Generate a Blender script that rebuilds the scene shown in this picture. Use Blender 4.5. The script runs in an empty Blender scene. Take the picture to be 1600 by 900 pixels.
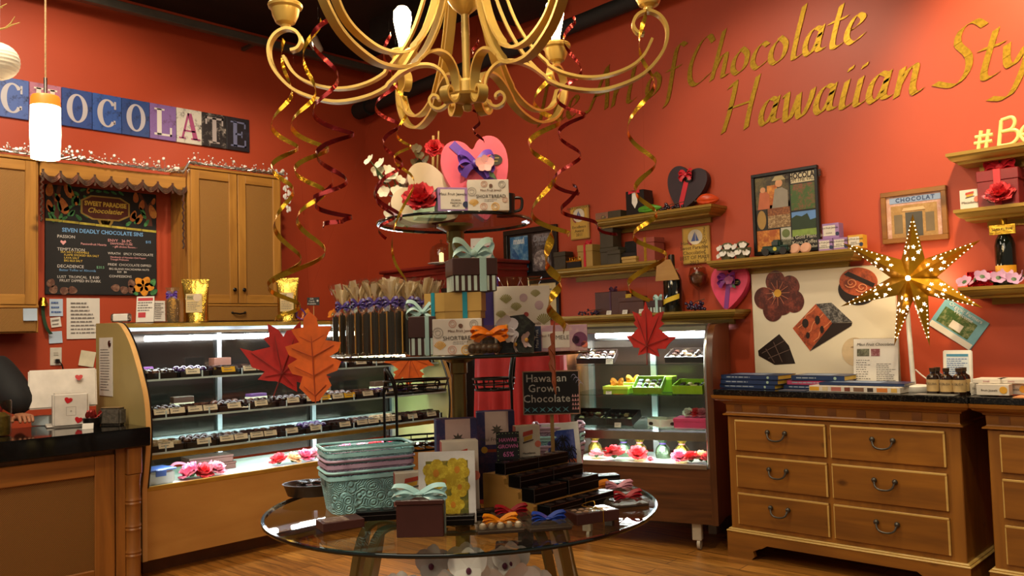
import bpy, bmesh, math, random
from math import sin, cos, pi, radians as rad
from mathutils import Matrix, Vector
random.seed(7)
C = bpy.context.scene.collection
SC = bpy.context.scene

# ------------------------------------------------------------------ camera
FPX = 1309.0
YAW, PITCH, ROLL = rad(43.84), rad(3.005), rad(-1.66)
CAM = Vector((0, 0, 1.42))
FW = Vector((-sin(YAW)*cos(PITCH), cos(YAW)*cos(PITCH), sin(PITCH)))
_R = Vector((cos(YAW), sin(YAW), 0)); _U = _R.cross(FW)
RT = cos(ROLL)*_R + sin(ROLL)*_U
UP = -sin(ROLL)*_R + cos(ROLL)*_U
FH = Vector((-sin(YAW), cos(YAW), 0)); RH = _R
cd = bpy.data.cameras.new('camera'); cam = bpy.data.objects.new('camera', cd); C.objects.link(cam)
cd.sensor_width = 36; cd.lens = FPX/1600*36; cd.clip_start = 0.05
cam.matrix_world = Matrix(((RT.x, UP.x, -FW.x, CAM.x), (RT.y, UP.y, -FW.y, CAM.y), (RT.z, UP.z, -FW.z, CAM.z), (0, 0, 0, 1)))
SC.camera = cam

# ------------------------------------------------------------------ light
SC.view_settings.view_transform = 'Standard'; SC.view_settings.look = 'None'
SC.view_settings.gamma = 1; SC.view_settings.use_curve_mapping = False
SC.view_settings.exposure = 0.25
w = bpy.data.worlds.new('world'); SC.world = w; w.use_nodes = True
w.node_tree.nodes['Background'].inputs[0].default_value = (1.0, .84, .66, 1)
w.node_tree.nodes['Background'].inputs[1].default_value = .17
WARM = (1.0, .84, .60)
def lamp(kind, loc, power, col=WARM, size=.1, aim=None, angle=60, blend=.6, sy=None, name='ceiling_spot_or_fill'):
    l = bpy.data.lights.new(name, kind); o = bpy.data.objects.new(name, l); C.objects.link(o)
    o.location = loc; l.energy = power; l.color = col
    if kind == 'AREA':
        l.size = size
        if sy: l.shape = 'RECTANGLE'; l.size_y = sy
    else: l.shadow_soft_size = size
    if kind == 'SPOT': l.spot_size = rad(angle); l.spot_blend = blend
    if aim is not None:
        o.rotation_euler = (Vector(aim)-Vector(loc)).to_track_quat('-Z', 'Y').to_euler()
    return o
SPOTS = [  # loc, power, aim, cone : the shop's ceiling track lights
    ((-.75, 3.9, 4.0), 300, (-.70, 5.3, 2.6), 80),
    ((-2.6, 3.4, 4.1), 105, (-2.4, 5.3, 2.0), 75),
    ((-4.6, 3.2, 4.1), 80, (-4.6, 5.3, 1.6), 70),
    ((-5.2, 1.6, 4.1), 170, (-7.19, 2.2, 2.6), 85),
    ((-5.0, 3.4, 4.1), 95, (-7.19, 4.0, 1.9), 75),
    ((-3.6, .4, 4.1), 130, (-4.6, 1.7, .9), 70),
    ((-1.5, 1.0, 4.15), 190, (-2.5, 2.25, .9), 44),
    ((-.6, 2.4, 4.1), 100, (-1.6, 4.7, .5), 70)]
for loc, pw, aim, an in SPOTS: lamp('SPOT', loc, pw, WARM if pw < 300 else (1, .78, .44), .08, aim, an)
lamp('AREA', (-1.6, -.6, 4.2), 105, (1, .86, .66), 3.0, (-2.9, 2.0, .3))  # broad unseen fill added overhead, standing in for lamps behind the camera
lamp('AREA', (-4.2, 1.4, 4.0), 60, (1, .86, .66), 1.6, (-4.8, 2.4, .6))  # second soft fill without a fixture, added to lift the lower left

# ------------------------------------------------------------------ where a pixel lies on a real plane
def ray(u, v): return (FW*FPX + RT*(u-800) - UP*(v-450))/FPX
def onz(u, v, z): d = ray(u, v); return CAM + d*((z-CAM.z)/d.z)
def onx(u, v, x): d = ray(u, v); return CAM + d*((x-CAM.x)/d.x)
def ony(u, v, y): d = ray(u, v); return CAM + d*((y-CAM.y)/d.y)
def proj(P): q = Vector(P)-CAM; k = FPX/q.dot(FW); return 800+k*q.dot(RT), 450-k*q.dot(UP)
def atd(u, dep, z):
    s = (u-800)*dep/FPX
    for _ in range(6):
        P = Vector((CAM.x, CAM.y, z)) + FH*dep + RH*s
        s += (u-proj(P)[0])*dep/FPX
    return Vector((CAM.x, CAM.y, z)) + FH*dep + RH*s
def zat(u, v, dep): d = ray(u, v); return CAM.z + d.z*dep/d.dot(FH)
def xat(u, y, z):                       # x of the point of depth y, height z seen in column u
    v = 450
    for _ in range(8): P = ony(u, v, y); v = proj((P.x, y, z))[1]
    return P.x
def yat(u, x, z):
    v = 450
    for _ in range(8): P = onx(u, v, x); v = proj((x, P.y, z))[1]
    return P.y

# ------------------------------------------------------------------ materials
def lin(hx):
    c = [int(hx[i:i+2], 16)/255 for i in (0, 2, 4)]
    return [x/12.92 if x <= .04045 else ((x+.055)/1.055)**2.4 for x in c] + [1]
MATS = {}
def base(name):
    m = bpy.data.materials.new(name); m.use_nodes = True
    nt = m.node_tree; return m, nt, nt.nodes['Principled BSDF']
def N(nt, t, **kw):
    n = nt.nodes.new(t)
    for k, v in kw.items():
        if k in n.inputs: n.inputs[k].default_value = v
        else: setattr(n, k, v)
    return n
def coords(nt, scale=(1, 1, 1), rot=(0, 0, 0)):
    tc = N(nt, 'ShaderNodeTexCoord'); mp = N(nt, 'ShaderNodeMapping')
    mp.inputs['Scale'].default_value = scale; mp.inputs['Rotation'].default_value = rot
    nt.links.new(tc.outputs['Object'], mp.inputs[0]); return mp
def ramp(nt, fac, stops):
    r = N(nt, 'ShaderNodeValToRGB'); e = r.color_ramp.elements
    while len(e) < len(stops): e.new(.5)
    for i, (p, c) in enumerate(stops): e[i].position = p; e[i].color = c
    nt.links.new(fac, r.inputs[0]); return r
def mix2(c, k): return [min(1, x*k) for x in c[:3]] + [1]
def M(name, hx, rough=.5, metal=0, var=.12, scale=12, bump=0, emit=0, alpha=1, coat=0, sss=0):
    if name in MATS: return MATS[name]
    m, nt, b = base(name); c = lin(hx)
    n = N(nt, 'ShaderNodeTexNoise', Scale=scale, Detail=4.0)
    nt.links.new(coords(nt).outputs[0], n.inputs['Vector'])
    r = ramp(nt, n.outputs[0], [(.3, mix2(c, 1-var)), (.7, mix2(c, 1+var))])
    nt.links.new(r.outputs[0], b.inputs['Base Color'])
    b.inputs['Roughness'].default_value = rough; b.inputs['Metallic'].default_value = metal
    if coat: b.inputs['Coat Weight'].default_value = coat
    if sss: b.inputs['Subsurface Weight'].default_value = sss; b.inputs['Subsurface Radius'].default_value = (.01, .005, .003)
    if emit: b.inputs['Emission Color'].default_value = c; b.inputs['Emission Strength'].default_value = emit
    if bump:
        bp = N(nt, 'ShaderNodeBump', Strength=bump, Distance=.01)
        nt.links.new(n.outputs[0], bp.inputs['Height']); nt.links.new(bp.outputs[0], b.inputs['Normal'])
    MATS[name] = m; return m
def wood(name, c1, c2, axis='z', rough=.4, fine=22, coat=.2, knots=0):
    if name in MATS: return MATS[name]
    m, nt, b = base(name)
    k = {'x': (1, fine, fine), 'y': (fine, 1, fine), 'z': (fine, fine, 1)}[axis]
    mp = coords(nt, k)
    n = N(nt, 'ShaderNodeTexNoise', Scale=1.3, Detail=6.0, Distortion=.6); nt.links.new(mp.outputs[0], n.inputs['Vector'])
    mp2 = coords(nt, tuple(x*.16+.6 for x in k))
    n2 = N(nt, 'ShaderNodeTexNoise', Scale=1.5, Detail=2.0, Distortion=1.5); nt.links.new(mp2.outputs[0], n2.inputs['Vector'])
    mx = N(nt, 'ShaderNodeMix', data_type='FLOAT'); mx.inputs[0].default_value = .45
    nt.links.new(n.outputs[0], mx.inputs[2]); nt.links.new(n2.outputs[0], mx.inputs[3])
    a, d = lin(c1), lin(c2)
    r = ramp(nt, mx.outputs[0], [(.32, d), (.5, mix2([(p+q)/2 for p, q in zip(a, d)], 1)), (.68, a)])
    out = r.outputs[0]
    if knots:
        v = N(nt, 'ShaderNodeTexVoronoi', Scale=knots); nt.links.new(coords(nt, (1, 1, 1.6)).outputs[0], v.inputs['Vector'])
        rr = ramp(nt, v.outputs['Distance'], [(.05, (.25, .2, .18, 1)), (.13, (1, 1, 1, 1))])
        mm = N(nt, 'ShaderNodeMix', data_type='RGBA', blend_type='MULTIPLY'); mm.inputs[0].default_value = .8
        nt.links.new(out, mm.inputs[6]); nt.links.new(rr.outputs[0], mm.inputs[7]); out = mm.outputs[2]
    nt.links.new(out, b.inputs['Base Color']); b.inputs['Roughness'].default_value = rough
    b.inputs['Coat Weight'].default_value = coat; b.inputs['Coat Roughness'].default_value = .25
    bp = N(nt, 'ShaderNodeBump', Strength=.08, Distance=.004); nt.links.new(n.outputs[0], bp.inputs['Height']); nt.links.new(bp.outputs[0], b.inputs['Normal'])
    MATS[name] = m; return m
def glass(name, tint='ffffff', ior=1.45, rough=.0, haze=0, hazecol='ffffff', refl=.8):
    if name in MATS: return MATS[name]
    m, nt, b = base(name); nt.nodes.remove(b); out = nt.nodes['Material Output']
    t = N(nt, 'ShaderNodeBsdfTransparent'); t.inputs[0].default_value = lin(tint)
    g = N(nt, 'ShaderNodeBsdfGlossy'); g.inputs['Roughness'].default_value = rough
    f = N(nt, 'ShaderNodeLayerWeight', Blend=.5); pw = N(nt, 'ShaderNodeMath', operation='POWER'); pw.inputs[1].default_value = 4.5
    f0 = ((ior-1)/(ior+1))**2; ma = N(nt, 'ShaderNodeMath', operation='MULTIPLY_ADD'); ma.inputs[1].default_value = refl*(1-f0); ma.inputs[2].default_value = f0
    nt.links.new(f.outputs['Facing'], pw.inputs[0]); nt.links.new(pw.outputs[0], ma.inputs[0])
    mx = N(nt, 'ShaderNodeMixShader'); nt.links.new(ma.outputs[0], mx.inputs[0])
    nt.links.new(t.outputs[0], mx.inputs[1]); nt.links.new(g.outputs[0], mx.inputs[2])
    o = mx.outputs[0]
    if haze:
        d = N(nt, 'ShaderNodeBsdfDiffuse'); d.inputs[0].default_value = lin(hazecol)
        m2 = N(nt, 'ShaderNodeMixShader'); m2.inputs[0].default_value = haze
        nt.links.new(o, m2.inputs[1]); nt.links.new(d.outputs[0], m2.inputs[2]); o = m2.outputs[0]
    nt.links.new(o, out.inputs[0]); MATS[name] = m; return m
def speckle(name, c1, c2, scale=60, rough=.15, mid=None, th=.55):
    if name in MATS: return MATS[name]
    m, nt, b = base(name)
    n = N(nt, 'ShaderNodeTexNoise', Scale=scale, Detail=6.0, Roughness=.8); nt.links.new(coords(nt).outputs[0], n.inputs['Vector'])
    st = [(th-.08, lin(c1)), (th+.08, lin(c2))]
    if mid: st.insert(1, (th, lin(mid)))
    r = ramp(nt, n.outputs[0], st); nt.links.new(r.outputs[0], b.inputs['Base Color'])
    b.inputs['Roughness'].default_value = rough; MATS[name] = m; return m
def weave(name, c1, c2, scale=90, rough=.6):        # rattan / fabric herringbone
    if name in MATS: return MATS[name]
    m, nt, b = base(name)
    w1 = N(nt, 'ShaderNodeTexWave', Scale=scale, Distortion=1.5, bands_direction='DIAGONAL')
    w2 = N(nt, 'ShaderNodeTexWave', Scale=scale*.7, Distortion=1.0, bands_direction='DIAGONAL')
    nt.links.new(coords(nt).outputs[0], w1.inputs['Vector']); nt.links.new(coords(nt, (-1, -1, 1)).outputs[0], w2.inputs['Vector'])
    mm = N(nt, 'ShaderNodeMath', operation='MULTIPLY'); nt.links.new(w1.outputs['Fac'], mm.inputs[0]); nt.links.new(w2.outputs['Fac'], mm.inputs[1])
    r = ramp(nt, mm.outputs[0], [(.1, lin(c2)), (.6, lin(c1))]); nt.links.new(r.outputs[0], b.inputs['Base Color'])
    bp = N(nt, 'ShaderNodeBump', Strength=.4, Distance=.003); nt.links.new(mm.outputs[0], bp.inputs['Height']); nt.links.new(bp.outputs[0], b.inputs['Normal'])
    b.inputs['Roughness'].default_value = rough; MATS[name] = m; return m
def lace(name, hx, scale=55, rough=.35):             # moulded plastic with small round holes
    if name in MATS: return MATS[name]
    m, nt, b = base(name); c = lin(hx); out = nt.nodes['Material Output']
    v = N(nt, 'ShaderNodeTexVoronoi', Scale=scale, Randomness=.5); nt.links.new(coords(nt).outputs[0], v.inputs['Vector'])
    v2 = N(nt, 'ShaderNodeTexVoronoi', Scale=scale*.22, Randomness=.9); nt.links.new(coords(nt).outputs[0], v2.inputs['Vector'])
    w2 = N(nt, 'ShaderNodeMath', operation='SINE'); k = N(nt, 'ShaderNodeMath', operation='MULTIPLY'); k.inputs[1].default_value = 38
    nt.links.new(v2.outputs['Distance'], k.inputs[0]); nt.links.new(k.outputs[0], w2.inputs[0])
    a = N(nt, 'ShaderNodeMath', operation='LESS_THAN'); a.inputs[1].default_value = .17; nt.links.new(v.outputs['Distance'], a.inputs[0])
    a2 = N(nt, 'ShaderNodeMath', operation='LESS_THAN'); a2.inputs[1].default_value = .2; nt.links.new(w2.outputs[0], a2.inputs[0])
    aa = N(nt, 'ShaderNodeMath', operation='MULTIPLY'); nt.links.new(a.outputs[0], aa.inputs[0]); nt.links.new(a2.outputs[0], aa.inputs[1])
    b.inputs['Base Color'].default_value = c; b.inputs['Roughness'].default_value = rough
    bp = N(nt, 'ShaderNodeBump', Strength=.9, Distance=.004); nt.links.new(w2.outputs[0], bp.inputs['Height']); nt.links.new(bp.outputs[0], b.inputs['Normal'])
    t = N(nt, 'ShaderNodeBsdfTransparent'); mx = N(nt, 'ShaderNodeMixShader')
    nt.links.new(aa.outputs[0], mx.inputs[0]); nt.links.new(b.outputs[0], mx.inputs[1]); nt.links.new(t.outputs[0], mx.inputs[2])
    nt.links.new(mx.outputs[0], out.inputs[0]); MATS[name] = m; return m
def planks(name):
    m, nt, b = base(name)
    mp = coords(nt, (1, 1, 1), (0, 0, rad(-4)))
    br = N(nt, 'ShaderNodeTexBrick', Scale=1.0, **{'Brick Width': 1.1, 'Row Height': .125, 'Mortar Size': .0025, 'Bias': .0})
    br.offset = .37
    br.inputs['Color1'].default_value = lin('bd8238'); br.inputs['Color2'].default_value = lin('8f5d26'); br.inputs['Mortar'].default_value = lin('3a2410')
    nt.links.new(mp.outputs[0], br.inputs['Vector'])
    n = N(nt, 'ShaderNodeTexNoise', Scale=2.2, Detail=7.0, Distortion=1.2); nt.links.new(coords(nt, (1.2, 14, 1), (0, 0, rad(-4))).outputs[0], n.inputs['Vector'])
    r = ramp(nt, n.outputs[0], [(.28, (.38, .30, .22, 1)), (.66, (1.35, 1.25, 1.1, 1))])
    mm = N(nt, 'ShaderNodeMix', data_type='RGBA', blend_type='MULTIPLY'); mm.inputs[0].default_value = .85
    nt.links.new(br.outputs[0], mm.inputs[6]); nt.links.new(r.outputs[0], mm.inputs[7]); nt.links.new(mm.outputs[2], b.inputs['Base Color'])
    b.inputs['Roughness'].default_value = .32; return m
def foil(name, hx, rough=.18, bump=.5, scale=30):
    return M(name, hx, rough, 1, .15, scale, bump)

# ------------------------------------------------------------------ mesh builder
class MB:
    def __init__(s): s.v = []; s.f = []; s.M = Matrix()
    def at(s, x=0, y=0, z=0, rz=0, rx=0, ry=0, sc=1):
        s.M = Matrix.Translation((x, y, z)) @ Matrix.Rotation(rz, 4, 'Z') @ Matrix.Rotation(rx, 4, 'X') @ Matrix.Rotation(ry, 4, 'Y') @ Matrix.Scale(sc, 4); return s
    def add(s, vs, fs):
        o = len(s.v); s.v += [tuple(s.M @ Vector(p)) for p in vs]; s.f += [tuple(i+o for i in f) for f in fs]; return s
    def box(s, x, y, z, w, d, h, b=0, seg=1):           # centre x,y, bottom z
        if b <= 0:
            X, Y = w/2, d/2
            return s.add([(x-X, y-Y, z), (x+X, y-Y, z), (x+X, y+Y, z), (x-X, y+Y, z), (x-X, y-Y, z+h), (x+X, y-Y, z+h), (x+X, y+Y, z+h), (x-X, y+Y, z+h)],
                         [(0, 3, 2, 1), (4, 5, 6, 7), (0, 1, 5, 4), (1, 2, 6, 5), (2, 3, 7, 6), (3, 0, 4, 7)])
        bm = bmesh.new(); bmesh.ops.create_cube(bm, size=1)
        for q in bm.verts: q.co = Vector((x+q.co.x*w, y+q.co.y*d, z+h/2+q.co.z*h))
        bmesh.ops.bevel(bm, geom=bm.edges[:], offset=min(b, .45*min(w, d, h)), segments=seg, affect='EDGES')
        bm.verts.index_update(); s.add([q.co[:] for q in bm.verts], [[q.index for q in f.verts] for f in bm.faces]); bm.free(); return s
    def lathe(s, prof, n=24, x=0, y=0, z=0, a0=0, a1=2*pi, sx=1, sy=1):
        full = abs(a1-a0-2*pi) < 1e-6; m = n if full else n+1; vs = []; fs = []
        for r, h in prof:
            for i in range(m):
                t = a0+(a1-a0)*i/n; vs.append((x+r*cos(t)*sx, y+r*sin(t)*sy, z+h))
        for k in range(len(prof)-1):
            for i in range(n):
                a, c = k*m+i, k*m+(i+1) % m
                if prof[k][0] == 0: fs.append((a, c+m, a+m)) if prof[k+1][0] else None
                elif prof[k+1][0] == 0: fs.append((a, c, a+m))
                else: fs.append((a, c, c+m, a+m))
        if full and prof[0] != prof[-1] and not (len(prof) == 2 and prof[0][1] == prof[1][1]):
            if prof[0][0] > 0: fs.append(tuple(range(n-1, -1, -1)))
            if prof[-1][0] > 0: q = (len(prof)-1)*m; fs.append(tuple(range(q, q+n)))
        return s.add(vs, fs)
    def cyl(s, r, h, n=20, x=0, y=0, z=0): return s.lathe([(r, 0), (r, h)], n, x, y, z)
    def ball(s, x, y, z, rx, ry=None, rz=None, nu=12, nv=8):
        ry = rx if ry is None else ry; rz = rx if rz is None else rz
        return s.lathe([(sin(pi*k/nv) if 0 < k < nv else 0, -cos(pi*k/nv)*rz) for k in range(nv+1)], nu, x, y, z, sx=rx, sy=ry)
    def tube(s, path, r, n=8, closed=False):
        P = [Vector(p) for p in path]; m = len(P); rs = r if hasattr(r, '__len__') else [r]*m
        vs = []; fs = []; nv = None
        for i in range(m):
            t = (P[(i+1) % m]-P[i-1]) if closed or 0 < i < m-1 else (P[1]-P[0] if i == 0 else P[-1]-P[-2])
            t.normalize() if t.length > 1e-9 else None
            if nv is None: nv = t.orthogonal().normalized()
            else:
                nv = nv - t*nv.dot(t); nv = nv.normalized() if nv.length > 1e-6 else t.orthogonal().normalized()
            bv = t.cross(nv)
            for k in range(n): a = 2*pi*k/n; q = P[i]+(nv*cos(a)+bv*sin(a))*rs[i]; vs.append(q[:])
        for i in range(m if closed else m-1):
            j = (i+1) % m
            for k in range(n): l = (k+1) % n; fs.append((i*n+k, i*n+l, j*n+l, j*n+k))
        if not closed: fs.append(tuple(range(n-1, -1, -1))); fs.append(tuple(range((m-1)*n, m*n)))
        return s.add(vs, fs)
    def ribbon(s, path, wd, width, th=.0008):            # flat strip; wd = width direction(s)
        P = [Vector(p) for p in path]; m = len(P); vs = []; fs = []
        W = [Vector(x) for x in wd] if hasattr(wd[0], '__len__') else [Vector(wd)]*m
        ws = width if hasattr(width, '__len__') else [width]*m
        for i in range(m):
            t = P[min(i+1, m-1)]-P[max(i-1, 0)]; q = W[i].normalized(); nn = t.cross(q)
            nn = nn.normalized() if nn.length > 1e-9 else Vector((0, 0, 1))
            a = q*ws[i]/2; c = nn*th/2
            vs += [(P[i]-a-c)[:], (P[i]+a-c)[:], (P[i]+a+c)[:], (P[i]-a+c)[:]]
        for i in range(m-1):
            for k in range(4): l = (k+1) % 4; fs.append((4*i+k, 4*i+l, 4*i+4+l, 4*i+4+k))
        fs += [(3, 2, 1, 0), (4*m-4, 4*m-3, 4*m-2, 4*m-1)]
        return s.add(vs, fs)
    def prism(s, poly, y0=0, y1=.01, top=1.0):          # polygon in x,z standing up, extruded along y
        n = len(poly); vs = [(p[0], y0, p[1]) for p in poly]+[(p[0]*top, y1, p[1]*top) for p in poly]
        a = sum(poly[i-1][0]*poly[i][1]-poly[i][0]*poly[i-1][1] for i in range(n))
        fs = [tuple(range(n)), tuple(range(2*n-1, n-1, -1))]+[((i+1) % n, i, n+i, n+(i+1) % n) for i in range(n)]
        if (a < 0) == (y1 > y0): fs = [f[::-1] for f in fs]
        return s.add(vs, fs)
    def slab(s, poly, z0, z1):                          # polygon in x,y, extruded up
        n = len(poly); vs = [(p[0], p[1], z0) for p in poly]+[(p[0], p[1], z1) for p in poly]
        fs = [tuple(range(n-1, -1, -1)), tuple(range(n, 2*n))]+[(i, (i+1) % n, n+(i+1) % n, n+i) for i in range(n)]
        return s.add(vs, fs)
    def grid(s, fn, nu, nv, closed_u=False):
        vs = [fn(i/nu, j/nv) for j in range(nv+1) for i in range(nu+1)]; w_ = nu+1
        return s.add(vs, [(j*w_+i, j*w_+i+1, (j+1)*w_+i+1, (j+1)*w_+i) for j in range(nv) for i in range(nu)])
    def mesh(s, name, mat, smooth=35):
        me = bpy.data.meshes.new(name); me.from_pydata(s.v, [], s.f); me.validate(); me.update()
        me.materials.append(mat)
        if smooth:
            me.polygons.foreach_set('use_smooth', [True]*len(me.polygons)); me.set_sharp_from_angle(angle=rad(smooth))
        return me
def O(name, mb, mat, parent=None, smooth=35, label=None, **kw):
    o = bpy.data.objects.new(name, mb.mesh(name, mat, smooth) if isinstance(mb, MB) else mb); C.objects.link(o)
    if not isinstance(mb, MB) and not mb.materials: mb.materials.append(mat)
    if parent is not None: o.parent = parent
    if label: o['label'] = label
    for k, v in kw.items(): o[k] = v
    return o
def TH(name, label, cat, loc=(0, 0, 0), rz=0, group=None, rx=0, ry=0):
    o = bpy.data.objects.new(name, None); C.objects.link(o); o.empty_display_size = .05
    o.matrix_world = Matrix.Translation(Vector(loc)) @ Matrix.Rotation(rz, 4, 'Z') @ Matrix.Rotation(rx, 4, 'X') @ Matrix.Rotation(ry, 4, 'Y')
    o['label'] = label; o['category'] = cat
    if group: o['group'] = group
    return o
def ONE(name, mb, mat, label, cat, loc=(0, 0, 0), rz=0, group=None, rx=0, ry=0, kind=None, smooth=35):
    o = O(name, mb, mat, None, smooth); o['label'] = label; o['category'] = cat
    o.matrix_world = Matrix.Translation(Vector(loc)) @ Matrix.Rotation(rz, 4, 'Z') @ Matrix.Rotation(rx, 4, 'X') @ Matrix.Rotation(ry, 4, 'Y')
    if group: o['group'] = group
    if kind: o['kind'] = kind
    return o
def ST(name, mb, mat, loc=(0, 0, 0), rz=0, smooth=35):
    o = O(name, mb, mat, None, smooth); o['kind'] = 'structure'; o.location = loc; o.rotation_euler = (0, 0, rz); return o
def DUP(root, loc, rz=None, label=None, group=None, scale=None):
    r = root.copy(); C.objects.link(r); r.location = loc
    if rz is not None: r.rotation_euler = (r.rotation_euler[0], r.rotation_euler[1], rz)
    if scale: r.scale = (scale,)*3 if not hasattr(scale, '__len__') else scale
    if label: r['label'] = label
    if group: r['group'] = group
    for ch in list(root.children):
        c = ch.copy(); C.objects.link(c); c.parent = r
        for g in list(ch.children): d = g.copy(); C.objects.link(d); d.parent = c
    return r
def TX(txt, size, mat, parent, x=0, y=0, z=0, name='lettering', align='CENTER', shear=0, rx=pi/2, rz=0, ry=0, bold=0, sx=1, gap=1.0, spacing=1.0):
    cu = bpy.data.curves.new('t', 'FONT'); cu.body = txt; cu.size = size; cu.align_x = align; cu.align_y = 'CENTER'
    cu.shear = shear; cu.extrude = .0004; cu.resolution_u = 2 if size < .1 else 5; cu.offset = bold; cu.space_line = gap; cu.space_character = spacing
    t = bpy.data.objects.new('t', cu); C.objects.link(t)
    dg = bpy.context.evaluated_depsgraph_get(); me = bpy.data.meshes.new_from_object(t.evaluated_get(dg))
    bpy.data.objects.remove(t); bpy.data.curves.remove(cu)
    if sx != 1: me.transform(Matrix.Diagonal((sx, 1, 1, 1)))
    me.transform(Matrix.Translation((x, y, z)) @ Matrix.Rotation(rz, 4, 'Z') @ Matrix.Rotation(rx, 4, 'X') @ Matrix.Rotation(ry, 4, 'Z'))
    me.materials.clear(); me.name = name
    return O(name, me, mat, parent)
def spline(pts, k=6, closed=False):                      # Catmull-Rom through points of any dimension
    n = len(pts); out = []
    for i in range(n if closed else n-1):
        p0 = pts[(i-1) % n] if closed or i > 0 else pts[0]; p1 = pts[i]; p2 = pts[(i+1) % n]
        p3 = pts[(i+2) % n] if closed or i+2 < n else pts[-1]
        for j in range(k):
            t = j/k
            out.append(tuple(.5*((2*b)+(-a+c)*t+(2*a-5*b+4*c-d)*t*t+(-a+3*b-3*c+d)*t**3) for a, b, c, d in zip(p0, p1, p2, p3)))
    if not closed: out.append(tuple(pts[-1]))
    return out
def scribble(mb, x0, x1, z0, z1, rows, y=-.001, h=.35, seed=1, gap=.25):    # rows of small illegible print
    rr = random.Random(seed); dz = (z1-z0)/rows
    for i in range(rows):
        z = z1-(i+.5)*dz; x = x0
        e = x1-(x1-x0)*rr.random()*.4
        while x < e:
            l = (x1-x0)*rr.uniform(.06, .2); l = min(l, e-x)
            mb.box(x+l/2, y, z-dz*h/2, l, .0006, dz*h); x += l+(x1-x0)*gap*.12
    return mb

# ================================================================== the room
WX, WY, CZ = -7.19, 5.30, 4.35
red = M('red_paint', 'ae4222', .5, 0, .04, 3, .03)
blackp = M('black_paint', '17130f', .7)
black = M('black_satin', '120f0e', .35, var=.05)
ST('floor', MB().box(-2.1, 1.1, -.1, 10.6, 8.8, .1), planks('floor_planks'))
ST('wall_left', MB().box(WX-.06, 1.2, 0, .12, 8.5, CZ), red)
ST('wall_right', MB().box(-2, WY+.06, 0, 10.6, .12, CZ), red)
ST('ceiling', MB().box(-2.1, 1.1, CZ, 10.6, 8.8, .1), M('ceiling_black', '1c1712', .8))
tm = MB()
for yy in (4.7, 3.1, 1.5): tm.box(-1.6, yy, CZ-.22, 9.2, .1, .22)
ST('trim_1', tm, M('joist_black', '1e1914', .8))
ST('trim_2', MB().box(-4.6, 1.2, CZ-.3, .55, 8, .3, .02).box(-4.6, 3.6, CZ-.32, .6, .04, .32).box(-4.6, 1.9, CZ-.32, .6, .04, .32), M('duct_grey', '2c2824', .55, .3))
ST('baseboard_left', MB().box(WX+.012, 1.2, 0, .024, 8.4, .1), M('skirting', '4a1d12', .5))
ST('baseboard_right', MB().box(-2, WY-.012, 0, 10.3, .024, .1), M('skirting', '4a1d12', .5))
# pipes and the track with its lamp
t = TH('ceiling_pipe', 'long black pipe running high along the lettered wall', 'pipe', (-7.0, 5.12, 3.75))
O('pipe', MB().tube([(0, 0, 0), (10, 0, .36)], .062, 14), blackp, t)
O('end_cap', MB().tube([(-.06, 0, 0), (.14, 0, .005)], .085, 14), blackp, t)
for xx in (2.5, 4.6): cl = MB(); cl.tube([(xx, 0, xx*.036+.05), (xx, 0, .55)], .008, 6); cl.tube([(xx-.02, 0, xx*.036), (xx+.02, 0, xx*.036)], .07, 12); O('hanger', cl, blackp, t)
t = TH('lighting_track', 'grey lighting track along the top of the tiled-sign wall', 'track', (WX+.3, 1.0, 4.125))
O('rail', MB().box(0, 1.6, 0, .07, 5.4, .07, .006), M('track_grey', '5a554e', .45, .4), t)
O('bracket', MB().box(-.14, .5, .02, .3, .03, .03).box(-.14, 2.9, .02, .3, .03, .03), M('track_grey', '5a554e', .45, .4), t)
def track_spot(P, label):
    t = TH('track_spotlight', label, 'spotlight', P)
    O('head', MB().at(rx=rad(35)).lathe([(0, 0), (.04, .005), (.05, .03), (.055, .16), (.05, .16), (.045, .05), (0, .04)], 16, 0, 0, -.16), M('spot_white', 'd8cbb8', .4), t)
    O('yoke', MB().tube([(0, .0, -.03), (0, 0, .12)], .012, 8).box(0, 0, .11, .12, .035, .03, .004), M('spot_white', 'd8cbb8', .4), t)
    return t
track_spot(onx(487, 62, WX+.3)+Vector((0, 0, .02)), 'small grey spotlight on the track above the tall cabinet')
track_spot(atd(1250, 5.6, zat(1250, 4, 5.6)+.13), 'white spotlight head over the gold lettering')

# ================================================================== left side: cabinets
cw = wood('cabinet_wood', 'bb8438', '8f5f24', 'z', .4, 20, .25, 2.2)
cwx = wood('cabinet_wood_across', 'bb8438', '8f5f24', 'x', .4, 20, .25)
ratt = weave('rattan_panel', 'b08038', '7d521c', 75)
iron = M('dark_iron', '231d19', .4, .6)
L90 = pi/2
def door_parts(t, x0, x1, z0, z1, st=.075, knob=None, y=0):
    d = O('door', MB().box((x0+x1)/2, y-.002, z0+st-.004, x1-x0-2*st+.01, .008, z1-z0-2*st+.008), ratt, t)
    for x in (x0+st/2, x1-st/2): O('stile', MB().box(x, y-.01, z0, st, .022, z1-z0, .003), cw, d)
    for z in (z0, z1-st): O('rail', MB().box((x0+x1)/2, y-.01, z, x1-x0-2*st, .02, st, .003), cwx, d)
    if knob: O('knob', MB().at(knob, y-.02, z0+.22 if False else z0+.12, rx=pi/2).lathe([(.006, 0), (.006, .012), (.016, .018), (.018, .026), (.01, .033), (0, .034)], 14), iron, d)
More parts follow.
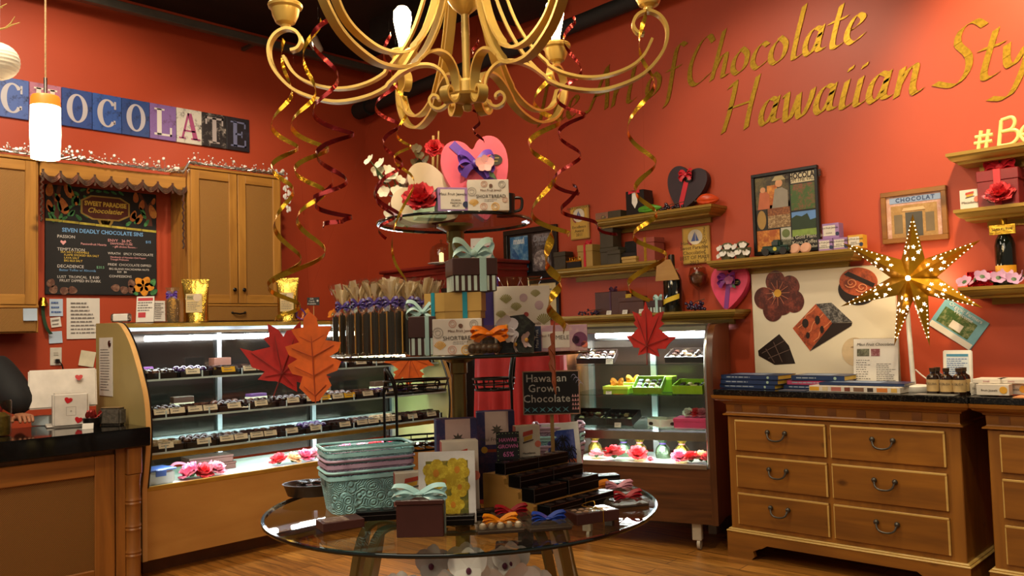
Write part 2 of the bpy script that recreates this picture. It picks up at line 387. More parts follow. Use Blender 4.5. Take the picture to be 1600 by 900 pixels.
def wall_cabinet(y0, y1, z0, z1, doors, zsplit, label, pulls=()):
    w = y1-y0; t = TH('wall_cabinet', label, 'cabinet', (-6.86, y0, 0), L90)
    O('carcass', MB().box(w/2, .165, z0, w, .33, z1-z0, .004), cw, t)
    O('top_moulding', MB().box(w/2, .15, z1-.02, w+.02, .36, .025, .004), cwx, t)
    O('light_rail', MB().box(w/2, .0, zsplit-.02, w, .03, .022, .004), cwx, t)
    for (a, b, k) in doors: door_parts(t, a, b, zsplit+.005, z1-.025, knob=k)
    for (a, b) in pulls:
        d = O('drawer', MB().box((a+b)/2, -.01, z0+.01, b-a, .02, zsplit-z0-.035, .003), ratt, t)
        m = (a+b)/2; O('handle', MB().tube([(m-.06, -.02, z0+.08), (m-.05, -.04, z0+.075), (m, -.042, z0+.068), (m+.05, -.04, z0+.075), (m+.06, -.02, z0+.08)], .007, 8).ball(m-.06, -.02, z0+.08, .011).ball(m+.06, -.02, z0+.08, .011), iron, d)
    return t
wall_cabinet(3.20, 4.09, 1.58, 2.91, [(.02, .44, .40), (.45, .87, .49)], 1.735, 'two-door wall cabinet with rattan panels right of the chalkboard', [(.02, .87)])
wall_cabinet(.55, 2.05, 1.516, 2.82, [(.02, .72, .67), (.74, 1.48, .79)], 1.72, 'wall cabinet with rattan doors at the left edge', [(.02, .72), (.74, 1.48)])
t = TH('valance', 'wooden valance bridging the two cabinets above the chalkboard', 'valance', (-6.88, 2.05, 0), L90)
O('board', MB().box(.575, 0, 2.70, 1.13, .03, .115, .004).box(.575, .15, 2.79, 1.13, .3, .02), cwx, t)
fr = MB(); rr = random.Random(3)
for i in range(9):                                   # scalloped bead fringe
    x0 = .03+i*.124
    for j in range(4):
        fr.tube([(x0+.12*k/6, -.02-.003*j, 2.735-.012*j-.045*sin(pi*k/6)) for k in range(7)], .0045, 5)
    fr.box(x0, -.02, 2.66, .016, .006, .09)
for sx_, zz in ((.02, 2.35), (1.11, 2.2)):
    fr.tube([(sx_+.008*sin(k*2.3), -.025, 2.72-(2.72-zz)*k/24) for k in range(25)], .008, 5)
O('bead_fringe', fr, M('beads_silver', '8d7466', .2, .8, .5, 260), t)
t = TH('tinsel_garland', 'silver tinsel garland with wire stars along the cabinet tops', 'garland', (-6.85, 1.3, 0), L90)
g = MB(); sp = MB(); rr = random.Random(5)
def gz(x): return 2.845 if x < 1.9 else 2.935
for i in range(3): g.tube([(x*.05, -.02+.02*sin(x*1.7+i*2), gz(x*.05)+.012*cos(x*2.1+i*2)) for x in range(57)], .007, 5)
for i in range(190):
    x = rr.uniform(0, 2.83); z = gz(x); L = rr.uniform(.03, .10) if rr.random() < .35 else rr.uniform(.015, .045); a = rr.uniform(-.9, .9); b = rr.uniform(-.6, .3)
    e = (x+L*sin(a), -.02+L*sin(b)*.5, z+L*cos(a))
    g.tube([(x, -.02, z), ((x+e[0])/2+.01, -.03, (z+e[2])/2), e, (e[0]+.012*cos(i), e[1]-.01, e[2]-.008+.01*sin(i*2))], .0013, 4)
    sp.ball(*e, .007+.008*(i % 5 == 0), nu=5, nv=3)
for k in range(26): sp.ball(2.83-.03*sin(k), -.03, 2.9-.012*k, .014, .01, .02, 6, 4)
O('wire', g, M('tinsel_silver', 'b5b0aa', .25, .75, .3, 90), t, label='thin curly silver wires'); O('sparkles', sp, M('tinsel_bright', 'f0ece4', .2, .2), t, kind='stuff')

# CHOCOLATE letter tiles
def glyph(ch):
    mb = MB(); y0, y1 = -.0222, -.0240; bx = lambda x0, z0, x1, z1: mb.prism([(x0, z0), (x1, z0), (x1, z1), (x0, z1)], y0, y1)
    def ring(a0, a1, n=36):
        pts = [(rad(a0+(a1-a0)*i/n)) for i in range(n+1)]; out = [(.080*cos(a), .118*sin(a)) for a in pts]; inn = [(.040*cos(a)+.002, .104*sin(a)) for a in pts]
        mb.add([(x, y1, z) for x, z in out+inn], [(i, i+1, n+2+i, n+1+i) for i in range(n)])
    if ch == 'O': ring(0, 360)
    if ch == 'C': ring(38, 322); bx(.055, .04, .070, .105); bx(.05, -.085, .066, -.055)
    if ch == 'H':
        for s in (-1, 1): bx(s*.05-.017, -.115, s*.05+.017, .115); bx(s*.05-.034, -.118, s*.05+.034, -.104); bx(s*.05-.034, .104, s*.05+.034, .118)
        bx(-.05, -.008, .05, .008)
    if ch == 'L': bx(-.055, -.115, -.015, .115); bx(-.078, .103, .01, .118); bx(-.078, -.118, .075, -.100); bx(.058, -.118, .075, -.04)
    if ch == 'A': mb.prism([(.0, .118), (-.018, .118), (-.075, -.115), (-.055, -.115)], y0, y1); mb.prism([(.02, .118), (-.018, .118), (.035, -.115), (.078, -.115)], y0, y1); bx(-.05, -.05, .05, -.035); bx(-.095, -.118, -.035, -.104); bx(.015, -.118, .098, -.104)
    if ch == 'T': bx(-.02, -.115, .02, .115); bx(-.085, .100, .085, .118); bx(-.085, .05, -.070, .118); bx(.070, .05, .085, .118); bx(-.05, -.118, .05, -.104)
    if ch == 'E': bx(-.05, -.115, -.012, .115); bx(-.075, .103, .075, .118); bx(-.075, -.118, .078, -.102); bx(.06, .06, .075, .118); bx(.062, -.118, .078, -.05); bx(-.03, -.008, .04, .008); bx(.03, -.03, .042, .03)
    return mb
tile_y0, tile_w = 1.84, .2347
pal = [('4a63a8', 'b9b4bb'), ('b06f86', 'd9cdbf'), ('2f4788', 'b8b0b5'), ('35559c', 'b9b0b2'), ('2c447f', 'b4adb4'), ('7b5a98', 'cfc6c0'), ('c8c0b4', '9a3f6c'), ('1d1518', 'a79a98'), ('1b141b', '6c6f92')]
for i, ch in enumerate('CHOCOLATE'):
    t = TH('letter_tile', f"square sign tile with the letter {ch}, " + ['blue, left end of the row', 'pink, behind the pendant lamp', 'navy, third from the left', 'bright blue, fourth from the left', 'navy, fifth from the left', 'purple, sixth from the left', 'white with a magenta letter', 'black with a pale letter', 'black with a grey-blue letter, right end'][i], 'sign tile',
           (WX+.002, tile_y0+tile_w*(i+.5), 3.335), L90, 'letter tiles spelling a word high on the wall')
    O('tile', MB().box(0, -.011, -.155, tile_w-.004, .022, .31, .003), speckle(f'tile_{i}', pal[i][0], {6: '2c2024', 7: 'a99c92', 8: '2c2a3c'}.get(i, '182040' if i != 5 and i != 1 else '5a3a5c'), 14, .5, th=.6), t)
    lt = glyph(ch); me = O('letter', lt, speckle(f'tile_letter_{i}', pal[i][1], {6: '8a355f'}.get(i, '8f8a94'), 40, .5, th=.68), t, 0)

# chalkboard menu
t = TH('chalkboard', 'black chalkboard menu painted with cacao pods between the wall cabinets', 'chalkboard', (WX+.002, 2.19, 1.82), L90)
O('board', MB().box(.437, -.011, 0, .875, .022, .872, .003), M('slate_black', '131213', .6, var=.2, scale=6), t)
y = -.0235
pods, leaves, trunk, bam = MB(), MB(), MB(), MB()
rr = random.Random(11)
def pod(mb, x, z, l, wd, a):
    n = 16; mb.at(x, y, z, ry=a).prism([(wd*.5*cos(2*pi*k/n)*(1-.25*sin(2*pi*k/n)), l*.5*sin(2*pi*k/n)) for k in range(n)], 0, -.0015); mb.at()
for (x, z, l, a) in [(.03, .83, .11, .1), (.03, .70, .10, -.2), (.13, .71, .14, -.35), (.17, .83, .12, -.5), (.23, .76, .08, .2), (.68, .67, .10, .3), (.75, .77, .09, .2), (.84, .72, .12, -.3), (.73, .65, .10, .5), (.70, .83, .09, 0), (.09, .77, .07, .5), (.85, .81, .06, .3), (.32, .85, .05, .1)]:
    pod(pods, x, z, l, l*.5, a)
for i in range(26):
    x = rr.choice([rr.uniform(.02, .3), rr.uniform(.62, .86)]); pod(leaves, x, rr.uniform(.60, .86), rr.uniform(.05, .09), .028, rr.uniform(-1, 1))
for k in range(6): pod(leaves, .28+.06*k, .852, .05, .02, 1.2+.2*k)
trunk.prism([(.055, .595), (.10, .595), (.095, .75), (.12, .87), (.09, .87), (.075, .8), (.03, .87), (.01, .87), (.06, .75)], y, y-.001)
trunk.prism([(.79, .595), (.84, .595), (.82, .73), (.87, .82), (.85, .84), (.80, .77), (.74, .87), (.72, .86), (.775, .74)], y, y-.001)
for k in range(7): bam.prism([(k*.125, .582-.006*k), (k*.125+.121, .577-.006*k), (k*.125+.121, .595-.006*k), (k*.125, .60-.006*k)], y, y-.002)
O('painted_pods', pods, speckle('pod_paint', 'b5612e', 'd1903c', 20, .7), t); O('painted_leaves', leaves, speckle('leaf_paint', '2f6a3b', '5da05a', 25, .7), t)
O('painted_trunks', trunk, M('trunk_paint', '5f3324', .7), t); O('painted_bamboo', bam, M('bamboo_paint', 'b3a23a', .7, var=.3, scale=30), t)
oct_ = lambda w, h, x=0, z=0: [(x-w, z-h*.55), (x-w*.55, z-h), (x+w*.55, z-h), (x+w, z-h*.55), (x+w, z+h*.55), (x+w*.6, z+h), (x-w*.6, z+h), (x-w, z+h*.55)]
O('plaque_rim', MB().prism(oct_(.195, .10, .455, .715), y, y-.002), M('plaque_gold', 'a5863a', .6), t)
O('plaque', MB().prism(oct_(.18, .088, .455, .715), y, y-.003), M('plaque_brown', '5a2417', .6), t)
chalkY = M('chalk_gold', 'd9b84a', .8); chalkW = M('chalk_white', 'cfc9c2', .8); chalkB = M('chalk_blue', '6f9fd0', .8); chalkP = M('chalk_pink', 'e0a0a0', .8)
TX('SWEET PARADISE', .052, chalkY, t, .455, y-.0035, .745, bold=.002, sx=.82); TX('Chocolatier', .058, chalkY, t, .45, y-.0035, .69, shear=.3, bold=.001)
b5 = MB()
for k in range(5): pod(b5, .41+.022*k, .625-.006*abs(k-2), .1, .035, -.5+.25*k)
for k in range(4): pod(b5, .37+.055*k, .645, .05, .03, .9-.3*k)
O('painted_beans', b5, M('bean_gold', '9c7a2e', .7), t)
TX('SEVEN DEADLY CHOCOLATE SINS', .045, chalkB, t, .44, y-.001, .515, bold=.001, sx=.92)
for (s, x, z, m_, sz) in [('PASSION', .085, .462, chalkW, .034), ('TEMPTATION', .085, .36, chalkW, .034), ('DECADENCE', .085, .225, chalkW, .034), ('LUST  TROPICAL  $ 8.00\n  FRUIT DIPPED IN DARK', .085, .125, chalkW, .03), ('ENVY   36 PC', .47, .452, chalkP, .033), ('DIAMOND CUBE\n   - gift choice flavors -', .49, .415, chalkP, .024),
                      ('WRATH   SPICY CHOCOLATE', .47, .345, chalkW, .028), ('Handmade of Hawaiian Chili Pepper\nTriangle Pralinette', .49, .305, chalkP, .02), ('PRIDE  CHOCOLATE DIPPED', .47, .252, chalkW, .028), ('BIG ISLAND MACADAMIA NUTS\n          $20   $6', .48, .205, chalkW, .023), ('CONFESSIONS', .48, .155, chalkW, .028),
                      ('Passionfruit Hearts', .26, .412, chalkP, .026), ('SEA SALT CARAMELS\n    FLAME SMOKED SEA SALT\n    LAVA SALT\n    BIG ISLE SALT', .11, .305, chalkY, .023), ('Butter Toffee w/ Almonds', .10, .195, chalkB, .026), ('$15', .78, .455, chalkB, .03), ('$20.5', .38, .225, M('chalk_green', '7fb890', .8), .028)]:
    TX(s, sz, m_, t, x, y-.001, z, align='LEFT', gap=1.0)
O('painted_hearts', MB().at(.13, 0, .415, sc=1).prism([(0, -.02), (.022, .004), (.016, .018), (0, .01), (-.016, .018), (-.022, .004)], y, y-.001).at(.36, 0, .435, sc=.55).prism([(0, -.02), (.022, .004), (.016, .018), (0, .01), (-.016, .018), (-.022, .004)], y, y-.001), chalkP, t)
hib = MB()
for k in range(5): pod(hib, .76+.05*sin(k*1.2566+.5), .08+.045*cos(k*1.2566+.5), .085, .07, k*1.2566+.5)
O('painted_hibiscus', hib, M('hibiscus_paint', 'd98a1e', .7, var=.3, scale=30), t)
nut = MB()
for (x, z) in [(.04, .09), (.06, .04), (.14, .03), (.20, .035), (.53, .06), (.60, .045), (.66, .05), (.66, .10)]: pod(nut, x, z, .07, .06, x*9)
O('painted_nuts', nut, speckle('nut_paint', '5f3a2c', '94705a', 30, .7), t); bl = MB(); pod(bl, .84, .11, .07, .05, .5); pod(bl, .85, .03, .07, .04, 1); pod(bl, .69, .02, .06, .03, -1)
O('painted_hibiscus_leaves', bl, MATS['leaf_paint'], t)

# notes and papers on the red wall
paper = M('paper_white', 'd9d2c8', .7, var=.04); ink = M('ink_grey', '77706c', .8); pblue = M('paper_blue', 'b3c3d6', .7, var=.05); inkb = M('ink_blue', '3e5a96', .8)
def note(u0, v0, u1, v1, m, label, rows=6, rot=0, inkm=None, x=WX):
    P = onx((u0+u1)/2, (v0+v1)/2, x+.003); a = onx(u0, v0, x+.003); b = onx(u1, v1, x+.003); w = b.y-a.y; h = a.z-b.z
    t = TH('paper_note', label, 'paper', P, L90, ry=rot)
    O('sheet', MB().grid(lambda i, j: ((i-.5)*w, -.002-.006*(i-.5)**2-.004*(1-j)**3, (j-.5)*h), 6, 6), m, t)
    if rows: O('print', scribble(MB(), -w*.38, w*.38, -h*.4, h*.42, rows, -.0075, seed=int(u0)), inkm or ink, t)
    return t
note(104, 466, 156, 529, paper, 'large white printed sheet taped to the red wall', 9)
t = note(77, 467, 98, 494, pblue, 'scalloped blue notepad sheet at the top of the note column', 3, inkm=inkb)
note(79, 496, 95, 511, paper, 'small white tag under the blue notepad sheet', 2, -.12); note(76, 518, 97, 536, pblue, 'pale blue sticky note above the wall outlet', 0, -.05)
note(36, 482, 58, 501, pblue, 'blue sticky note on the bottom of the left cabinet', 0, x=-6.835)
note(124, 549, 148, 572, M('paper_cream', 'd8cdb0', .7), 'cream folded card pinned beside the case panel', 0, .2)
note(239, 470, 258, 502, paper, 'white printed page behind the red flyer stand', 8)
P = onx(87, 558, WX)
t = TH('wall_outlet', 'white wall outlet with a black plug on the red wall', 'outlet', P, L90)
O('plate', MB().box(0, -.004, -.065, .085, .008, .14, .003), M('outlet_white', 'cfc8bb', .4), t)
O('socket', MB().box(0, -.009, .012, .034, .004, .03, .006).box(0, -.009, -.042, .034, .004, .03, .006), M('outlet_ivory', 'b9b1a3', .4), t)
O('plug', MB().box(.005, -.025, -.045, .03, .035, .03, .006).tube([(.01, -.04, -.03), (.03, -.05, -.06), (.05, -.03, -.12), (.05, -.02, -.3)], .005, 6), black, t, label='black plug and cord')
P = onx(67, 472, WX+.03)
t = TH('ribbon_rosette', 'gold bell with a hanging green ribbon at the cabinet corner', 'ornament', P, L90)
O('bell', MB().lathe([(0, .04), (.02, .035), (.032, .0), (.042, -.03), (.036, -.03), (.0, .01)], 14), foil('foil_gold', 'c9962e', .22), t); O('tail', MB().ribbon(spline([(0, 0, -.02), (.0, -.01, -.1), (.02, -.02, -.2), (.06, 0, -.25)], 5), (1, .4, .2), .03), M('ribbon_green', '2c4a34', .5), t)

# ================================================================== service counter
t = TH('service_counter', 'wooden counter with polished black granite top and bamboo corner post', 'counter', (-5.10, 2.08, 0), L90)
cb = wood('counter_wood', '9c6226', '683d14', 'z', .38, 18, .3, 2.0); cbx = wood('counter_wood_across', '9c6226', '683d14', 'x', .38, 18, .3)
granite = speckle('granite_black', '0a0a0b', '2a2724', 150, .07, th=.62)
O('granite_top', MB().box(-1.95, .31, .81, 3.96, .76, .11, .006), granite, t)
O('carcass', MB().box(-1.98, .33, 0, 3.88, .62, .81), cb, t)
X = lambda u, z=.6: yat(u, -5.10, z)-2.08
def cdoor(a, b):
    d = O('door', MB().box((a+b)/2, -.003, .13, b-a-.21, .008, .55), weave('rattan_dark', '94621f', '5a3a10', 75), t)
    for x in (a+.055, b-.055): O('stile', MB().box(x, -.012, .03, .11, .026, .75, .004), cb, d)
    for z in (.03, .67): O('rail', MB().box((a+b)/2, -.012, z, b-a-.22, .024, .11, .004), cbx, d)
cdoor(X(-55), X(177)); cdoor(X(-55)-.83, X(-55)-.01)
O('stile', MB().box(X(187), -.006, 0, .055, .02, .81, .003), cb, t)
bp = [(.03, 0)]
for k in range(4):
    z0 = .02+k*.15; bp += [(.042, z0), (.046, z0+.01), (.042, z0+.02), (.046, z0+.03), (.041, z0+.045), (.041, z0+.14)]
bp += [(.046, .64), (.046, .65)]
O('bamboo_post', MB().lathe(bp, 20, X(206), -.015, 0).box(X(206), -.01, .65, .085, .08, .16, .006), cb, t)

# ================================================================== long plywood-based glass case (left)
CG = glass('case_glass', 'f4fbf8', 1.35)
shelfg = glass('shelf_glass', 'dff0ea', 1.45)
steel = M('brushed_steel', 'b9b6ae', .28, 1); brass = M('brass_trim', 'c79c40', .3, .55); tube_m = M('fluorescent_tube', 'f2f6ff', .5, emit=22)
ply = wood('plywood', 'c8944c', 'ab7636', 'x', .45, 6, .1); olive = M('panel_olive', 'a5925c', .5, var=.06, scale=5); edge = wood('edge_band', 'dfb272', 'c2924f', 'z', .45, 12, .1)
prof_front = spline([(.42, 1.553), (.36, 1.545), (.30, 1.517), (.225, 1.46), (.152, 1.384), (.057, 1.246), (-.026, 1.093), (-.058, .94), (-.056, .787), (-.028, .65), (0, .53)], 4)
def fy(z, pf): return min(pf, key=lambda p: abs(p[1]-z))[0]
def side_panel(t, x0, x1, pf, back, zb, zt, face, edgem):
    poly = [(back, zb), (back, zt)]+[(p[0], p[1]) for p in pf]+[(0, zb)]
    mb = MB().slab(poly, x0, x1); mb.v = [(c, a, b) for (a, b, c) in mb.v]; o = O('side_panel', mb, face, t)
    e = MB(); e.ribbon([(0, a-.0015, b) for a, b in [(back, zt)]+list(pf)+[(0, zb)]], (1, 0, 0), x1-x0, .003); e.v = [(a+(x0+x1)/2, b, c) for a, b, c in e.v]
    O('edge_band', e, edgem, o); return o
LC = Vector((-5.185, 2.12, 0)); LW = 2.49
t = lcase = TH('display_case', 'long curved-glass chocolate case with a plywood base', 'display case', LC, L90)
O('base', MB().box(LW/2, .36, .10, LW-.06, .72, .42, .002), ply, t); O('toe_kick', MB().box(LW/2, .42, 0, LW-.1, .6, .1), M('toe_brown', '6a4424', .6), t)
side_panel(t, 0, .03, prof_front, .735, .10, 1.556, olive, edge); side_panel(t, LW-.03, LW, prof_front, .735, .10, 1.556, olive, edge)
O('front_glass', MB().grid(lambda i, j: (.035+i*(LW-.07), prof_front[int(j*(len(prof_front)-1)+.5)][0]+.012, prof_front[int(j*(len(prof_front)-1)+.5)][1]), 1, len(prof_front)-1), CG, t)
for x_ in (.036, LW-.036): O('glass_edge', MB().tube([(x_, a+.006, b) for a, b in prof_front], .008, 6), black, t)
O('top_board', MB().box(LW/2, .58, 1.535, LW-.06, .31, .02, .003), M('top_dark', '2b2420', .18), t); O('top_trim', MB().box(LW/2, .415, 1.52, LW-.06, .02, .03, .003), brass, t)
O('light_canopy', MB().box(LW/2, .36, 1.475, LW-.07, .06, .02), steel, t)
O('deck', MB().box(LW/2, .36, .52, LW-.065, .70, .012), M('deck_white', 'dcd8cf', .25), t); O('deck_brass', MB().box(LW/2, .008, .515, LW-.06, .02, .028, .002).box(LW/2, .02, .70, LW-.065, .01, .04), brass, t)
bk = MB()
for k in range(4): bk.box(.045+k*(LW-.09)/3, .69, .53, .035, .03, 1.0)
bk.box(LW/2, .69, 1.50, LW-.07, .03, .035).box(LW/2, .69, .74, LW-.07, .03, .02)
O('back_frame', bk, M('frame_silver', 'c7ccd2', .3, .9), t)
O('back_door', MB().box(LW*.265, .71, .55, LW*.49, .008, .97).box(LW*.735, .719, .55, LW*.49, .008, .97), M('mirror_dark', '3a322c', .12, .75, .2, 4), t)
SZ = [1.19, .955, .745]
for k, z in enumerate(SZ):
    f0 = fy(z, prof_front)+.03; d = .62-f0
    s = O('shelf', MB().box(LW/2, f0+d/2, z-.01, LW-.09, d, .008), shelfg, t); O('shelf_lip', MB().box(LW/2, f0+.002, z-.012, LW-.09, .006, .012), M('lip_pale', 'c9d8d8', .2, .3), s)
    pst = MB()
    for i in range(9): pst.box(.14+i*.28, f0+.006, z-.004, .008, .004, .045)
    O('tag_clips', pst, M('clip_clear', 'b9c4c8', .2), s)
O('light_tube', MB().tube([(.16, .33, 1.445), (1.10, .33, 1.445)], .018, 10), tube_m, t); O('light_tube', MB().tube([(1.22, .33, 1.445), (2.3, .33, 1.445)], .018, 10), tube_m, t)
O('deck_tube', MB().tube([(1.0, .56, .66), (1.55, .56, .66)], .02, 10).tube([(1.6, .56, .66), (2.4, .56, .66)], .02, 10), M('tube_soft', 'dfe8ff', .5, emit=4), t)
Lw = lambda x, y, z: Vector((LC.x-y, LC.y+x, z))
for (xx, pw) in ((.65, 24), (1.75, 24)):
    o = lamp('AREA', Lw(xx, .34, 1.43), pw, (.93, .97, 1), .9, Lw(xx, .30, .5), sy=.04, name='case_tube_light')
lamp('AREA', Lw(1.25, .05, .695), 14, (.9, .95, 1), 2.2, Lw(1.25, .22, .5), sy=.04, name='deck_fill_light')  # fill added at the deck front for the flowers, away from the tube
for zz in SZ[:2]: lamp('AREA', Lw(1.25, .12, zz-.02), 5, (.95, .97, 1), 2.2, Lw(1.25, .16, zz-.3), sy=.05, name='shelf_fill_light')  # unseen fill added under the upper shelves to brighten the trays

cream = M('tag_cream', 'd8c3a8', .7, var=.03); yellow = M('tag_yellow', 'e0a51e', .6); traym = M('tray_dark', '1d1512', .3); acry = glass('acrylic', 'f0f0f0', 1.4)
choc = M('chocolate_dark', '2a1510', .25, var=.3, coat=.3); chocm = M('chocolate_milk', '4a2818', .3, var=.25); chocw = M('chocolate_pale', 'b49a78', .35, var=.2); choc3 = M('chocolate_purple', '3b2150', .25)
def piece(kind):
    mb = MB()
    if kind == 0: mb.box(0, 0, 0, .034, .034, .02, .004, 2)
    elif kind == 1: mb.lathe([(.018, 0), (.019, .008), (.014, .018), (0, .022)], 14)
    elif kind == 2: mb.box(0, 0, 0, .04, .024, .018, .005, 2).tube([(-.018, -.01, .0185), (-.006, .01, .0185), (.004, -.01, .0185), (.016, .01, .0185)], .0016, 4)
    else: mb.ball(0, 0, .013, .017, .017, .013, 10, 6)
    return mb
PIECE = {}
def chocolate(P, rz, kind, mat, label, group, sc=1.0):
    key = (kind, mat.name)
    if key not in PIECE: PIECE[key] = piece(kind).mesh('chocolate', mat)
    o = bpy.data.objects.new('chocolate', PIECE[key]); C.objects.link(o); o.location = P; o.rotation_euler = (0, 0, rz); o.scale = (sc,)*3
    o['label'] = label; o['category'] = 'chocolate'; o['group'] = group; return o
ORD = ['first', 'second', 'third', 'fourth', 'fifth', 'sixth', 'seventh', 'eighth', 'ninth', 'tenth', 'eleventh']
rr = random.Random(21)
def tray(P, rz, w, d, label, group, tags, ytag=()):
    t = TH('chocolate_tray', label, 'tray', P, rz, group)
    O('tray', MB().box(0, 0, 0, w, d, .006, .002).box(0, -d/2+.003, 0, w, .006, .038).box(0, d/2-.003, 0, w, .006, .038).box(-w/2+.003, 0, 0, .006, d, .038).box(w/2-.003, 0, 0, .006, d, .038), traym, t)
    for i, k in enumerate(tags):
        a = -w*.25+k*w*.5; cm = MB().at(a, -d/2-.012, .035, rx=rad(-18)).box(0, 0, -.014, w*.46, .0015, .036)
        c = O('tag_card', cm, yellow if i in ytag else cream, t)
        O('print', scribble(MB().at(a, -d/2-.0128, .036, rx=rad(-18)), -w*.16, w*.16, -.008, .024, 2, -.0012, seed=i+int(P[1]*50)), ink, c)
    return t
names3 = ['top', 'middle', 'bottom']
for k, z in enumerate(SZ):
    f0 = fy(z, prof_front)+.03; n = 11; wdt = (LW-.12)/n
    for i in range(n):
        x = .06+wdt*(i+.5)
        if k == 0 and i == 0 : tags = []
        else: tags = [[.5], [0, 1], [.3], [0, 1], [.6]][(i*2+k) % 5]
        yt = (len(tags)-1,) if (k, i) in ((0, 2), (1, 5), (1, 6)) else ()
        tray(Lw(x, f0+.13, z-.002), L90, wdt-.012, .20, f'dark chocolate tray, {ORD[i]} from the left on the {names3[k]} shelf of the plywood-based case', f'chocolate trays on the {names3[k]} shelf of the long case', tags, yt)
        kind = rr.choice([0, 1, 2, 3]); mt = choc if rr.random() < .62 else rr.choice([chocm, choc, chocw, choc3])
        for q in range(4):
            for r_ in range(2):
                chocolate(Lw(x+(q-1.5)*.048, f0+.075+r_*.075, z+.004+.022*(1+.3*r_)), rr.uniform(0, .5), kind, mt if rr.random() < .8 else chocm, f'small chocolate lying in a tray on the {names3[k]} shelf of the plywood-based case', f'chocolates on the {names3[k]} shelf of the long case', 1.5)
# wrapped sweets and back-row packs behind the trays
foilp = foil('foil_mixed', '9aa2b8', .2, .8, 60)
for i in range(8):
    k = i % 2; z = SZ[k]; x = .2+.28*i
    t = TH('confection_box', f'{"brown" if i % 3 else "purple"} boxed sweets behind the trays, {ORD[i]} from the left', 'box', Lw(x, .5, z-.002), L90+rr.uniform(-.2, .2), 'boxes at the back of the long case')
    O('box', MB().box(0, 0, 0, .14, .07, .07+.02*(i % 3), .003), M('box_brown_a', '4a2b1f', .4) if i % 3 else M('box_plum', '5a2f62', .4), t); O('band', MB().box(0, 0, .03, .142, .072, .018), cream, t)

# flowers -------------------------------------------------------------
def petal(mb, a, tilt, L, W, z=0, cup=.3, nu=4, nv=5, ruf=0):
    def fn(i, j):
        u = (i-.5)*2; s = j
        wv = W*.5*(sin(pi*min(1, s*.90+.09))**.5)*u; l = s*L
        up = l*sin(tilt)+cup*L*(s*s)*.5-cup*W*.2*(1-u*u)+ruf*L*sin(6*u+9*s)*.06*s; out = l*cos(tilt)
        return (out*cos(a)-wv*sin(a), out*sin(a)+wv*cos(a), z+up)
    mb.grid(fn, nu, nv)
def rose(mb, R=.03, n=(5, 6, 7), ruf=1):
    for lay, k in enumerate((4, 7, 9, 10)):
        t_ = (1.5, 1.15, .72, .22)[lay]
        for i in range(k): petal(mb, 2*pi*i/k+lay*.6+.2*sin(i*2.1), t_+.12*sin(i*3.3+lay), R*(.80, .92, 1.0, 1.05)[lay], R*(.9, .85, .85, .9)[lay], 0, .12, 4, 5, ruf*1.6)
    return mb
def orchid(mb, R=.03):
    for i in range(5): petal(mb, 2*pi*i/5+pi/2, .25, R*(1 if i in (1, 4) else .9), R*(1.05 if i in (1, 4) else .78), 0, .15, 4, 7)
    return mb
def stand(mb): mb.v = [(x, -z, y) for (x, y, z) in mb.v]; return mb       # flower faces the front instead of up
def flower(P, R, mat, label, group, rz=0, rx=.5, leafm=None, kind='rose', cat='flower', centre=None, ry=0):
    t = TH('silk_flower', label, cat, P, rz, group, rx=rx, ry=ry)
    O('petals', rose(MB(), R) if kind == 'rose' else orchid(MB(), R), mat, t)
    O('calyx', MB().lathe([(0, -.25*R), (.25*R, -.12*R), (.3*R, .05*R), (0, .1*R)], 8), leafm or M('leaf_green', '3b5a34', .5), t)
    if centre: O('centre', MB().ball(0, 0, .12*R, .16*R, .2*R, .14*R, 8, 5), centre, t)
    return t
pinkf = M('silk_pink', 'e0708c', .6, var=.2, sss=.1); redf = M('silk_red', 'd8424a', .6, var=.2); peach = M('silk_peach', 'e5b98e', .6, var=.1); rosef = M('silk_rose', 'd98a9a', .6, var=.2); whitef = M('silk_white', 'd8d0c6', .6, var=.06)
deck = [(300, 738, pinkf, .06, 'red-pink'), (318, 730, redf, .05, 'red'), (338, 735, rosef, .05, 'pink'), (436, 712, redf, .05, 'coral'), (457, 714, peach, .045, 'cream'), (476, 706, pinkf, .05, 'magenta-pink'), (492, 702, rosef, .05, 'rose'), (540, 695, pinkf, .05, 'bright pink'), (565, 692, rosef, .045, 'pale rose'), (586, 690, redf, .05, 'scarlet'), (604, 686, pinkf, .045, 'hot pink')]
for i, (u, v, m_, R, c) in enumerate(deck):
    P = onx(u, v+4, -5.30); P.z = .532+R*.55
    flower(P, R*1.35, m_, f'{c} silk flower on the long case deck, {ORD[i]} from the left', 'flowers on the deck of the long case', rr.uniform(0, 6), rr.uniform(.2, .6))
t = TH('food_container', 'clear plastic tub with blue clips at the left end of the case deck', 'container', Lw(.13, .14, .532), L90+.1)
O('tub', MB().box(0, 0, 0, .20, .16, .085, .012, 2), glass('tub_plastic', 'e8e8e8', 1.3, .1, .45, 'cfcac2'), t); O('lid', MB().box(0, 0, .086, .212, .17, .014, .004), M('lid_blue', '35528f', .4), t, label='blue lid'); O('clip', MB().box(.0, -.087, .055, .07, .006, .04, .002), M('lid_blue', '35528f', .4), t)
for i in range(2):
    t = TH('brown_gift_box', ['lower brown box of the pair on the case deck', 'upper brown box of the pair on the case deck'][i], 'box', Lw(.62-.02*i, .38, .532+.052*i), L90-.1*i)
    O('box', MB().box(0, 0, 0, .30, .16, .034, .003), M('carton_brown', '4c2a1f', .5), t); O('lid', MB().box(0, 0, .034, .306, .166, .016, .003), M('carton_brown', '4c2a1f', .5), t)
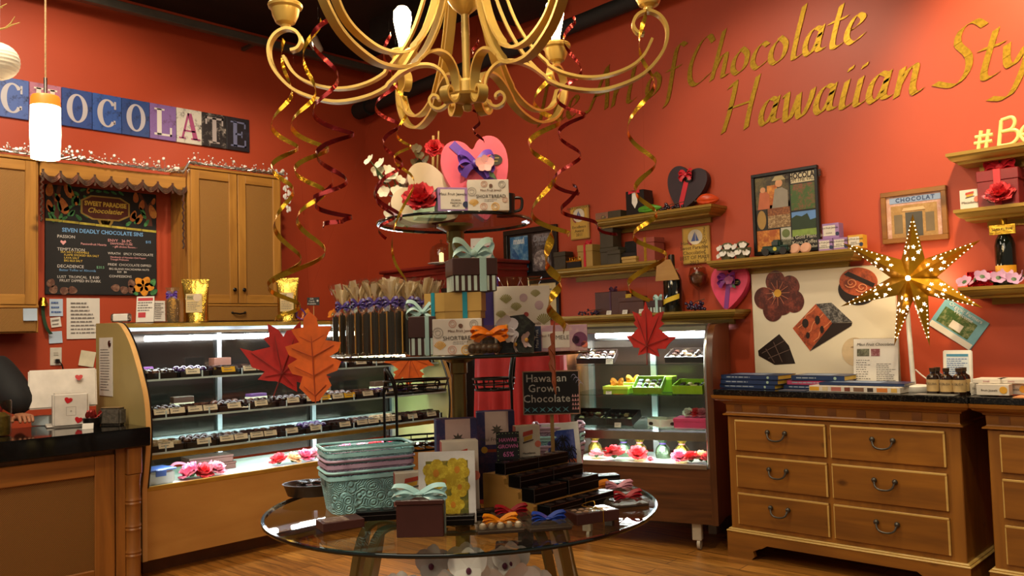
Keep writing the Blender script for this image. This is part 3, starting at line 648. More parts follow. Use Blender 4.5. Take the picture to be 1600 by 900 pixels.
t = ONE('ribbon_spray', MB().ribbon(spline([(0, 0, 0), (-.05, .02, .07), (-.13, .03, .09), (-.2, 0, .05)], 5), (.3, 1, .3), .04).ribbon(spline([(.0, 0, 0), (.06, .0, .04), (.12, .03, .075)], 5), (.3, 1, .5), .035), M('ribbon_rose', 'c47486', .35, var=.15), 'curled rose-pink ribbon behind the red flowers on the case deck', 'ribbon', Lw(.42, .16, .545), L90)

# ================================================================== items standing on the long case
def pouch(u, v, wpx, hpx, label, x=-5.72):
    P = onx(u, v, x); P.z = 1.556; dep = (P-CAM).dot(FH); k = dep/FPX; w_, h_ = wpx*k, hpx*k
    t = TH('coffee_pouch', label, 'pouch', P, YAW+.1)
    def fn(i, j):
        a = 2*pi*i; s = 1-.06*sin(pi*j); th = .045*(1-j)**1.0*(1 if j < .82 else .35)+.004
        return (w_/2*cos(a)*s*(.92+.08*j), th*sin(a), j*h_)
    O('bag', MB().grid(fn, 28, 14), foil('pouch_gold', 'c7a24a', .25, .7, 18), t); O('seal', MB().box(0, 0, h_*.93, w_*1.0, .006, h_*.09, .001), foil('pouch_gold', 'c7a24a', .25), t)
    lb = O('label_card', MB().box(-w_*.0, -.042, h_*.22, w_*.58, .003, h_*.44), M('label_kraft', 'd5bb86', .7), t)
    O('print', MB().box(0, -.044, h_*.52, w_*.5, .001, h_*.1), M('ink_olive', '6d6a3c', .8), lb); O('emblem', MB().at(w_*.12, -.045, h_*.57, rx=pi/2).cyl(.022*w_/.15, .001, 14), cream, lb); TX('SWEET\nPARADISE', .014*w_/.15, cream, lb, -w_*.1, -.0455, h_*.57, 'text'); O('small_print', scribble(MB(), -w_*.24, w_*.24, h_*.26, h_*.48, 5, -.044, seed=int(u)), ink, lb)
pouch(306, 503, 42, 66, 'gold foil coffee pouch in front of the tall cabinet\'s left door'); pouch(450, 501, 35, 66, 'gold foil coffee pouch at the right side of the tall cabinet')
P = Vector((-5.72, yat(270, -5.72, 1.56), 1.556))
t = TH('treat_bag', 'slim cellophane bag of gold sweets tied with purple ribbon', 'treat bag', P, YAW)
cello = glass('cellophane', 'ece6da', 1.5, .05, .12, 'c9b48a'); gsw = foil('sweet_gold', '9c7430', .3, .8, 70)
O('sweets', MB().lathe([(.035, 0), (.045, .02), (.045, .14), (.03, .165), (0, .17)], 14, sy=.7), gsw, t); O('cellophane', MB().lathe([(.05, 0), (.052, .15), (.015, .185), (.035, .205), (.05, .24)], 16, sy=.75), cello, t)
def bow_mb(mb, R=.05, w_=.02, tails=True, loops=2, seed=0, fz=1):
    w_ = w_*1.25; mb.M = mb.M @ Matrix.Diagonal((1, 1, fz, 1))
    r2 = random.Random(seed)
    for s in (-1, 1):
        for q in range(loops):
            e = (q-(loops-1)/2)*.7; d = (r2.random()-.5)*.3*R
            mb.ribbon(spline([(0, 0, 0), (s*R*.55, -.1*R+d, R*(.45+e*.5)), (s*R*1.05, -.12*R, R*(.30+e)), (s*R*.9, -.0*R+d, R*(-.12+e*.8)), (s*R*.4, .12*R, R*(-.1)), (0, 0, 0)], 5), (-s*.25, .55, .8), w_)
        if tails: mb.ribbon(spline([(0, 0, 0), (s*R*.5, -.15*R, -R*.35), (s*R*.8, -.1*R, -R*.85)], 5), (.85, .3, .45*s), w_*.8)
    return mb.ball(0, -.1*R, .0, w_*.55, w_*.5, w_*.5, 8, 6)
purple = M('ribbon_purple', '5b3a9c', .35, var=.2)
O('bow', bow_mb(MB().at(0, -.01, .185), .035, .018), purple, t)
P = Vector((-5.75, yat(226, -5.75, 1.56), 1.556))
t = TH('flyer_stand', 'clear acrylic stand holding a red and white flyer', 'flyer', P, YAW+.05, rx=-.12)
O('holder', MB().box(0, .006, 0, .125, .004, .185).box(0, .03, 0, .125, .06, .004), acry, t); O('flyer', MB().box(0, 0, .004, .118, .002, .176), paper, t)
O('print_red', MB().box(0, -.002, .15, .1, .001, .02).box(-.02, -.002, .035, .05, .001, .035), M('print_red', 'b8343c', .7), t); O('print_grey', scribble(MB(), -.05, .05, .075, .145, 4, -.002, .5), ink, t)
P = Vector((-5.7, yat(189, -5.7, 1.56), 1.556))
t = TH('wrapped_bar', 'white wrapped bar with silver ends on the case top', 'bar', P, YAW)
O('label', MB().box(0, 0, .008, .10, .03, .05, .006), M('wrap_white', 'd6d0c8', .5), t); O('wrapper', MB().box(0, 0.002, .005, .135, .026, .056, .01), foil('wrap_silver', 'a8a4a0', .25, .8, 60), t, label='crinkled silver ends')
P = Vector((-5.62, yat(490, -5.62, 1.56), 1.556))
t = TH('gift_card_sign', 'small black gift card sign on a stick above the case', 'sign', P, YAW)
O('stick', MB().tube([(0, .01, .03), (0, .01, .13)], .003, 6).lathe([(.03, 0), (.03, .01), (.01, .03), (0, .03)], 12), M('stick_wood', 'c9a56a', .6), t); O('card', MB().box(0, 0, .115, .095, .003, .062, .001), black, t); TX('Gift\nCards\nAvailable', .019, chalkW, t, -.012, -.002, .147, 'text'); O('motif', MB().at(.034, -.002, .15, rx=pi/2).cyl(.008, .001, 10), chalkW, t)
org = M('silk_orange', 'dd7e16', .55, var=.25)
P2 = Vector((-5.66, yat(483, -5.66, 1.57), 1.60)); flower(P2+Vector((0, -.02, -.0)), .055, org, 'orange silk flower beside the gift card sign', None, 0, 1.1, kind='orchid')
P2 = Vector((-5.6, yat(520, -5.6, 1.57), 1.60)); flower(P2+Vector((0, 0, -.0)), .05, org, 'orange silk bloom at the left of the cookie bags', None, 0, 1.0, kind='orchid')
ONE('ribbon_loop', MB().ribbon(spline([(0, 0, 0), (-.05, 0, .03), (-.03, 0, .09), (.01, .01, .05), (0, 0, 0)], 5), (.2, 1, .1), .03), purple, 'purple ribbon loop on the case top under the gift card sign', 'ribbon', Vector((-5.62, yat(474, -5.62, 1.57), 1.56)), YAW)
# printed sheet on the end panel
t = TH('paper_list', 'long printed price list with a small brown medallion on the olive panel', 'paper', Vector((-5.76, 2.118, 1.27)), 0)
pc = aty = None
O('sheet', MB().box(.02, -.001, -.19, .225, .002, .38), paper, t); O('print', scribble(MB(), -.07, .09, -.16, .12, 16, -.003, .3, 9), ink, t); O('medallion', MB().at(.09, -.004, .15, rx=pi/2).lathe([(.022, 0), (.02, .004), (0, .006)], 14).box(0, 0, 0, .001, .001, .001), M('medallion_brown', '3a1410', .3), t)

# ================================================================== walnut display case (right, turned to the room)
RC = Vector((-2.78, 4.70, 0)); RZ = rad(18); RW = 1.03
Rw = lambda x, y, z: Vector((RC.x+x*cos(RZ)-y*sin(RZ), RC.y+x*sin(RZ)+y*cos(RZ), z))
wal = wood('walnut', '70411e', '3c200e', 'x', .3, 26, .35); walz = wood('walnut_upright', '6c3e1c', '3c200e', 'z', .3, 20, .35)
t = rcase = TH('display_case', 'walnut-based glass chocolate case beside the pine dresser', 'display case', RC, RZ)
pf2 = spline([(.20, 1.43), (.13, 1.42), (.06, 1.36), (.02, 1.26), (.0, 1.1), (0, .9), (0, .53)], 5)
O('base', MB().box(-RW/2-.02, .29, .17, RW-.0, .56, .35, .002), wal, t)
side_panel(t, -.04, .0, pf2, .57, .17, 1.44, walz, walz); side_panel(t, -RW-.04, -RW, pf2, .57, .17, 1.44, walz, walz)
O('steel_edge', MB().tube([(-.046, a+.004, b) for a, b in pf2], .010, 6).tube([(-RW+.006, a+.004, b) for a, b in pf2], .010, 6), steel, t)
O('front_glass', MB().grid(lambda i, j: (-.05-i*(RW-.1), pf2[int(j*(len(pf2)-1)+.5)][0]+.012, pf2[int(j*(len(pf2)-1)+.5)][1]), 1, len(pf2)-1), CG, t)
O('top_board', MB().box(-RW/2-.02, .38, 1.425, RW-.04, .37, .015), M('top_steel', '4b443a', .3, .4), t)
O('canopy', MB().box(-RW/2-.02, .22, 1.395, RW-.1, .08, .03, .003), M('canopy_steel', '8d8678', .35, .6), t)
O('deck', MB().box(-RW/2-.02, .29, .52, RW-.08, .55, .012), M('deck_white', 'dcd8cf', .25), t); O('front_sill', MB().box(-RW/2-.02, .008, .515, RW-.08, .02, .03, .002).box(-RW/2-.02, .02, .69, RW-.08, .01, .055), steel, t)
bk = MB()
for x in (-RW+.02, -RW*.52, -.06): bk.box(x, .53, .53, .04, .03, .86)
bk.box(-RW/2-.02, .53, 1.34, RW-.1, .03, .05)
O('back_frame', bk, M('frame_silver', 'c7ccd2', .3, .9), t); O('back_door', MB().box(-RW/2-.02, .555, .55, RW-.1, .008, .84), M('back_dark', '33241c', .2, .3, .2, 5), t)
RS = [1.185, .985, .765]
for z in RS: O('shelf', MB().box(-RW/2-.02, .27, z-.01, RW-.1, .48, .008), shelfg, t)
O('light_tube', MB().tube([(-.86, .24, 1.375), (-.16, .24, 1.375)], .017, 10), tube_m, t)
O('deck_tube', MB().tube([(-.92, .5, .67), (-.08, .5, .67)], .014, 10), M('tube_soft', 'dfe8ff', .5, emit=4), t)
O('caster', MB().box(-.15, .06, .06, .06, .05, .11, .004).at(-.15, .06, .035, ry=pi/2).cyl(.034, .02, 14).at(), M('caster_pale', 'b7aa94', .5), t); O('caster', MB().box(-.9, .06, .06, .06, .05, .11, .004).at(-.9, .06, .035, ry=pi/2).cyl(.034, .02, 14), M('caster_pale', 'b7aa94', .5), t)
O('caster', MB().box(-.15, .5, .0, .06, .05, .17, .004), M('caster_pale', 'b7aa94', .5), t); O('caster', MB().box(-.9, .5, .0, .06, .05, .17, .004), M('caster_pale', 'b7aa94', .5), t)
lamp('AREA', Rw(-.54, .24, 1.36), 30, (.95, .98, .9), .8, Rw(-.54, .2, .5), sy=.04, name='case_tube_light'); lamp('AREA', Rw(-.54, .06, .685), 7, (.93, 1, .93), .9, Rw(-.54, .2, .5), sy=.04, name='deck_fill_light')  # the deck lamp is added fill at the front, not at the tube
def ru(u, y, z):                                     # case-local x of the point seen in column u
    x = -.5
    for _ in range(12): x += (u-proj(Rw(x, y, z))[0])*.0036
    return x
def open_box(x, y, z, w_, d_, h_, bm, label, rz=0, fill=choc, kind=0, lid=None, tilt=0, group=None, n=(4, 2)):
    t = TH('open_chocolate_box', label, 'box', Rw(x, y, z+sin(tilt)*d_/2+.002), RZ+rz, group, rx=tilt)
    if tilt: O('prop', MB().at(0, d_*.3, 0, rx=-tilt).box(0, 0, -sin(tilt)*d_*.8, w_*.6, .01, sin(tilt)*d_*.75), acry, t)
    O('box', MB().box(0, 0, 0, w_, d_, .004).box(0, -d_/2, 0, w_, .004, h_).box(0, d_/2, 0, w_, .004, h_).box(-w_/2, 0, 0, .004, d_, h_).box(w_/2, 0, 0, .004, d_, h_).box(0, 0, h_*.3, w_-.01, d_-.01, .003), bm, t)
    for i in range(n[0]):
        for j in range(n[1]):
            q = Vector(((i+.5)/n[0]-.5, (j+.5)/n[1]-.5, 0)); P = t.matrix_world @ Vector((q.x*w_*.92, q.y*d_*.9, h_*.3+.004))
            chocolate(P, RZ+rz, (kind+i) % 4, fill if (i+j) % 3 else chocw, f'chocolate piece in the {label}'[:90] if False else 'single chocolate in a compartment of an open gift box in the walnut-based case', 'chocolates in the gift boxes of the walnut case', .95).rotation_euler = (tilt, 0, RZ+rz)
    if lid: O('lid', MB().box(0, d_/2+.004, 0, w_+.004, .006, d_*.55, .002), lid, t)
    return t
dk = M('box_dark', '1c1210', .3)
z = RS[0]
open_box(ru(934, .2, z), .2, z, .26, .17, .04, dk, 'open dark box of chocolates at the left of the top shelf', .15, tilt=.32, n=(5, 3)); open_box(ru(1078, .2, z), .2, z, .28, .17, .04, dk, 'open dark box of chocolates at the right of the top shelf', -.12, tilt=.32, n=(5, 3))
def tent(P, rz, label, m_=paper, s=1.0):
    t = TH('price_card', label, 'card', P, rz); O('card', MB().at(rx=-.25).box(0, 0, 0, .05*s, .001, .035*s), m_, t); O('print', scribble(MB().at(rx=-.25), -.018*s, .018*s, .008*s, .03*s, 2, -.0012), ink, t); return t
tent(Rw(ru(952, .06, z), .06, z), RZ, 'white price card before the left box on the top shelf')
lime = M('box_lime', '86a81c', .4); limel = M('box_lime_lid', 'c7d84a', .4); z = RS[1]
def lime_box(u, y, w_, label, bow=True, rz=0, h_=.05):
    t = TH('lime_gift_box', label, 'box', Rw(ru(u, y, z), y, z), RZ+rz); O('box', MB().box(0, 0, 0, w_, .12, h_, .002), lime, t); O('lid', MB().box(0, 0, h_-.018, w_+.006, .126, .022, .002), limel, t)
    if bow: O('bow', bow_mb(MB().at(0, -.01, h_+.018), .042, .018), M('ribbon_orange', 'e08a12', .4, var=.15), t)
lime_box(966, .08, .17, 'lime green gift box with an orange bow at the shelf front', True); lime_box(990, .26, .17, 'lime green gift box with an orange bow behind the open one', True, .1, .06); lime_box(1036, .3, .16, 'plain lime green box standing at the back of the shelf', False, 0, .1)
open_box(ru(1016, .12, z), .12, z, .19, .14, .05, lime, 'open lime box of dark chocolates in the middle shelf centre', 0, tilt=.5, n=(4, 3)); open_box(ru(1081, .14, z), .14, z, .2, .16, .055, lime, 'open lime box of mixed chocolates at the shelf right', -.1, tilt=.22, n=(4, 3))
tent(Rw(ru(951, .015, z), .015, z), RZ, 'white price card leaning on the front lime box', s=.8); t = TH('price_card', 'orange and red card lying before the lime boxes', 'card', Rw(ru(963, .03, z), .01, z), RZ); O('card', MB().box(.02, .012, 0, .07, .02, .002), M('card_orange', 'd8641e', .6), t)
z = RS[2]
open_box(ru(928, .2, z), .2, z, .22, .18, .05, dk, 'open dark chocolate box at the left of the lower shelf', .1, tilt=.3, n=(4, 2)); open_box(ru(972, .2, z), .2, z, .22, .16, .05, dk, 'open dark box with square pieces beside a white card', -.1, kind=2, tilt=.3, n=(4, 2))
tent(Rw(ru(965, .03, z), .03, z), RZ, 'white price card on the lower shelf of the walnut case', s=.9)
def heart(w_, h_, n=40):
    half = [(0, .86), (.10, .955), (.25, 1.0), (.40, .95), (.49, .80), (.48, .60), (.38, .38), (.20, .16), (.06, .03)]
    P = half+[(0, 0)]+[(-a, b) for a, b in half[1:]][::-1]
    return [(a*w_, b*h_) for a, b in spline(P, 3, True)]
t = TH('heart_box', 'open white heart box filled with chocolates on the lower shelf', 'box', Rw(ru(1036, .17, z), .1, z), RZ)
hp = heart(.25, .2); O('box', MB().slab(hp, 0, .006), M('card_white', 'd8d2c8', .5), t); wl = MB(); wl.ribbon([(a, b, .024) for a, b in hp+hp[:1]], (0, 0, 1), .048, .004); O('wall', wl, M('card_white', 'd8d2c8', .5), t)
for i in range(5):
    for j in range(3): chocolate(Rw(ru(1036, .17, z)+(i-2)*.036, .1+.09+(j-1)*.036, z+.008), RZ, j % 4, choc, 'single chocolate in a compartment of an open gift box in the walnut-based case', 'chocolates in the gift boxes of the walnut case', 1.0)
t = TH('pink_gift_box', 'bright pink gift box topped with silk blooms on the lower shelf', 'box', Rw(ru(1084, .16, z), .16, z), RZ); O('box', MB().box(0, 0, 0, .22, .17, .055, .003), M('box_pink', 'c83a68', .45), t); O('lid', MB().box(0, 0, .04, .226, .176, .024, .003), M('box_pink', 'c83a68', .45), t)
for i, (dx, m_, c) in enumerate([(-.03, whitef, 'white'), (.02, redf, 'red'), (.06, rosef, 'rose-pink')]): flower(Rw(ru(1084, .16, z)+dx, .15, z+.085), .04, m_, f'{c} silk bloom resting on the pink gift box', None, RZ, .6)
ddeck = [(898, rosef, .04, 'dusty rose'), (932, rosef, .05, 'long pale-pink'), (960, redf, .075, 'large coral'), (996, redf, .07, 'round coral'), (1016, rosef, .03, 'tiny rose'), (1062, pinkf, .06, 'spiky pink'), (1080, redf, .06, 'deep red'), (1096, peach, .06, 'cream'), (1106, redf, .055, 'crimson')]
for i, (u, m_, R, c) in enumerate(ddeck):
    y_ = .08+.05*(i % 2); flower(Rw(ru(u, y_, .55), y_, .532+R*.5), R, m_, f'{c} silk flower on the bottom deck of the walnut case', 'flowers on the deck of the walnut case', rr.uniform(0, 6), rr.uniform(.2, .7))
for i, u in enumerate((930, 975, 1000, 1036, 1066)):
    t = TH('favour_bag', f'{"green" if i % 2 else "gold"} foil favour bag on the walnut case deck, {ORD[i]} from the left', 'bag', Rw(ru(u, .3, .55), .3, .532), RZ)
    O('bag', MB().lathe([(.05, 0), (.055, .03), (.046, .07), (.02, .098), (.034, .118), (.05, .132), (.03, .128), (0, .10)], 12, sy=.7), foil('favour_sage', '6b7f6a', .35, .9, 40) if i % 2 else foil('favour_gold', 'a08a3c', .3, .9, 50), t); O('crimp', MB().lathe([(.023, .094), (.023, .102)], 14, sy=.7), purple if i % 2 else M('ribbon_rose', 'c47486', .35), t)

# ================================================================== wall shelves with moulded edges
shelfm = M('shelf_olive_gold', '97772f', .36, .4, .04, 6)
def wall_shelf(u0, u1, z, label, D=.215, x0=None, x1=None):
    y = WY-D; x0 = xat(u0, y, z) if x0 is None else x0; x1 = xat(u1, y, z) if x1 is None else x1
    t = TH('wall_shelf', label, 'shelf', ((x0+x1)/2, WY, z)); w = (x1-x0)/2
    rings = [(0, 0), (-.018, 0), (-.021, .008), (-.030, .010), (-.044, .022), (-.052, .036), (-.054, .044), (-.066, .05)]
    vs, fs = [], []
    for dz, ins in rings:
        vs += [(-w+ins, 0, dz), (-w+ins, -D+ins, dz), (w-ins, -D+ins, dz), (w-ins, 0, dz)]
    for k in range(len(rings)-1):
        for i in range(4): j = (i+1) % 4; fs.append((4*k+i, 4*k+4+i, 4*k+4+j, 4*k+j))
    fs += [(0, 1, 2, 3), tuple(4*len(rings)-4+i for i in (3, 2, 1, 0))]
    mb = MB().add(vs, fs); O('ledge', mb, shelfm, t, 20)
    O('cleat', MB().box(0, -.012, -.10, 2*w-.24, .024, .036), shelfm, t)
    return x0, x1
ZA, ZB, ZC, ZD, ZE, ZF, ZG = 2.262, 1.91, 1.53, 1.868, 2.352, 2.03, 1.596
wall_shelf(926, 1111, ZA, 'top shelf of the left group, holding the cacao pod and dark heart')
wall_shelf(858, 1025, ZB, 'middle shelf of the left group, holding stacked dark boxes')
wall_shelf(862, 1149, ZC, 'lowest shelf of the left group, above the walnut case')
wall_shelf(1104, 1336, ZD, 'wide shelf under the plantation poster')
wall_shelf(1477, 0, ZE, 'upper right shelf carrying the hashtag letters', x1=-.35)
wall_shelf(1489, 0, ZF, 'middle right shelf with the red gift box', x1=-.35)
wall_shelf(1496, 0, ZG, 'lower right shelf with the bottle and orchid petals', x1=-.35)
def place(u0, u1, z, y=5.19): a, b = xat(u0, y, z), xat(u1, y, z); return Vector(((a+b)/2, y, z)), b-a
def hgt(u, vb, vt, y): return ony(u, vt, y).z-ony(u, vb, y).z
cartn = M('carton_brown', '4c2a1f', .5); kraft = M('kraft', 'a5813f', .65, var=.06); ribred = M('ribbon_red', 'c02430', .35, var=.15); olivebox = M('box_olive', '3d3524', .45)
def gift(P, rz, w, d, h, bm, label, ribm=None, lidh=.25, bow=0, group=None, name='gift_box', vert=1, horiz=0, ribw=.022, lidm=None):
    t = TH(name, label, 'gift box', P, rz, group)
    O('box', MB().box(0, 0, 0, w, d, h*(1-lidh), .0025), bm, t)
    O('lid', MB().box(0, 0, h*(1-lidh), w+.006, d+.006, h*lidh, .003), lidm or bm, t)
    if ribm:
        rb = MB()
        if vert: rb.box(0, 0, -.0005, ribw, d+.010, h+.0025, .001)
        if horiz: rb.box(0, 0, -.0005, w+.010, ribw, h+.0025, .001)
        if horiz == 2: rb.box(0, 0, h*.45, w+.009, d+.009, ribw*.7, .001)
        O('ribbon', rb, ribm, t)
        if bow: O('bow', bow_mb(MB().at(0, -d*.0, h+bow*.28), bow, ribw*1.0), ribm, t)
    return t
def grapes(P, n, R, label, m_, spread=(.07, .03, .035)):
    t = TH('grape_cluster', label, 'grapes', P); r2 = random.Random(n); fr = MB()
    for i in range(n): fr.ball(r2.uniform(-1, 1)*spread[0], r2.uniform(-1, 1)*spread[1], R+abs(r2.gauss(0, .5))*spread[2], R, nu=8, nv=6)
    O('berries', fr, m_, t, kind='stuff'); O('stalk', MB().tube([(-spread[0], 0, R), (0, 0, spread[2]*1.3), (spread[0]*1.1, .01, spread[2]*1.6)], .003, 5), M('stalk_brown', '4a3420', .6), t)
def heart_gift(P, w, h, d, m_, label, ribm, rot=0, rz=0, lean=.12, diag=.0, oval=(.28, .12), bowR=.06, bowz=.62, flowerm=None, band=True, name='heart_box', bow=True, sticker=dk):
    t = TH(name, label, 'heart box', P, rz, rx=-lean)
    piv = lambda mb: mb.at(0, 0, 0, ry=rot)
    hp = [(a*.97, b*.97+.03*h*.5) for a, b in heart(w, h)]
    z0 = -min((a*-sin(rot)+b*cos(rot)) for a, b in heart(w, h))
    O('box', MB().at(0, 0, z0, ry=rot).prism(hp, d/2, d), m_, t, 50); O('lid', MB().at(0, 0, z0, ry=rot).prism(heart(w, h), d*.55, 0), m_, t, 50)
    if band:
        rb = MB().at(sin(rot)*h*bowz, 0, z0+cos(rot)*h*bowz, ry=diag).box(0, -.003, -h*.46, w*.13, .003, h*.84) if diag else MB().at(0, 0, z0, ry=rot)
        if not diag: rb.box(0, -.002, h*.03, w*.12, .003, h*.8); rb.box(0, d*.27, h*.68, w*.12, d*.6, .003)
        O('ribbon', rb, ribm, t)
    c = Vector((sin(rot)*h*bowz, -.012, z0+cos(rot)*h*bowz))
    if bow: O('bow', bow_mb(MB().at(c.x, c.y-.015, c.z), bowR, bowR*.42), ribm, t)
    if flowerm: 
        f = orchid(MB().at(c.x+bowR*.5, c.y-.03, c.z-bowR*.1, rx=pi/2), bowR*.62); O('blossom', f, flowerm, t); O('leaf', MB().at(c.x+bowR*.9, c.y-.02, c.z-bowR*.7, ry=.8).prism([(-.03, 0), (0, .012), (.03, 0), (0, -.012)], 0, -.002), M('leaf_green', '3b5a34', .5), t)
    if oval:
        n = 20; s = MB().at(w*oval[0], -.003, z0+h*(.5+oval[1])).prism([(.11*w*cos(2*pi*k/n), .085*w*sin(2*pi*k/n)) for k in range(n)], 0, -.002); O('sticker', s, sticker, t)
        O('sticker_text', MB().box(w*oval[0], -.0065, z0+h*(.515+oval[1]), w*.12, .001, w*.015).box(w*oval[0], -.0065, z0+h*(.475+oval[1]), w*.08, .001, w*.015), M('sticker_gold', 'a08c48', .5), t)
    return t
# shelf A
P, w_ = place(938, 977, ZA); t = TH('clear_sample_box', 'small clear-lidded box with a brown end on the top left shelf', 'box', P); O('tray', MB().box(w_*.25, 0, 0, w_*.5, .12, .06, .002).box(0, 0, 0, w_, .12, .008), olivebox, t); O('cover', MB().box(-w_*.25, 0, .008, w_*.5, .12, .05), glass('cover_plastic', 'e0d6c8', 1.4, .05, .25, 'b4a48c'), t); O('sweet', MB().ball(-w_*.3, -.02, .025, .02), foil('pouch_gold', 'c7a24a', .25), t)
P, w_ = place(986, 1014, ZA); h_ = hgt(1000, 332, 293, 5.19)
t = TH('tuxedo_box', 'black box dressed like a tuxedo with red bow tie', 'box', P); O('box', MB().box(0, 0, 0, w_, .12, h_, .003), black, t); O('shirt', MB().prism([(-w_*.16, h_*.5), (0, h_*.28), (w_*.16, h_*.5), (w_*.13, h_*.92), (-w_*.13, h_*.92)], -.0605, -.0615), M('shirt_white', 'd8d0c4', .6), t); O('bow_tie', MB().prism([(-w_*.3, h_*.86), (0, h_*.92), (w_*.3, h_*.86), (w_*.3, h_*1.0), (0, h_*.95), (-w_*.3, h_*1.0)], -.062, -.07), ribred, t)
P, w_ = place(995, 1034, ZA, 5.15)
def cacao(P, L, R, m_, label, rz=0, up=0):
    t = TH('cacao_pod', label, 'cacao pod', P, rz); n = 40
    def fn(i, j):
        a = 2*pi*i; s = j; r = R*(sin(pi*(s*.96+.02))**.65)*(1-.28*s)*(1+.06*cos(10*a)); return (-L/2+L*s, r*cos(a), R*.95+r*sin(a)+up*s)
    O('husk', MB().grid(fn, n, 14), m_, t); O('stem', MB().tube([(-L/2-.015, 0, R*.95), (-L/2+.01, 0, R*.95)], .007, 6), M('stalk_brown', '4a3420', .6), t); return t
cacao(P, w_*1.0, .038, M('pod_green', '4d8a1f', .35, var=.25), 'green cacao pod lying at the front of the top shelf')
P, w_ = place(1092, 1121, ZA, 5.2); cacao(P, w_*1.05, .05, M('pod_orange', 'd0481c', .35, var=.2), 'orange-red cacao pod beside the dark heart box', .3)
grp = M('grape_purple', '2c1838', .2, coat=.4); grd = M('grape_dark', '22121f', .15, coat=.5)
P, w_ = place(1030, 1066, ZA, 5.12); grapes(P, 16, .013, 'dark grape cluster before the dark heart box', grd, (w_*.5, .02, .03))
P, w_ = place(1032, 1093, ZA, 5.21); heart_gift(P, w_*1.02, w_*.98, .06, M('heart_dark', '2d1a20', .45), 'dark brown heart box with a red bow on the top shelf', ribred, .25, 0, .1, 0, (.22, .2), .05, .80)
# shelf B
P, w_ = place(874, 888, ZB, 5.22); gift(P, 0, .12, .1, .15, olivebox, 'dark olive box half hidden at the left end of the middle shelf')
P, w_ = place(891, 912, ZB, 5.15); t = TH('candle_tin', 'small black tin with gold foil twists on top', 'tin', P); O('tin', MB().box(0, 0, 0, w_, .09, .055, .003), black, t); tw = MB()
for i in range(5): tw.lathe([(.009, .055), (.006, .075), (.011, .088), (0, .092)], 8, (i-2)*w_*.19, -.02)
O('twists', tw, foil('foil_gold', 'c9962e', .22), t); O('rim', MB().box(0, 0, .05, w_+.004, .094, .012), foil('foil_gold', 'c9962e', .22), t)
P, w_ = place(910, 933, ZB, 5.18); gift(P, 0, w_, .11, hgt(921, 422, 387, 5.18), kraft, 'tan gift box with a red ribbon on the middle shelf', ribred, .3, .03)
P, w_ = place(945, 976, ZB, 5.2); gift(P, 0, .17, .13, .135, olivebox, 'lower olive box carrying a smaller box, middle shelf'); gift(P+Vector((-.03, 0, .136)), .0, .125, .11, .155, olivebox, 'olive box with a gold crest standing atop a lower box')
O('crest', MB().prism([(-.03, .11), (.03, .11), (.025, .125), (0, .13), (-.025, .125)], -.0585, -.0595), M('crest_grey', '8a8878', .4, .5), bpy.data.objects['gift_box.002'] if 'gift_box.002' in bpy.data.objects else None)
P, w_ = place(970, 1000, ZB, 5.17); open_ = TH('open_gift_box', 'open black box with raised lid and small box at its front', 'gift box', P); O('box', MB().box(0, 0, 0, w_*1.1, .12, .08, .003), black, open_); O('lid', MB().at(0, .06, .08, rx=-.2).box(0, 0, 0, w_*1.1, .012, .10, .003), black, open_)
P, w_ = place(974, 996, ZB, 5.10); gift(P, 0, w_, .04, .045, kraft, 'small kraft slip box before the open black box', lidh=.5)
P, w_ = place(953, 972, ZB, 5.11); gift(P+Vector((0, 0, 0)), 0, w_, .05, .105, olivebox, 'narrow olive box standing before the stacked boxes', lidh=.3)
P, w_ = place(1003, 1031, ZB, 5.18); gift(P, 0, w_, .13, hgt(1016, 413, 376, 5.18), M('box_rust', '8c4034', .45), 'rust-red gift box with a gold ribbon at the shelf end', foil('ribbon_gold', 'c9a63a', .3), .22, 0)
# shelf C
P, w_ = place(906, 936, ZC, 5.16); grapes(P, 26, .009, 'purple berry sprig at the left of the lowest shelf', grp, (w_*.5, .03, .03))
P, w_ = place(936, 985, ZC, 5.23); gift(P, 0, w_, .09, hgt(960, 497, 461, 5.23), cartn, 'large brown box tied with plum ribbon on the lowest shelf', M('ribbon_plum', '47203a', .4), .0001, .035, ribw=.014)
P, w_ = place(971, 1009, ZC, 5.16); t = gift(P, 0, w_, .05, hgt(985, 495, 468, 5.16), cartn, 'brown box with a gold label before the large tied box', lidh=.3); O('gold_label', MB().box(-.02, -.029, .12, .055, .003, .03, .001), foil('label_gold', 'c9a63a', .3), t)
for u, lb in ((951, 'under the large tied box'), (976, 'under the brown box with gold label'), (1002, 'right of the brown box on the lowest shelf')): tent(Vector((xat(u, 5.115, ZC), 5.115, ZC)), 0, 'small white price card '+lb, s=.9)
P, w_ = place(1016, 1040, ZC, 5.17); brnm = M('box_choc', '3a1d18', .45); aqua = M('ribbon_aqua', '9dbdb8', .4, var=.08)
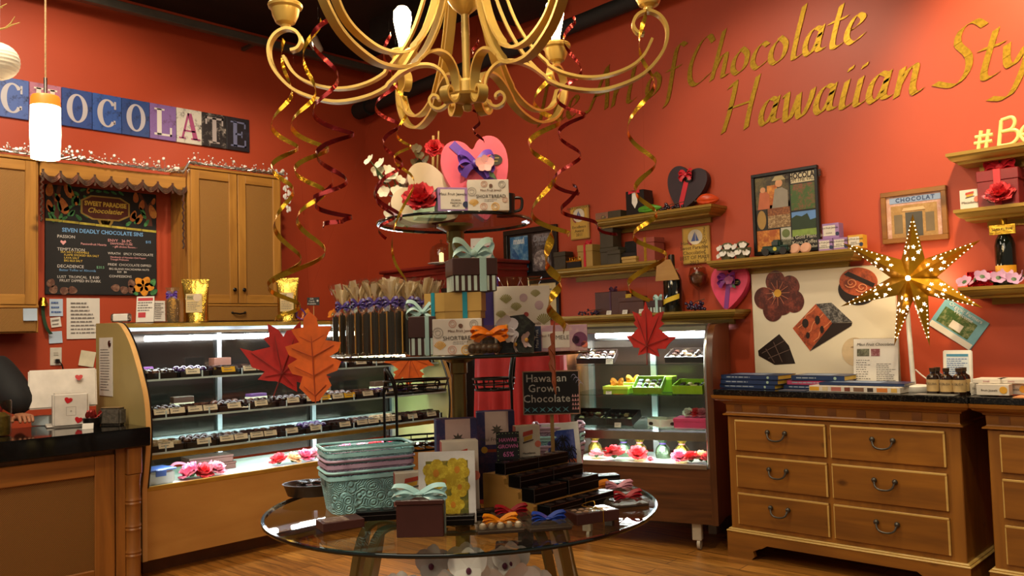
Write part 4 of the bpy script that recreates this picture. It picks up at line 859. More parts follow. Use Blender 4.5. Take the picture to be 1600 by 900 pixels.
def striped(P, rz, w, d, h, label, ribm, bow=.05, lidh=.5, rib=True, n=7, group=None, cat='gift box'):
    t = TH('striped_gift_box', label, cat, P, rz, group); O('box', MB().box(0, 0, 0, w, d, h*(1-lidh), .002), brnm, t); O('lid', MB().box(0, 0, h*(1-lidh), w+.008, d+.008, h*lidh, .003), brnm, t)
    st = MB()
    for i in range(n):
        x = -w/2+w*(i+.5)/n; st.box(x, -d/2-.0006, .003, w/n*.5, .0012, h*(1-lidh)-.004); st.box(w/2+.0006, -d/2+d*(i+.5)/n, .003, .0012, d/n*.5, h*(1-lidh)-.004); st.box(-w/2-.0006, -d/2+d*(i+.5)/n, .003, .0012, d/n*.5, h*(1-lidh)-.004)
    O('stripes', st, M('stripe_mint', 'b3c4ba', .5), t)
    if rib: O('ribbon', MB().box(w*.18 if bow < .09 else 0, 0, -.0004, w*.16, d+.012, h+.003, .001), ribm, t)
    if bow: O('bow', bow_mb(MB().at(w*.05, -.0, h+bow*.3), bow, w*.14, True), ribm, t)
    return t
striped(P, 0, w_, .09, .09, 'small striped gift box with pale bow beside the magnum', aqua, .035, .55, n=5)
# magnum
bgl = M('bottle_black', '0c100c', .08, coat=.5)
def bottle(P, H, R, label, rz=0, tag=True, fm=None, lab=None):
    t = TH('wine_bottle', label, 'bottle', P, rz)
    O('glass', MB().lathe([(0, 0), (R*.9, 0), (R, .012), (R, H*.55), (R*.85, H*.64), (R*.4, H*.74), (R*.33, H*.80), (R*.33, H*.93)], 24), bgl, t)
    O('capsule', MB().lathe([(R*.34, H*.80), (R*.35, H*.98), (R*.30, H), (0, H)], 18), fm or M('capsule_dark', '2a1c14', .35, .4), t)
    return t
P, w_ = place(1037, 1068, ZC, 5.18); H = hgt(1053, 490, 400, 5.18); t = bottle(P, H, w_*.40, 'black magnum bottle wearing a wooden tag and yellow sash')
R = w_*.40
sash = MB(); sash.grid(lambda i, j: ((R+.001)*sin((i-.5)*2.6), -(R+.001)*cos((i-.5)*2.6), H*.10+H*.13*i+H*.085*j), 16, 2); O('sash', sash, M('sash_yellow', 'd8b52a', .5), t); O('neck_tag', MB().at(0, -R*.95, H*.55, rx=.25).prism([(-.10, 0), (.10, 0), (.055, .15), (-.055, .15)], -.004, .004), wood('tag_wood', 'c79a58', '9a6a30', 'x', .5, 10, .1), t)
O('tag_emblem', MB().at(0, -R*.95-.005, H*.55+.06, rx=.25).prism(oct_(.05, .022, 0, .0), 0, -.003), M('emblem_dark', '2c2018', .5), t); O('cord', MB().tube([(.05*cos(k*.5), .05*sin(k*.5)*.6, H*.74+.0*k) for k in range(13)], .003, 5), M('cord_tan', 'b79a62', .6), t)
P, w_ = place(1078, 1108, ZC, 5.22)
t = TH('wine_glass', 'tall stemmed glass filled with wrapped sweets behind the grapes', 'glass', P); H = hgt(1092, 489, 418, 5.22)
O('glass', MB().lathe([(.05, 0), (.045, .006), (.008, .012), (.007, H*.45), (.02, H*.5), (.058, H*.62), (.068, H*.78), (.055, H*.95), (.053, H*.95), (.065, H*.78), (.055, H*.63), (.0, H*.52)], 24), glass('wine_glass', 'efe6dc', 1.45), t); O('sweets', MB().lathe([(0, H*.53), (.045, H*.62), (.06, H*.78), (.03, H*.86), (0, H*.88)], 14), foil('sweet_silver', 'b09078', .3, .9, 60), t); O('cover', MB().lathe([(.057, H*.95), (.03, H*.99), (.008, H), (.012, H*1.04), (0, H*1.05)], 16), glass('wine_glass', 'efe6dc', 1.45), t)
P, w_ = place(1072, 1101, ZC, 5.12); grapes(P, 34, .012, 'purple grape cluster in front of the stemmed glass', grp, (w_*.45, .03, .05))
P, w_ = place(1106, 1164, ZC, 5.20); heart_gift(P, w_*1.0, w_*1.05, .07, M('heart_hotpink', 'd23a5e', .45), 'hot pink heart box with a purple ribbon at the shelf end', M('ribbon_violet', '7a2f7e', .4), .08, 0, .12, 0, (.27, .12), .06, .68, M('silk_mauve', '8c3e66', .6))
# plaques
def plaque(u0, u1, vt, vb, label, side=False):
    a = ony((u0+u1)/2, (vt+vb)/2, WY-.02); w = ony(u1, (vt+vb)/2, WY-.02).x-ony(u0, (vt+vb)/2, WY-.02).x; h = hgt((u0+u1)/2, vb, vt, WY-.02)
    t = TH('award_plaque', label, 'plaque', Vector((a.x, WY-.001, a.z))); O('board', MB().box(0, -.012, -h/2, w, .024, h, .006), wood('plaque_wood', 'c9a052', 'a87c34', 'z', .4, 8, .3), t); O('plate', MB().box(0, -.025, -h*.46, w*.86, .002, h*.92), M('plate_gold', 'cda74e', .35, .3), t)
    inkd = M('engraving', '4a3416', .6)
    if side: TX('MAUI CHOCOLATIER', .026, inkd, t, w*.33, -.027, 0, 'side_text', ry=-pi/2)
    z0 = h*.22; n = 22; O('crest', MB().prism([(.06*cos(2*pi*k/n), z0+.055*sin(2*pi*k/n)) for k in range(n)], -.026, -.0275), M('crest_white', 'd5c7ae', .5), t)
    O('crest_sail', MB().prism([(-.035, z0-.03), (0, z0+.04), (.0, z0-.03)], -.0275, -.0285).prism([(.005, z0-.03), (.005, z0+.03), (.03, z0-.03)], -.0275, -.0285), M('crest_blue', '4d5d96', .5), t); O('crest_band', MB().ribbon([(.068*cos(a), -.029, z0+.06*sin(a)) for a in [pi*1.1+.08*k for k in range(11)]], (0, 0, 1), .014, .001), M('crest_red', '8c3038', .5), t)
    TX('Hawaii Award\nSweet Paradise\nChocolatier\nBEST OF MAUI\n2012' if side else 'Excellence\nAward\n2011', .038 if side else .034, inkd, t, -w*.06 if side else 0, -.027, -h*.2 if side else -h*.25, 'engraved_text', gap=.95)
    if not side: TX('MAUI CHOCOLATE\nAWARDS', .028, inkd, t, 0, -.027, h*.40, 'engraved_heading', gap=.9)
plaque(891, 920, 322, 374, 'small wooden award plaque left of the top shelf'); plaque(1066, 1109, 354, 412, 'wooden award plaque with side lettering under the top shelf', True)
# magazines frame
def frame_at(u0, u1, vt, vb, label, fw=.03, y=WY-.002, fm=None, cat='framed print', name='picture_frame', lean=0, dp=.03, z=None):
    um, vm = (u0+u1)/2, (vt+vb)/2; a = ony(um, vm, y); w = ony(u1, vm, y).x-ony(u0, vm, y).x; h = hgt(um, vb, vt, y)
    t = TH(name, label, cat, Vector((a.x, y, a.z-h/2)), 0, rx=-lean); fm = fm or black
    fb = O('frame', MB().box(0, -dp/2, 0, w, dp, fw, .003).box(0, -dp/2, h-fw, w, dp, fw, .003).box(-w/2+fw/2, -dp/2, fw, fw, dp, h-2*fw, .003).box(w/2-fw/2, -dp/2, fw, fw, dp, h-2*fw, .003), fm, t)
    O('backing', MB().box(0, -dp*.3, fw, w-2*fw, dp*.4, h-2*fw), black, t)
    return t, w, h, -dp*.51
t, w, h, yy = frame_at(789, 872, 356, 436, 'black frame holding two magazine covers on the corner of the wall', .045)
def cover(t, x, z, w, h, bgm, title, tm, y):
    O('cover', MB().box(x, y, z, w, .004, h), bgm, t); TX(title, w*.36, tm, t, x, y-.003, z+h*.87, 'title', bold=.002, sx=.9)
cover(t, -w*.21, h*.14, w*.34, h*.72, speckle('cover_blue', '2c6aa0', '8db6cf', 5, .3), 'maui', M('title_white', 'd8dde0', .6), yy); O('surfer_wave', MB().prism([(-w*.37, h*.2), (-w*.05, h*.2), (-w*.12, h*.35), (-w*.2, h*.42), (-w*.3, h*.62), (-w*.37, h*.66)], yy-.003, yy-.005), speckle('wave_print', '1c4f8a', '5f93bd', 9, .3), t)
TX('Country', w*.06, M('title_white', 'd8dde0', .6), t, -w*.28, yy-.006, h*.36, 'headline')
cover(t, w*.21, h*.14, w*.34, h*.72, speckle('cover_brown', '3a3436', '8d8384', 7, .3), 'Dining', M('title_grey', '8f9098', .6), yy); O('plate_photo', MB().at(w*.21, yy-.004, h*.35, rx=pi/2).lathe([(.14*w, 0), (.14*w, .002), (0, .002)], 20), speckle('plate_print', '6a5e60', 'd0c6c0', 16, .3), t); TX('in Hawaii', w*.06, M('title_grey', '8f9098', .6), t, w*.21, yy-.004, h*.66, 'subtitle')
t, w, h, yy = frame_at(826, 876, 437, 500, 'black frame with a pale certificate below the magazine frame', .03); O('certificate', MB().box(0, yy, h*.08, w*.8, .003, h*.84), M('certificate_cream', 'cdb98a', .6), t); O('print', scribble(MB(), -w*.3, w*.3, h*.2, h*.8, 6, yy-.003), ink, t)
# shelf D
P, w_ = place(1127, 1148, ZD, 5.17)
def favour_pot(P, label):
    t = TH('favour_pot', label, 'favour', P); O('pot', MB().lathe([(.04, 0), (.058, .05), (.06, .075), (.05, .075), (0, .06)], 8), M('pot_sage', '6d6c52', .5), t)
    fl = MB()
    for (a, b, c) in [(-.03, -.05, .08), (.03, -.05, .085), (0, -.06, .04), (-.04, -.04, .03), (.045, -.04, .035)]: orchid(fl.at(a, b, c, rx=1.1, ry=a*9), .028)
    O('blossoms', fl, whitef, t); O('tuft', MB().at(0, 0, .09).lathe([(.02, -.02), (.05, .01), (.02, .03), (0, .03)], 8), M('tuft_olive', '5f6446', .6), t)
favour_pot(P, 'sage favour pot covered in white blossoms, left of the pair'); P, w_ = place(1150, 1172, ZD, 5.16); favour_pot(P, 'sage favour pot covered in white blossoms, right of the pair by the poster')
# plantation poster
t, w, h, yy = frame_at(1177, 1281, 266, 396, 'large black framed plantation poster of cacao pictures on the shelf', .022, 5.27)
def pic(x0, z0, x1, z1, m_, nm='photo'): return O(nm, MB().box((x0+x1)/2*w-w/2, yy, z0*h, (x1-x0)*w, .004, (z1-z0)*h), m_, t)
pic(.05, .56, .57, .95, speckle('photo_people', '3d3424', '6a5b33', 8, .4), 'people_photo'); pic(.05, .30, .22, .56, M('photo_dark', '241d14', .4), 'bean_photo'); pic(.23, .47, .57, .63, speckle('photo_beans_a', '6e3a1c', 'b06f38', 90, .4)); pic(.23, .32, .57, .47, speckle('photo_beans_b', '7a5a38', 'c8a878', 90, .4)); pic(.05, .05, .40, .30, speckle('photo_pods', 'a5501c', 'd8913a', 14, .4)); pic(.42, .17, .57, .31, M('photo_seal', 'b5b2a0', .5), 'seal_photo'); pic(.43, .07, .57, .165, speckle('photo_small', '4c4a36', '8a8a70', 30, .4))
pic(.59, .50, .95, .81, speckle('photo_tree', '3f5a24', '8e4434', 12, .4)); pic(.59, .34, .95, .48, M('photo_sky', '5c86bd', .4, var=.1)); pic(.59, .19, .95, .34, M('photo_lawn', '7d9440', .4, var=.25, scale=20)); pic(.60, .825, .95, .945, M('photo_title', 'c8b894', .5), 'title_panel')
O('tree_silhouette', MB().prism([(.59*w-w/2, .27*h), (.95*w-w/2, .27*h), (.95*w-w/2, .385*h), (.86*w-w/2, .37*h), (.82*w-w/2, .45*h), (.74*w-w/2, .42*h), (.66*w-w/2, .44*h), (.59*w-w/2, .41*h)], yy-.002, yy-.004), M('tree_print', '24361c', .5), t)
TX('CHOCOLATE', .055, M('print_brown', '2e1c12', .6), t, .275*w, yy-.003, .905*h, 'title', bold=.002, sx=.75); TX('FROM THE VALLEY', .034, M('print_brown', '2e1c12', .6), t, .275*w, yy-.003, .857*h, 'subtitle', sx=.85)
TX('Kona Gold Plantation\nKona Coffee\nand Chocolate', .034, M('print_cream', 'cfc6b0', .6), t, .27*w, yy-.003, .115*h, 'caption')
sk = M('skin_print', 'c98f64', .5)
for (cx_, cz_, s_, shirt) in ((.17, .68, .75, 'b5603c'), (.42, .70, 1.0, '8f8474')):
    X0 = cx_*w-w/2; O('figure_print', MB().prism([(X0-.055*s_, .56*h), (X0+.06*s_, .56*h), (X0+.06*s_, cz_*h+.03), (X0+.02*s_, cz_*h+.055), (X0-.03*s_, cz_*h+.05)], yy-.002, yy-.003), M('shirt_print_'+shirt, shirt, .5), t); O('face_print', MB().at(X0, yy-.003, cz_*h+.085*s_, rx=pi/2).lathe([(.026*s_, 0), (.026*s_, .001), (0, .001)], 14), sk, t)
O('hat_print', MB().prism([(.42*w-w/2-.05, .70*h+.105), (.42*w-w/2+.05, .70*h+.105), (.42*w-w/2+.025, .70*h+.135), (.42*w-w/2-.025, .70*h+.135)], yy-.004, yy-.005), M('hat_print', 'a89468', .5), t)
O('bean_print', MB().at(.135*w-w/2, yy-.003, .43*h, rx=pi/2).lathe([(.032, 0), (.032, .002), (0, .002)], 16, sy=2.0), M('bean_tan', 'a07a3c', .5), t); O('fruit_print', MB().prism([(.30*w-w/2-.04, .60*h), (.30*w-w/2+.05, .60*h), (.30*w-w/2+.04, .84*h), (.30*w-w/2-.03, .84*h)], yy-.0018, yy-.0026), speckle('photo_pods', 'a5501c', 'd8913a', 14, .4), t); O('seal_print', MB().at(.495*w-w/2, yy-.003, .24*h, rx=pi/2).lathe([(.028, 0), (.028, .001), (0, .001)], 18), M('seal_green', '6a7440', .5), t)
# toy truck
P, w_ = place(1192, 1237, ZD, 5.12); t = TH('toy_truck', 'dark green vintage toy pickup truck in front of the poster', 'toy truck', P); gt = M('truck_green', '17382e', .4)
O('body', MB().box(0, 0, .02, w_*.96, .07, .035, .008, 2).box(w_*.02, 0, .05, w_*.3, .064, .05, .012, 2).box(-w_*.3, 0, .05, w_*.34, .06, .014, .006, 2).box(w_*.33, 0, .05, w_*.28, .068, .012, .003), gt, t)
for sx_ in (-.3, .3):
    for sy_ in (-.034, .034): O('wheel', MB().at(w_*sx_, sy_, .024, rx=pi/2).lathe([(0, -.008), (.024, -.008), (.024, .008), (0, .008)], 16), black, t)
O('window', MB().box(w_*.02, -.0325, .066, w_*.2, .002, .024), M('pane_dark', '39423f', .5), t); O('door_badge', MB().at(w_*.02, -.036, .04, rx=pi/2).cyl(.013, .002, 14), M('badge_yellow', 'b9b03a', .5), t)
shell = M('cookie_peach', 'd09a7c', .6)
for u, lb in ((1241, 'left'), (1258, 'right')):
    P, _ = place(u-8, u+8, ZD, 5.12); t = TH('shell_cookie', f'round peach shell-shaped piece on the poster shelf, {lb} of the two', 'shell', P, rx=-.3); O('disc', MB().at(0, 0, .034, rx=pi/2).lathe([(.034, -.008), (.038, 0), (.03, .01), (0, .014)], 12), shell, t); O('base', MB().box(0, .01, 0, .03, .02, .012, .003), shell, t)
# boxes stacked at right end
lav = M('print_lavender', '9a76a8', .5); navy = M('print_navy', '26304f', .5); boxw = M('print_offwhite', 'd2c8bb', .55, var=.04); golden = M('print_gold', 'd09a30', .5)
def printed(P, rz, w, d, h, bm, label, panel=None, sidem=None, lines=(), name='printed_box', motifs=(), lean=0, oval=None, cat='box', tilt=0):
    t = TH(name, label, cat, P, rz, rx=-lean, ry=tilt); O('carton', MB().box(0, 0, 0, w, d, h, .0015), bm, t)
    PBOX.append(t.name)
    if sidem: O('side_print', MB().box(-w/2-.0004, 0, .002, .0012, d-.004, h-.004), sidem, t)
    if panel: O('panel', MB().box(panel[0]*w, -d/2-.0004, panel[1]*h, panel[2]*w, .0012, panel[3]*h), panel[4], t)
    for (s, sz, x, z, m_) in lines: TX(s, sz, m_, t, x*w, -d/2-.0016, z*h, 'print')
    for i, (x, z, r, m_, k) in enumerate(motifs):
        mb = MB().at(x*w, -d/2-.0012, z*h, rx=pi/2)
        if k == 'disc': mb.lathe([(r, 0), (r, .0006), (0, .0006)], 18)
        elif k == 'ring': mb.lathe([(r*.8, .0004), (r, .0004), (r, .0006), (r*.8, .0006), (r*.8, .0004)], 18); mb.lathe([(r*.4, .0004), (r*.55, .0004), (r*.55, .0006), (r*.4, .0006), (r*.4, .0004)], 14)
        else:                                            # monstera-like fan leaf
            n = 9
            for q in range(n): a = -1.2+2.4*q/(n-1); a2 = a+.13; mb.add([(0, -r*.5, .0003), (r*sin(a-.1), r*cos(a-.1), .0006), (r*1.1*sin(a), r*1.1*cos(a), .0006), (r*sin(a+.1), r*cos(a+.1), .0006)], [(0, 1, 2, 3)])
        O('motif', mb, m_, t)
    if oval: O('badge', MB().at(oval[0]*w, -d/2-.002, oval[1]*h, rx=pi/2).cyl(oval[2], .0008, 16), oval[3], t)
    return t
inkp = M('ink_dark', '4a4038', .7)
PBOX = []
def stroke_art(t, w, d, h):
    O('macaron_print', MB().prism([(-w*.22, h*.74), (w*.2, h*.80), (w*.2, h*.90), (-w*.2, h*.85)], -d/2-.0004, -d/2-.0016), M('brush_red', 'b8402c', .5), t); O('filling_print', MB().prism([(-w*.18, h*.62), (w*.16, h*.68), (w*.18, h*.78), (-w*.18, h*.73)], -d/2-.0004, -d/2-.0012), golden, t); O('brush_print', MB().prism([(-w*.22, h*.57), (w*.22, h*.64), (w*.22, h*.67), (-w*.22, h*.61)], -d/2-.0004, -d/2-.0014), inkp, t)
def soap(u0, u1, vb, vt, label, pm, y=5.16, z=ZD, sep=None):
    P, w_ = place(u0, u1, z, y); h_ = hgt((u0+u1)/2, vb, vt, y)
    return printed(P, 0, w_, .07, h_, pm, label, (-.08, .18, .72, .68, boxw), navy, [('Maui Fruit Jewels', .016, -.08, .7, inkp), ('GUAVA\nPASSION FRUIT', .011, -.1, .38, inkp)], oval=(.40, .28, .012, navy))
soap(1283, 1305, 393, 374, 'lavender jelly box at the bottom left of the small stack', lav); soap(1306, 1328, 391, 372, 'lavender jelly box at the bottom middle of the small stack', lav, y=5.159)
soap(1329, 1352, 389, 368, 'golden jelly box at the right of the small stack', golden, y=5.158)
zb = ZD+hgt(1300, 393, 374, 5.16)+.001; P, w_ = place(1290, 1316, ZD, 5.17); printed(Vector((P.x, 5.17, zb)), 0, w_, .07, .095, lav, 'lavender jelly box lying atop the small stack', (-.08, .18, .72, .68, boxw), navy, [('Maui Fruit Jewels', .016, -.08, .7, inkp), ('GUAVA', .012, -.1, .35, inkp)], oval=(.40, .28, .012, navy))
# framed storefront
t, w, h, yy = frame_at(1378, 1481, 296, 378, 'wooden framed picture of a chocolate shopfront', .03, WY-.002, wood('frame_wood', '9a6426', '6e4216', 'x', .35, 10, .3))
O('picture', MB().box(0, yy, .03, w-.06, .003, h-.06), speckle('picture_pink', 'b98a78', 'c7a69a', 30, .6), t); O('shop_wall', MB().box(0, yy-.002, .03, w*.7, .002, h*.62), speckle('shop_ochre', '9a7440', 'b08a58', 12, .6), t); O('sign_band', MB().box(.01, yy-.003, h*.76, w*.78, .002, h*.11), M('sign_blue', '8294b4', .6), t); TX('CHOCOLAT', h*.11, M('sign_navy', '2f3f66', .6), t, .01, yy-.005, h*.815, 'sign_text', bold=.001, spacing=1.25)
O('shop_door', MB().box(0, yy-.003, .035, w*.26, .002, h*.46), M('door_dark', '46423c', .5), t); O('shop_window', MB().box(-w*.24, yy-.003, h*.18, w*.13, .002, h*.36).box(w*.24, yy-.003, h*.18, w*.13, .002, h*.36), M('window_print', '6d5c44', .4), t); O('awning', MB().prism([(-w*.18, h*.6), (w*.18, h*.6), (w*.15, h*.66), (-w*.15, h*.66)], yy-.004, yy-.006), M('awning_print', 'c4a074', .6), t)
# shelf E: hashtag letters
goldl = M('letter_white_gold', 'e8d58a', .4)
t = TH('hashtag_letters', 'cream cut-out hashtag word standing on the upper right shelf', 'letters', Vector((xat(1521, 5.17, ZE), 5.17, ZE)))
gl = []
def letter_stroke(strokes, x0, nm, s=.128):
    mb = MB()
    for st in strokes: mb.tube([(x0+a*s, 0, b*s+.012) for a, b in spline(st, 5)] if len(st) > 2 else [(x0+a*s, 0, b*s+.012) for a, b in st], .0105, 8)
    O(nm, mb, goldl, t)
letter_stroke([[(.2, 0), (.35, .8)], [(.5, 0), (.65, .8)], [(.05, .28), (.75, .28)], [(.1, .55), (.8, .55)]], 0, 'hash_sign'); letter_stroke([[(.1, 0), (.25, 1.1)], [(.25, 1.1), (.65, 1.15), (.75, .9), (.6, .65), (.25, .6)], [(.25, .6), (.75, .58), (.85, .3), (.6, .02), (.1, 0)]], .115, 'letter'); letter_stroke([[(.1, .32), (.5, .42), (.6, .62), (.4, .75), (.15, .55), (.1, .25), (.3, .02), (.65, .15)]], .225, 'letter')
# shelf F
P, w_ = place(1504, 1536, ZF, 5.18); printed(P, 0, w_, .08, hgt(1520, 332, 301, 5.18), boxw, 'small white box with a red brush mark on the middle right shelf', lines=[('Macadamia', .02, 0, .35, inkp)], motifs=[(.36, .48, .018, M('badge_coral', 'd8735a', .5), 'disc')])
stroke_art(bpy.context.scene.objects[PBOX[-1]], w_, .08, hgt(1520, 332, 301, 5.18))
P, w_ = place(1541, 1592, ZF, 5.19); t = gift(P, 0, .20, .15, .20, M('box_red', '7c1a20', .4), 'dark red gift box with a red bow on the middle right shelf', ribred, .3, .07, ribw=.035)
flower(Vector((xat(1563, 5.085, ZF), 5.1, ZF+.05)), .075, redf, 'red silk flower lying against the dark red gift box', None, 0, .7); flower(Vector((xat(1546, 5.1, ZF), 5.11, ZF+.035)), .045, rosef, 'pale rose flower at the foot of the dark red gift box', None, 1, .6)
# shelf G
P, w_ = place(1558, 1590, ZG, 5.2); H = .40; t = bottle(P, H, .052, 'black sparkling wine bottle with a gold collar tag on the lower right shelf', fm=foil('capsule_gold', 'b8902c', .3))
O('label', MB().lathe([(.0525, .03), (.0525, .11)], 24, a0=-pi*.95, a1=-.05*pi), M('label_amber', 'd8981e', .45), t); O('collar_tag', MB().box(0, -.035, H*.70, .13, .006, .055, .002), foil('tag_gold', 'c9a23c', .3), t); TX('SPARKLING', .02, M('ink_black', '1d1712', .6), t, 0, -.039, H*.70+.028, 'tag_text')
P, w_ = place(1515, 1557, ZG, 5.2); ONE('glitter_tin', MB().box(0, 0, 0, w_, .1, .085, .004), foil('foil_red', '9c1420', .25, .9, 70), 'square red glitter tin left of the sparkling wine bottle', 'tin', P)
orc = M('orchid_pink', 'bd8fb4', .55, var=.12, sss=.1); orcw = M('orchid_white', 'd6cbc6', .5, var=.06, sss=.1); lip = M('orchid_lip', '5d1c3c', .5)
for i, u in enumerate((1508, 1522, 1536, 1549, 1561, 1573, 1585, 1597)):
    flower(Vector((xat(u, 5.12, ZG), 5.115+.025*(i % 2), ZG+.028+.012*(i % 3))), .046, orc, f'pink orchid bloom on the lower right shelf, {ORD[i]} from its left end', 'orchid blooms on the lower right shelf', rr.uniform(-.8, .8), rr.uniform(.25, 1.25), kind='orchid', ry=rr.uniform(-.8, .8))

# ================================================================== gold wall lettering
GL = {'T': (.62, [[(.02, .88), (.3, .98), (.75, 1.0)], [(.42, .98), (.30, .4), (.2, 0)]]), 'h': (.5, [[(.30, 1.02), (.05, 0)], [(.1, .18), (.26, .46), (.38, .48), (.34, .2), (.32, .03), (.44, .04)]]), 'e': (.42, [[(.08, .24), (.28, .32), (.36, .44), (.24, .52), (.1, .34), (.06, .12), (.18, 0), (.38, .12)]]),
      'A': (.72, [[(-.06, .06), (.04, .02), (.2, .3), (.58, 1.02)], [(.56, 1.0), (.6, .4), (.60, 0)], [(.2, .36), (.62, .4)]]), 'r': (.38, [[(.16, .5), (.07, 0)], [(.1, .2), (.25, .46), (.38, .46)]]), 't': (.36, [[(.28, .8), (.14, .12), (.22, 0), (.34, .06)], [(.06, .5), (.40, .54)]]),
      'o': (.46, [[(.26, .5), (.1, .35), (.06, .12), (.18, 0), (.34, .12), (.38, .36), (.24, .52)]]), 'f': (.38, [[(.58, .95), (.44, 1.02), (.32, .8), (.2, -.1), (.1, -.32)], [(.12, .48), (.46, .52)]]), 'C': (.6, [[(.64, .84), (.52, 1.0), (.3, .86), (.1, .45), (.12, .1), (.3, 0), (.58, .16)]]), 'c': (.4, [[(.38, .42), (.26, .5), (.1, .34), (.06, .12), (.18, 0), (.36, .1)]]),
      'l': (.28, [[(.28, 1.02), (.1, .12), (.16, 0), (.28, .06)]]), 'a': (.48, [[(.38, .44), (.24, .5), (.1, .34), (.06, .1), (.16, 0), (.3, .2), (.4, .5)], [(.4, .5), (.32, .08), (.44, .04)]]), 'H': (.78, [[(.08, .9), (.22, 1.0), (.14, .5), (.0, 0)], [(.72, 1.02), (.58, .4), (.52, 0)], [(.1, .48), (.62, .54)]]), 'w': (.66, [[(.06, .46), (.12, .5), (.1, .06), (.2, .02), (.36, .44)], [(.36, .46), (.36, .06), (.46, .02), (.6, .3), (.64, .5)]]),
      'i': (.26, [[(.16, .5), (.08, .08), (.14, 0), (.24, .06)], [(.2, .68), (.225, .74)]]), 'n': (.52, [[(.15, .5), (.07, 0)], [(.1, .18), (.26, .46), (.38, .48), (.34, .12), (.4, .0), (.5, .06)]]), 'S': (.56, [[(.66, .9), (.5, 1.02), (.3, .92), (.26, .7), (.44, .46), (.44, .2), (.26, 0), (-.06, .1)]]), 'y': (.48, [[(.1, .5), (.12, .2), (.22, .14), (.38, .42)], [(.44, .52), (.36, .05), (.18, -.36), (-.1, -.34)]]), ' ': (.26, [])}
def calligraphy(word, s, mb, x=0, nib=.066, slant=.12):
    nx, nz = nib*cos(rad(24)), nib*sin(rad(24))
    for ch in word:
        adv, strokes = GL[ch]
        for st in strokes:
            p = spline(st, 6) if len(st) > 2 else [st[0], ((st[0][0]+st[1][0])/2, (st[0][1]+st[1][1])/2), st[1]]
            p = [(x+(a+slant*b)*s, b*s) for a, b in p]
            for i in range(len(p)-1):
                (a, b), (c, d) = p[i], p[i+1]; k = .9 if i % 5 else .7; ux, uz = nx*s, nz*s
                q = [(a-ux, b-uz), (a+ux, b+uz), (c+ux, d+uz), (c-ux, d-uz)]
                yf = -.002-.0004*(len(mb.v)//8 % 6); mb.add([(u_, 0, v_) for u_, v_ in q]+[(u_, yf, v_) for u_, v_ in q], [(0, 1, 2, 3), (7, 6, 5, 4), (4, 5, 1, 0), (5, 6, 2, 1), (6, 7, 3, 2), (7, 4, 0, 3)])
        x += adv*s
    return x
goldw = M('gold_leaf', '9a7620', .45, .85, .25, 60, .08)
def wall_line(words, u0, v0, u1, v1, label):
    a, b = ony(u0, v0, WY-.004), ony(u1, v1, WY-.004); L = b.x-a.x; tot = sum(GL[c][0] for c in ' '.join(words)); s = L/tot
    t = TH('wall_lettering', label, 'lettering', Vector((a.x, WY-.004, a.z))); t.rotation_euler = (0, -math.atan2(b.z-a.z, L), 0)
    x = 0
    for w_ in words: mb = MB(); x = calligraphy(w_, s, mb, x); O('word', mb, goldw, t, 0); x += GL[' '][0]*s
    return s
s1 = wall_line(['The', 'Art', 'of', 'Chocolate'], 833, 200, 1352, 62, 'upper line of gold script lettering on the red wall')
s2 = wall_line(['Hawaiian', 'Style'], 1130, 208, 1692, 92, 'lower line of gold script lettering near the right shelves')

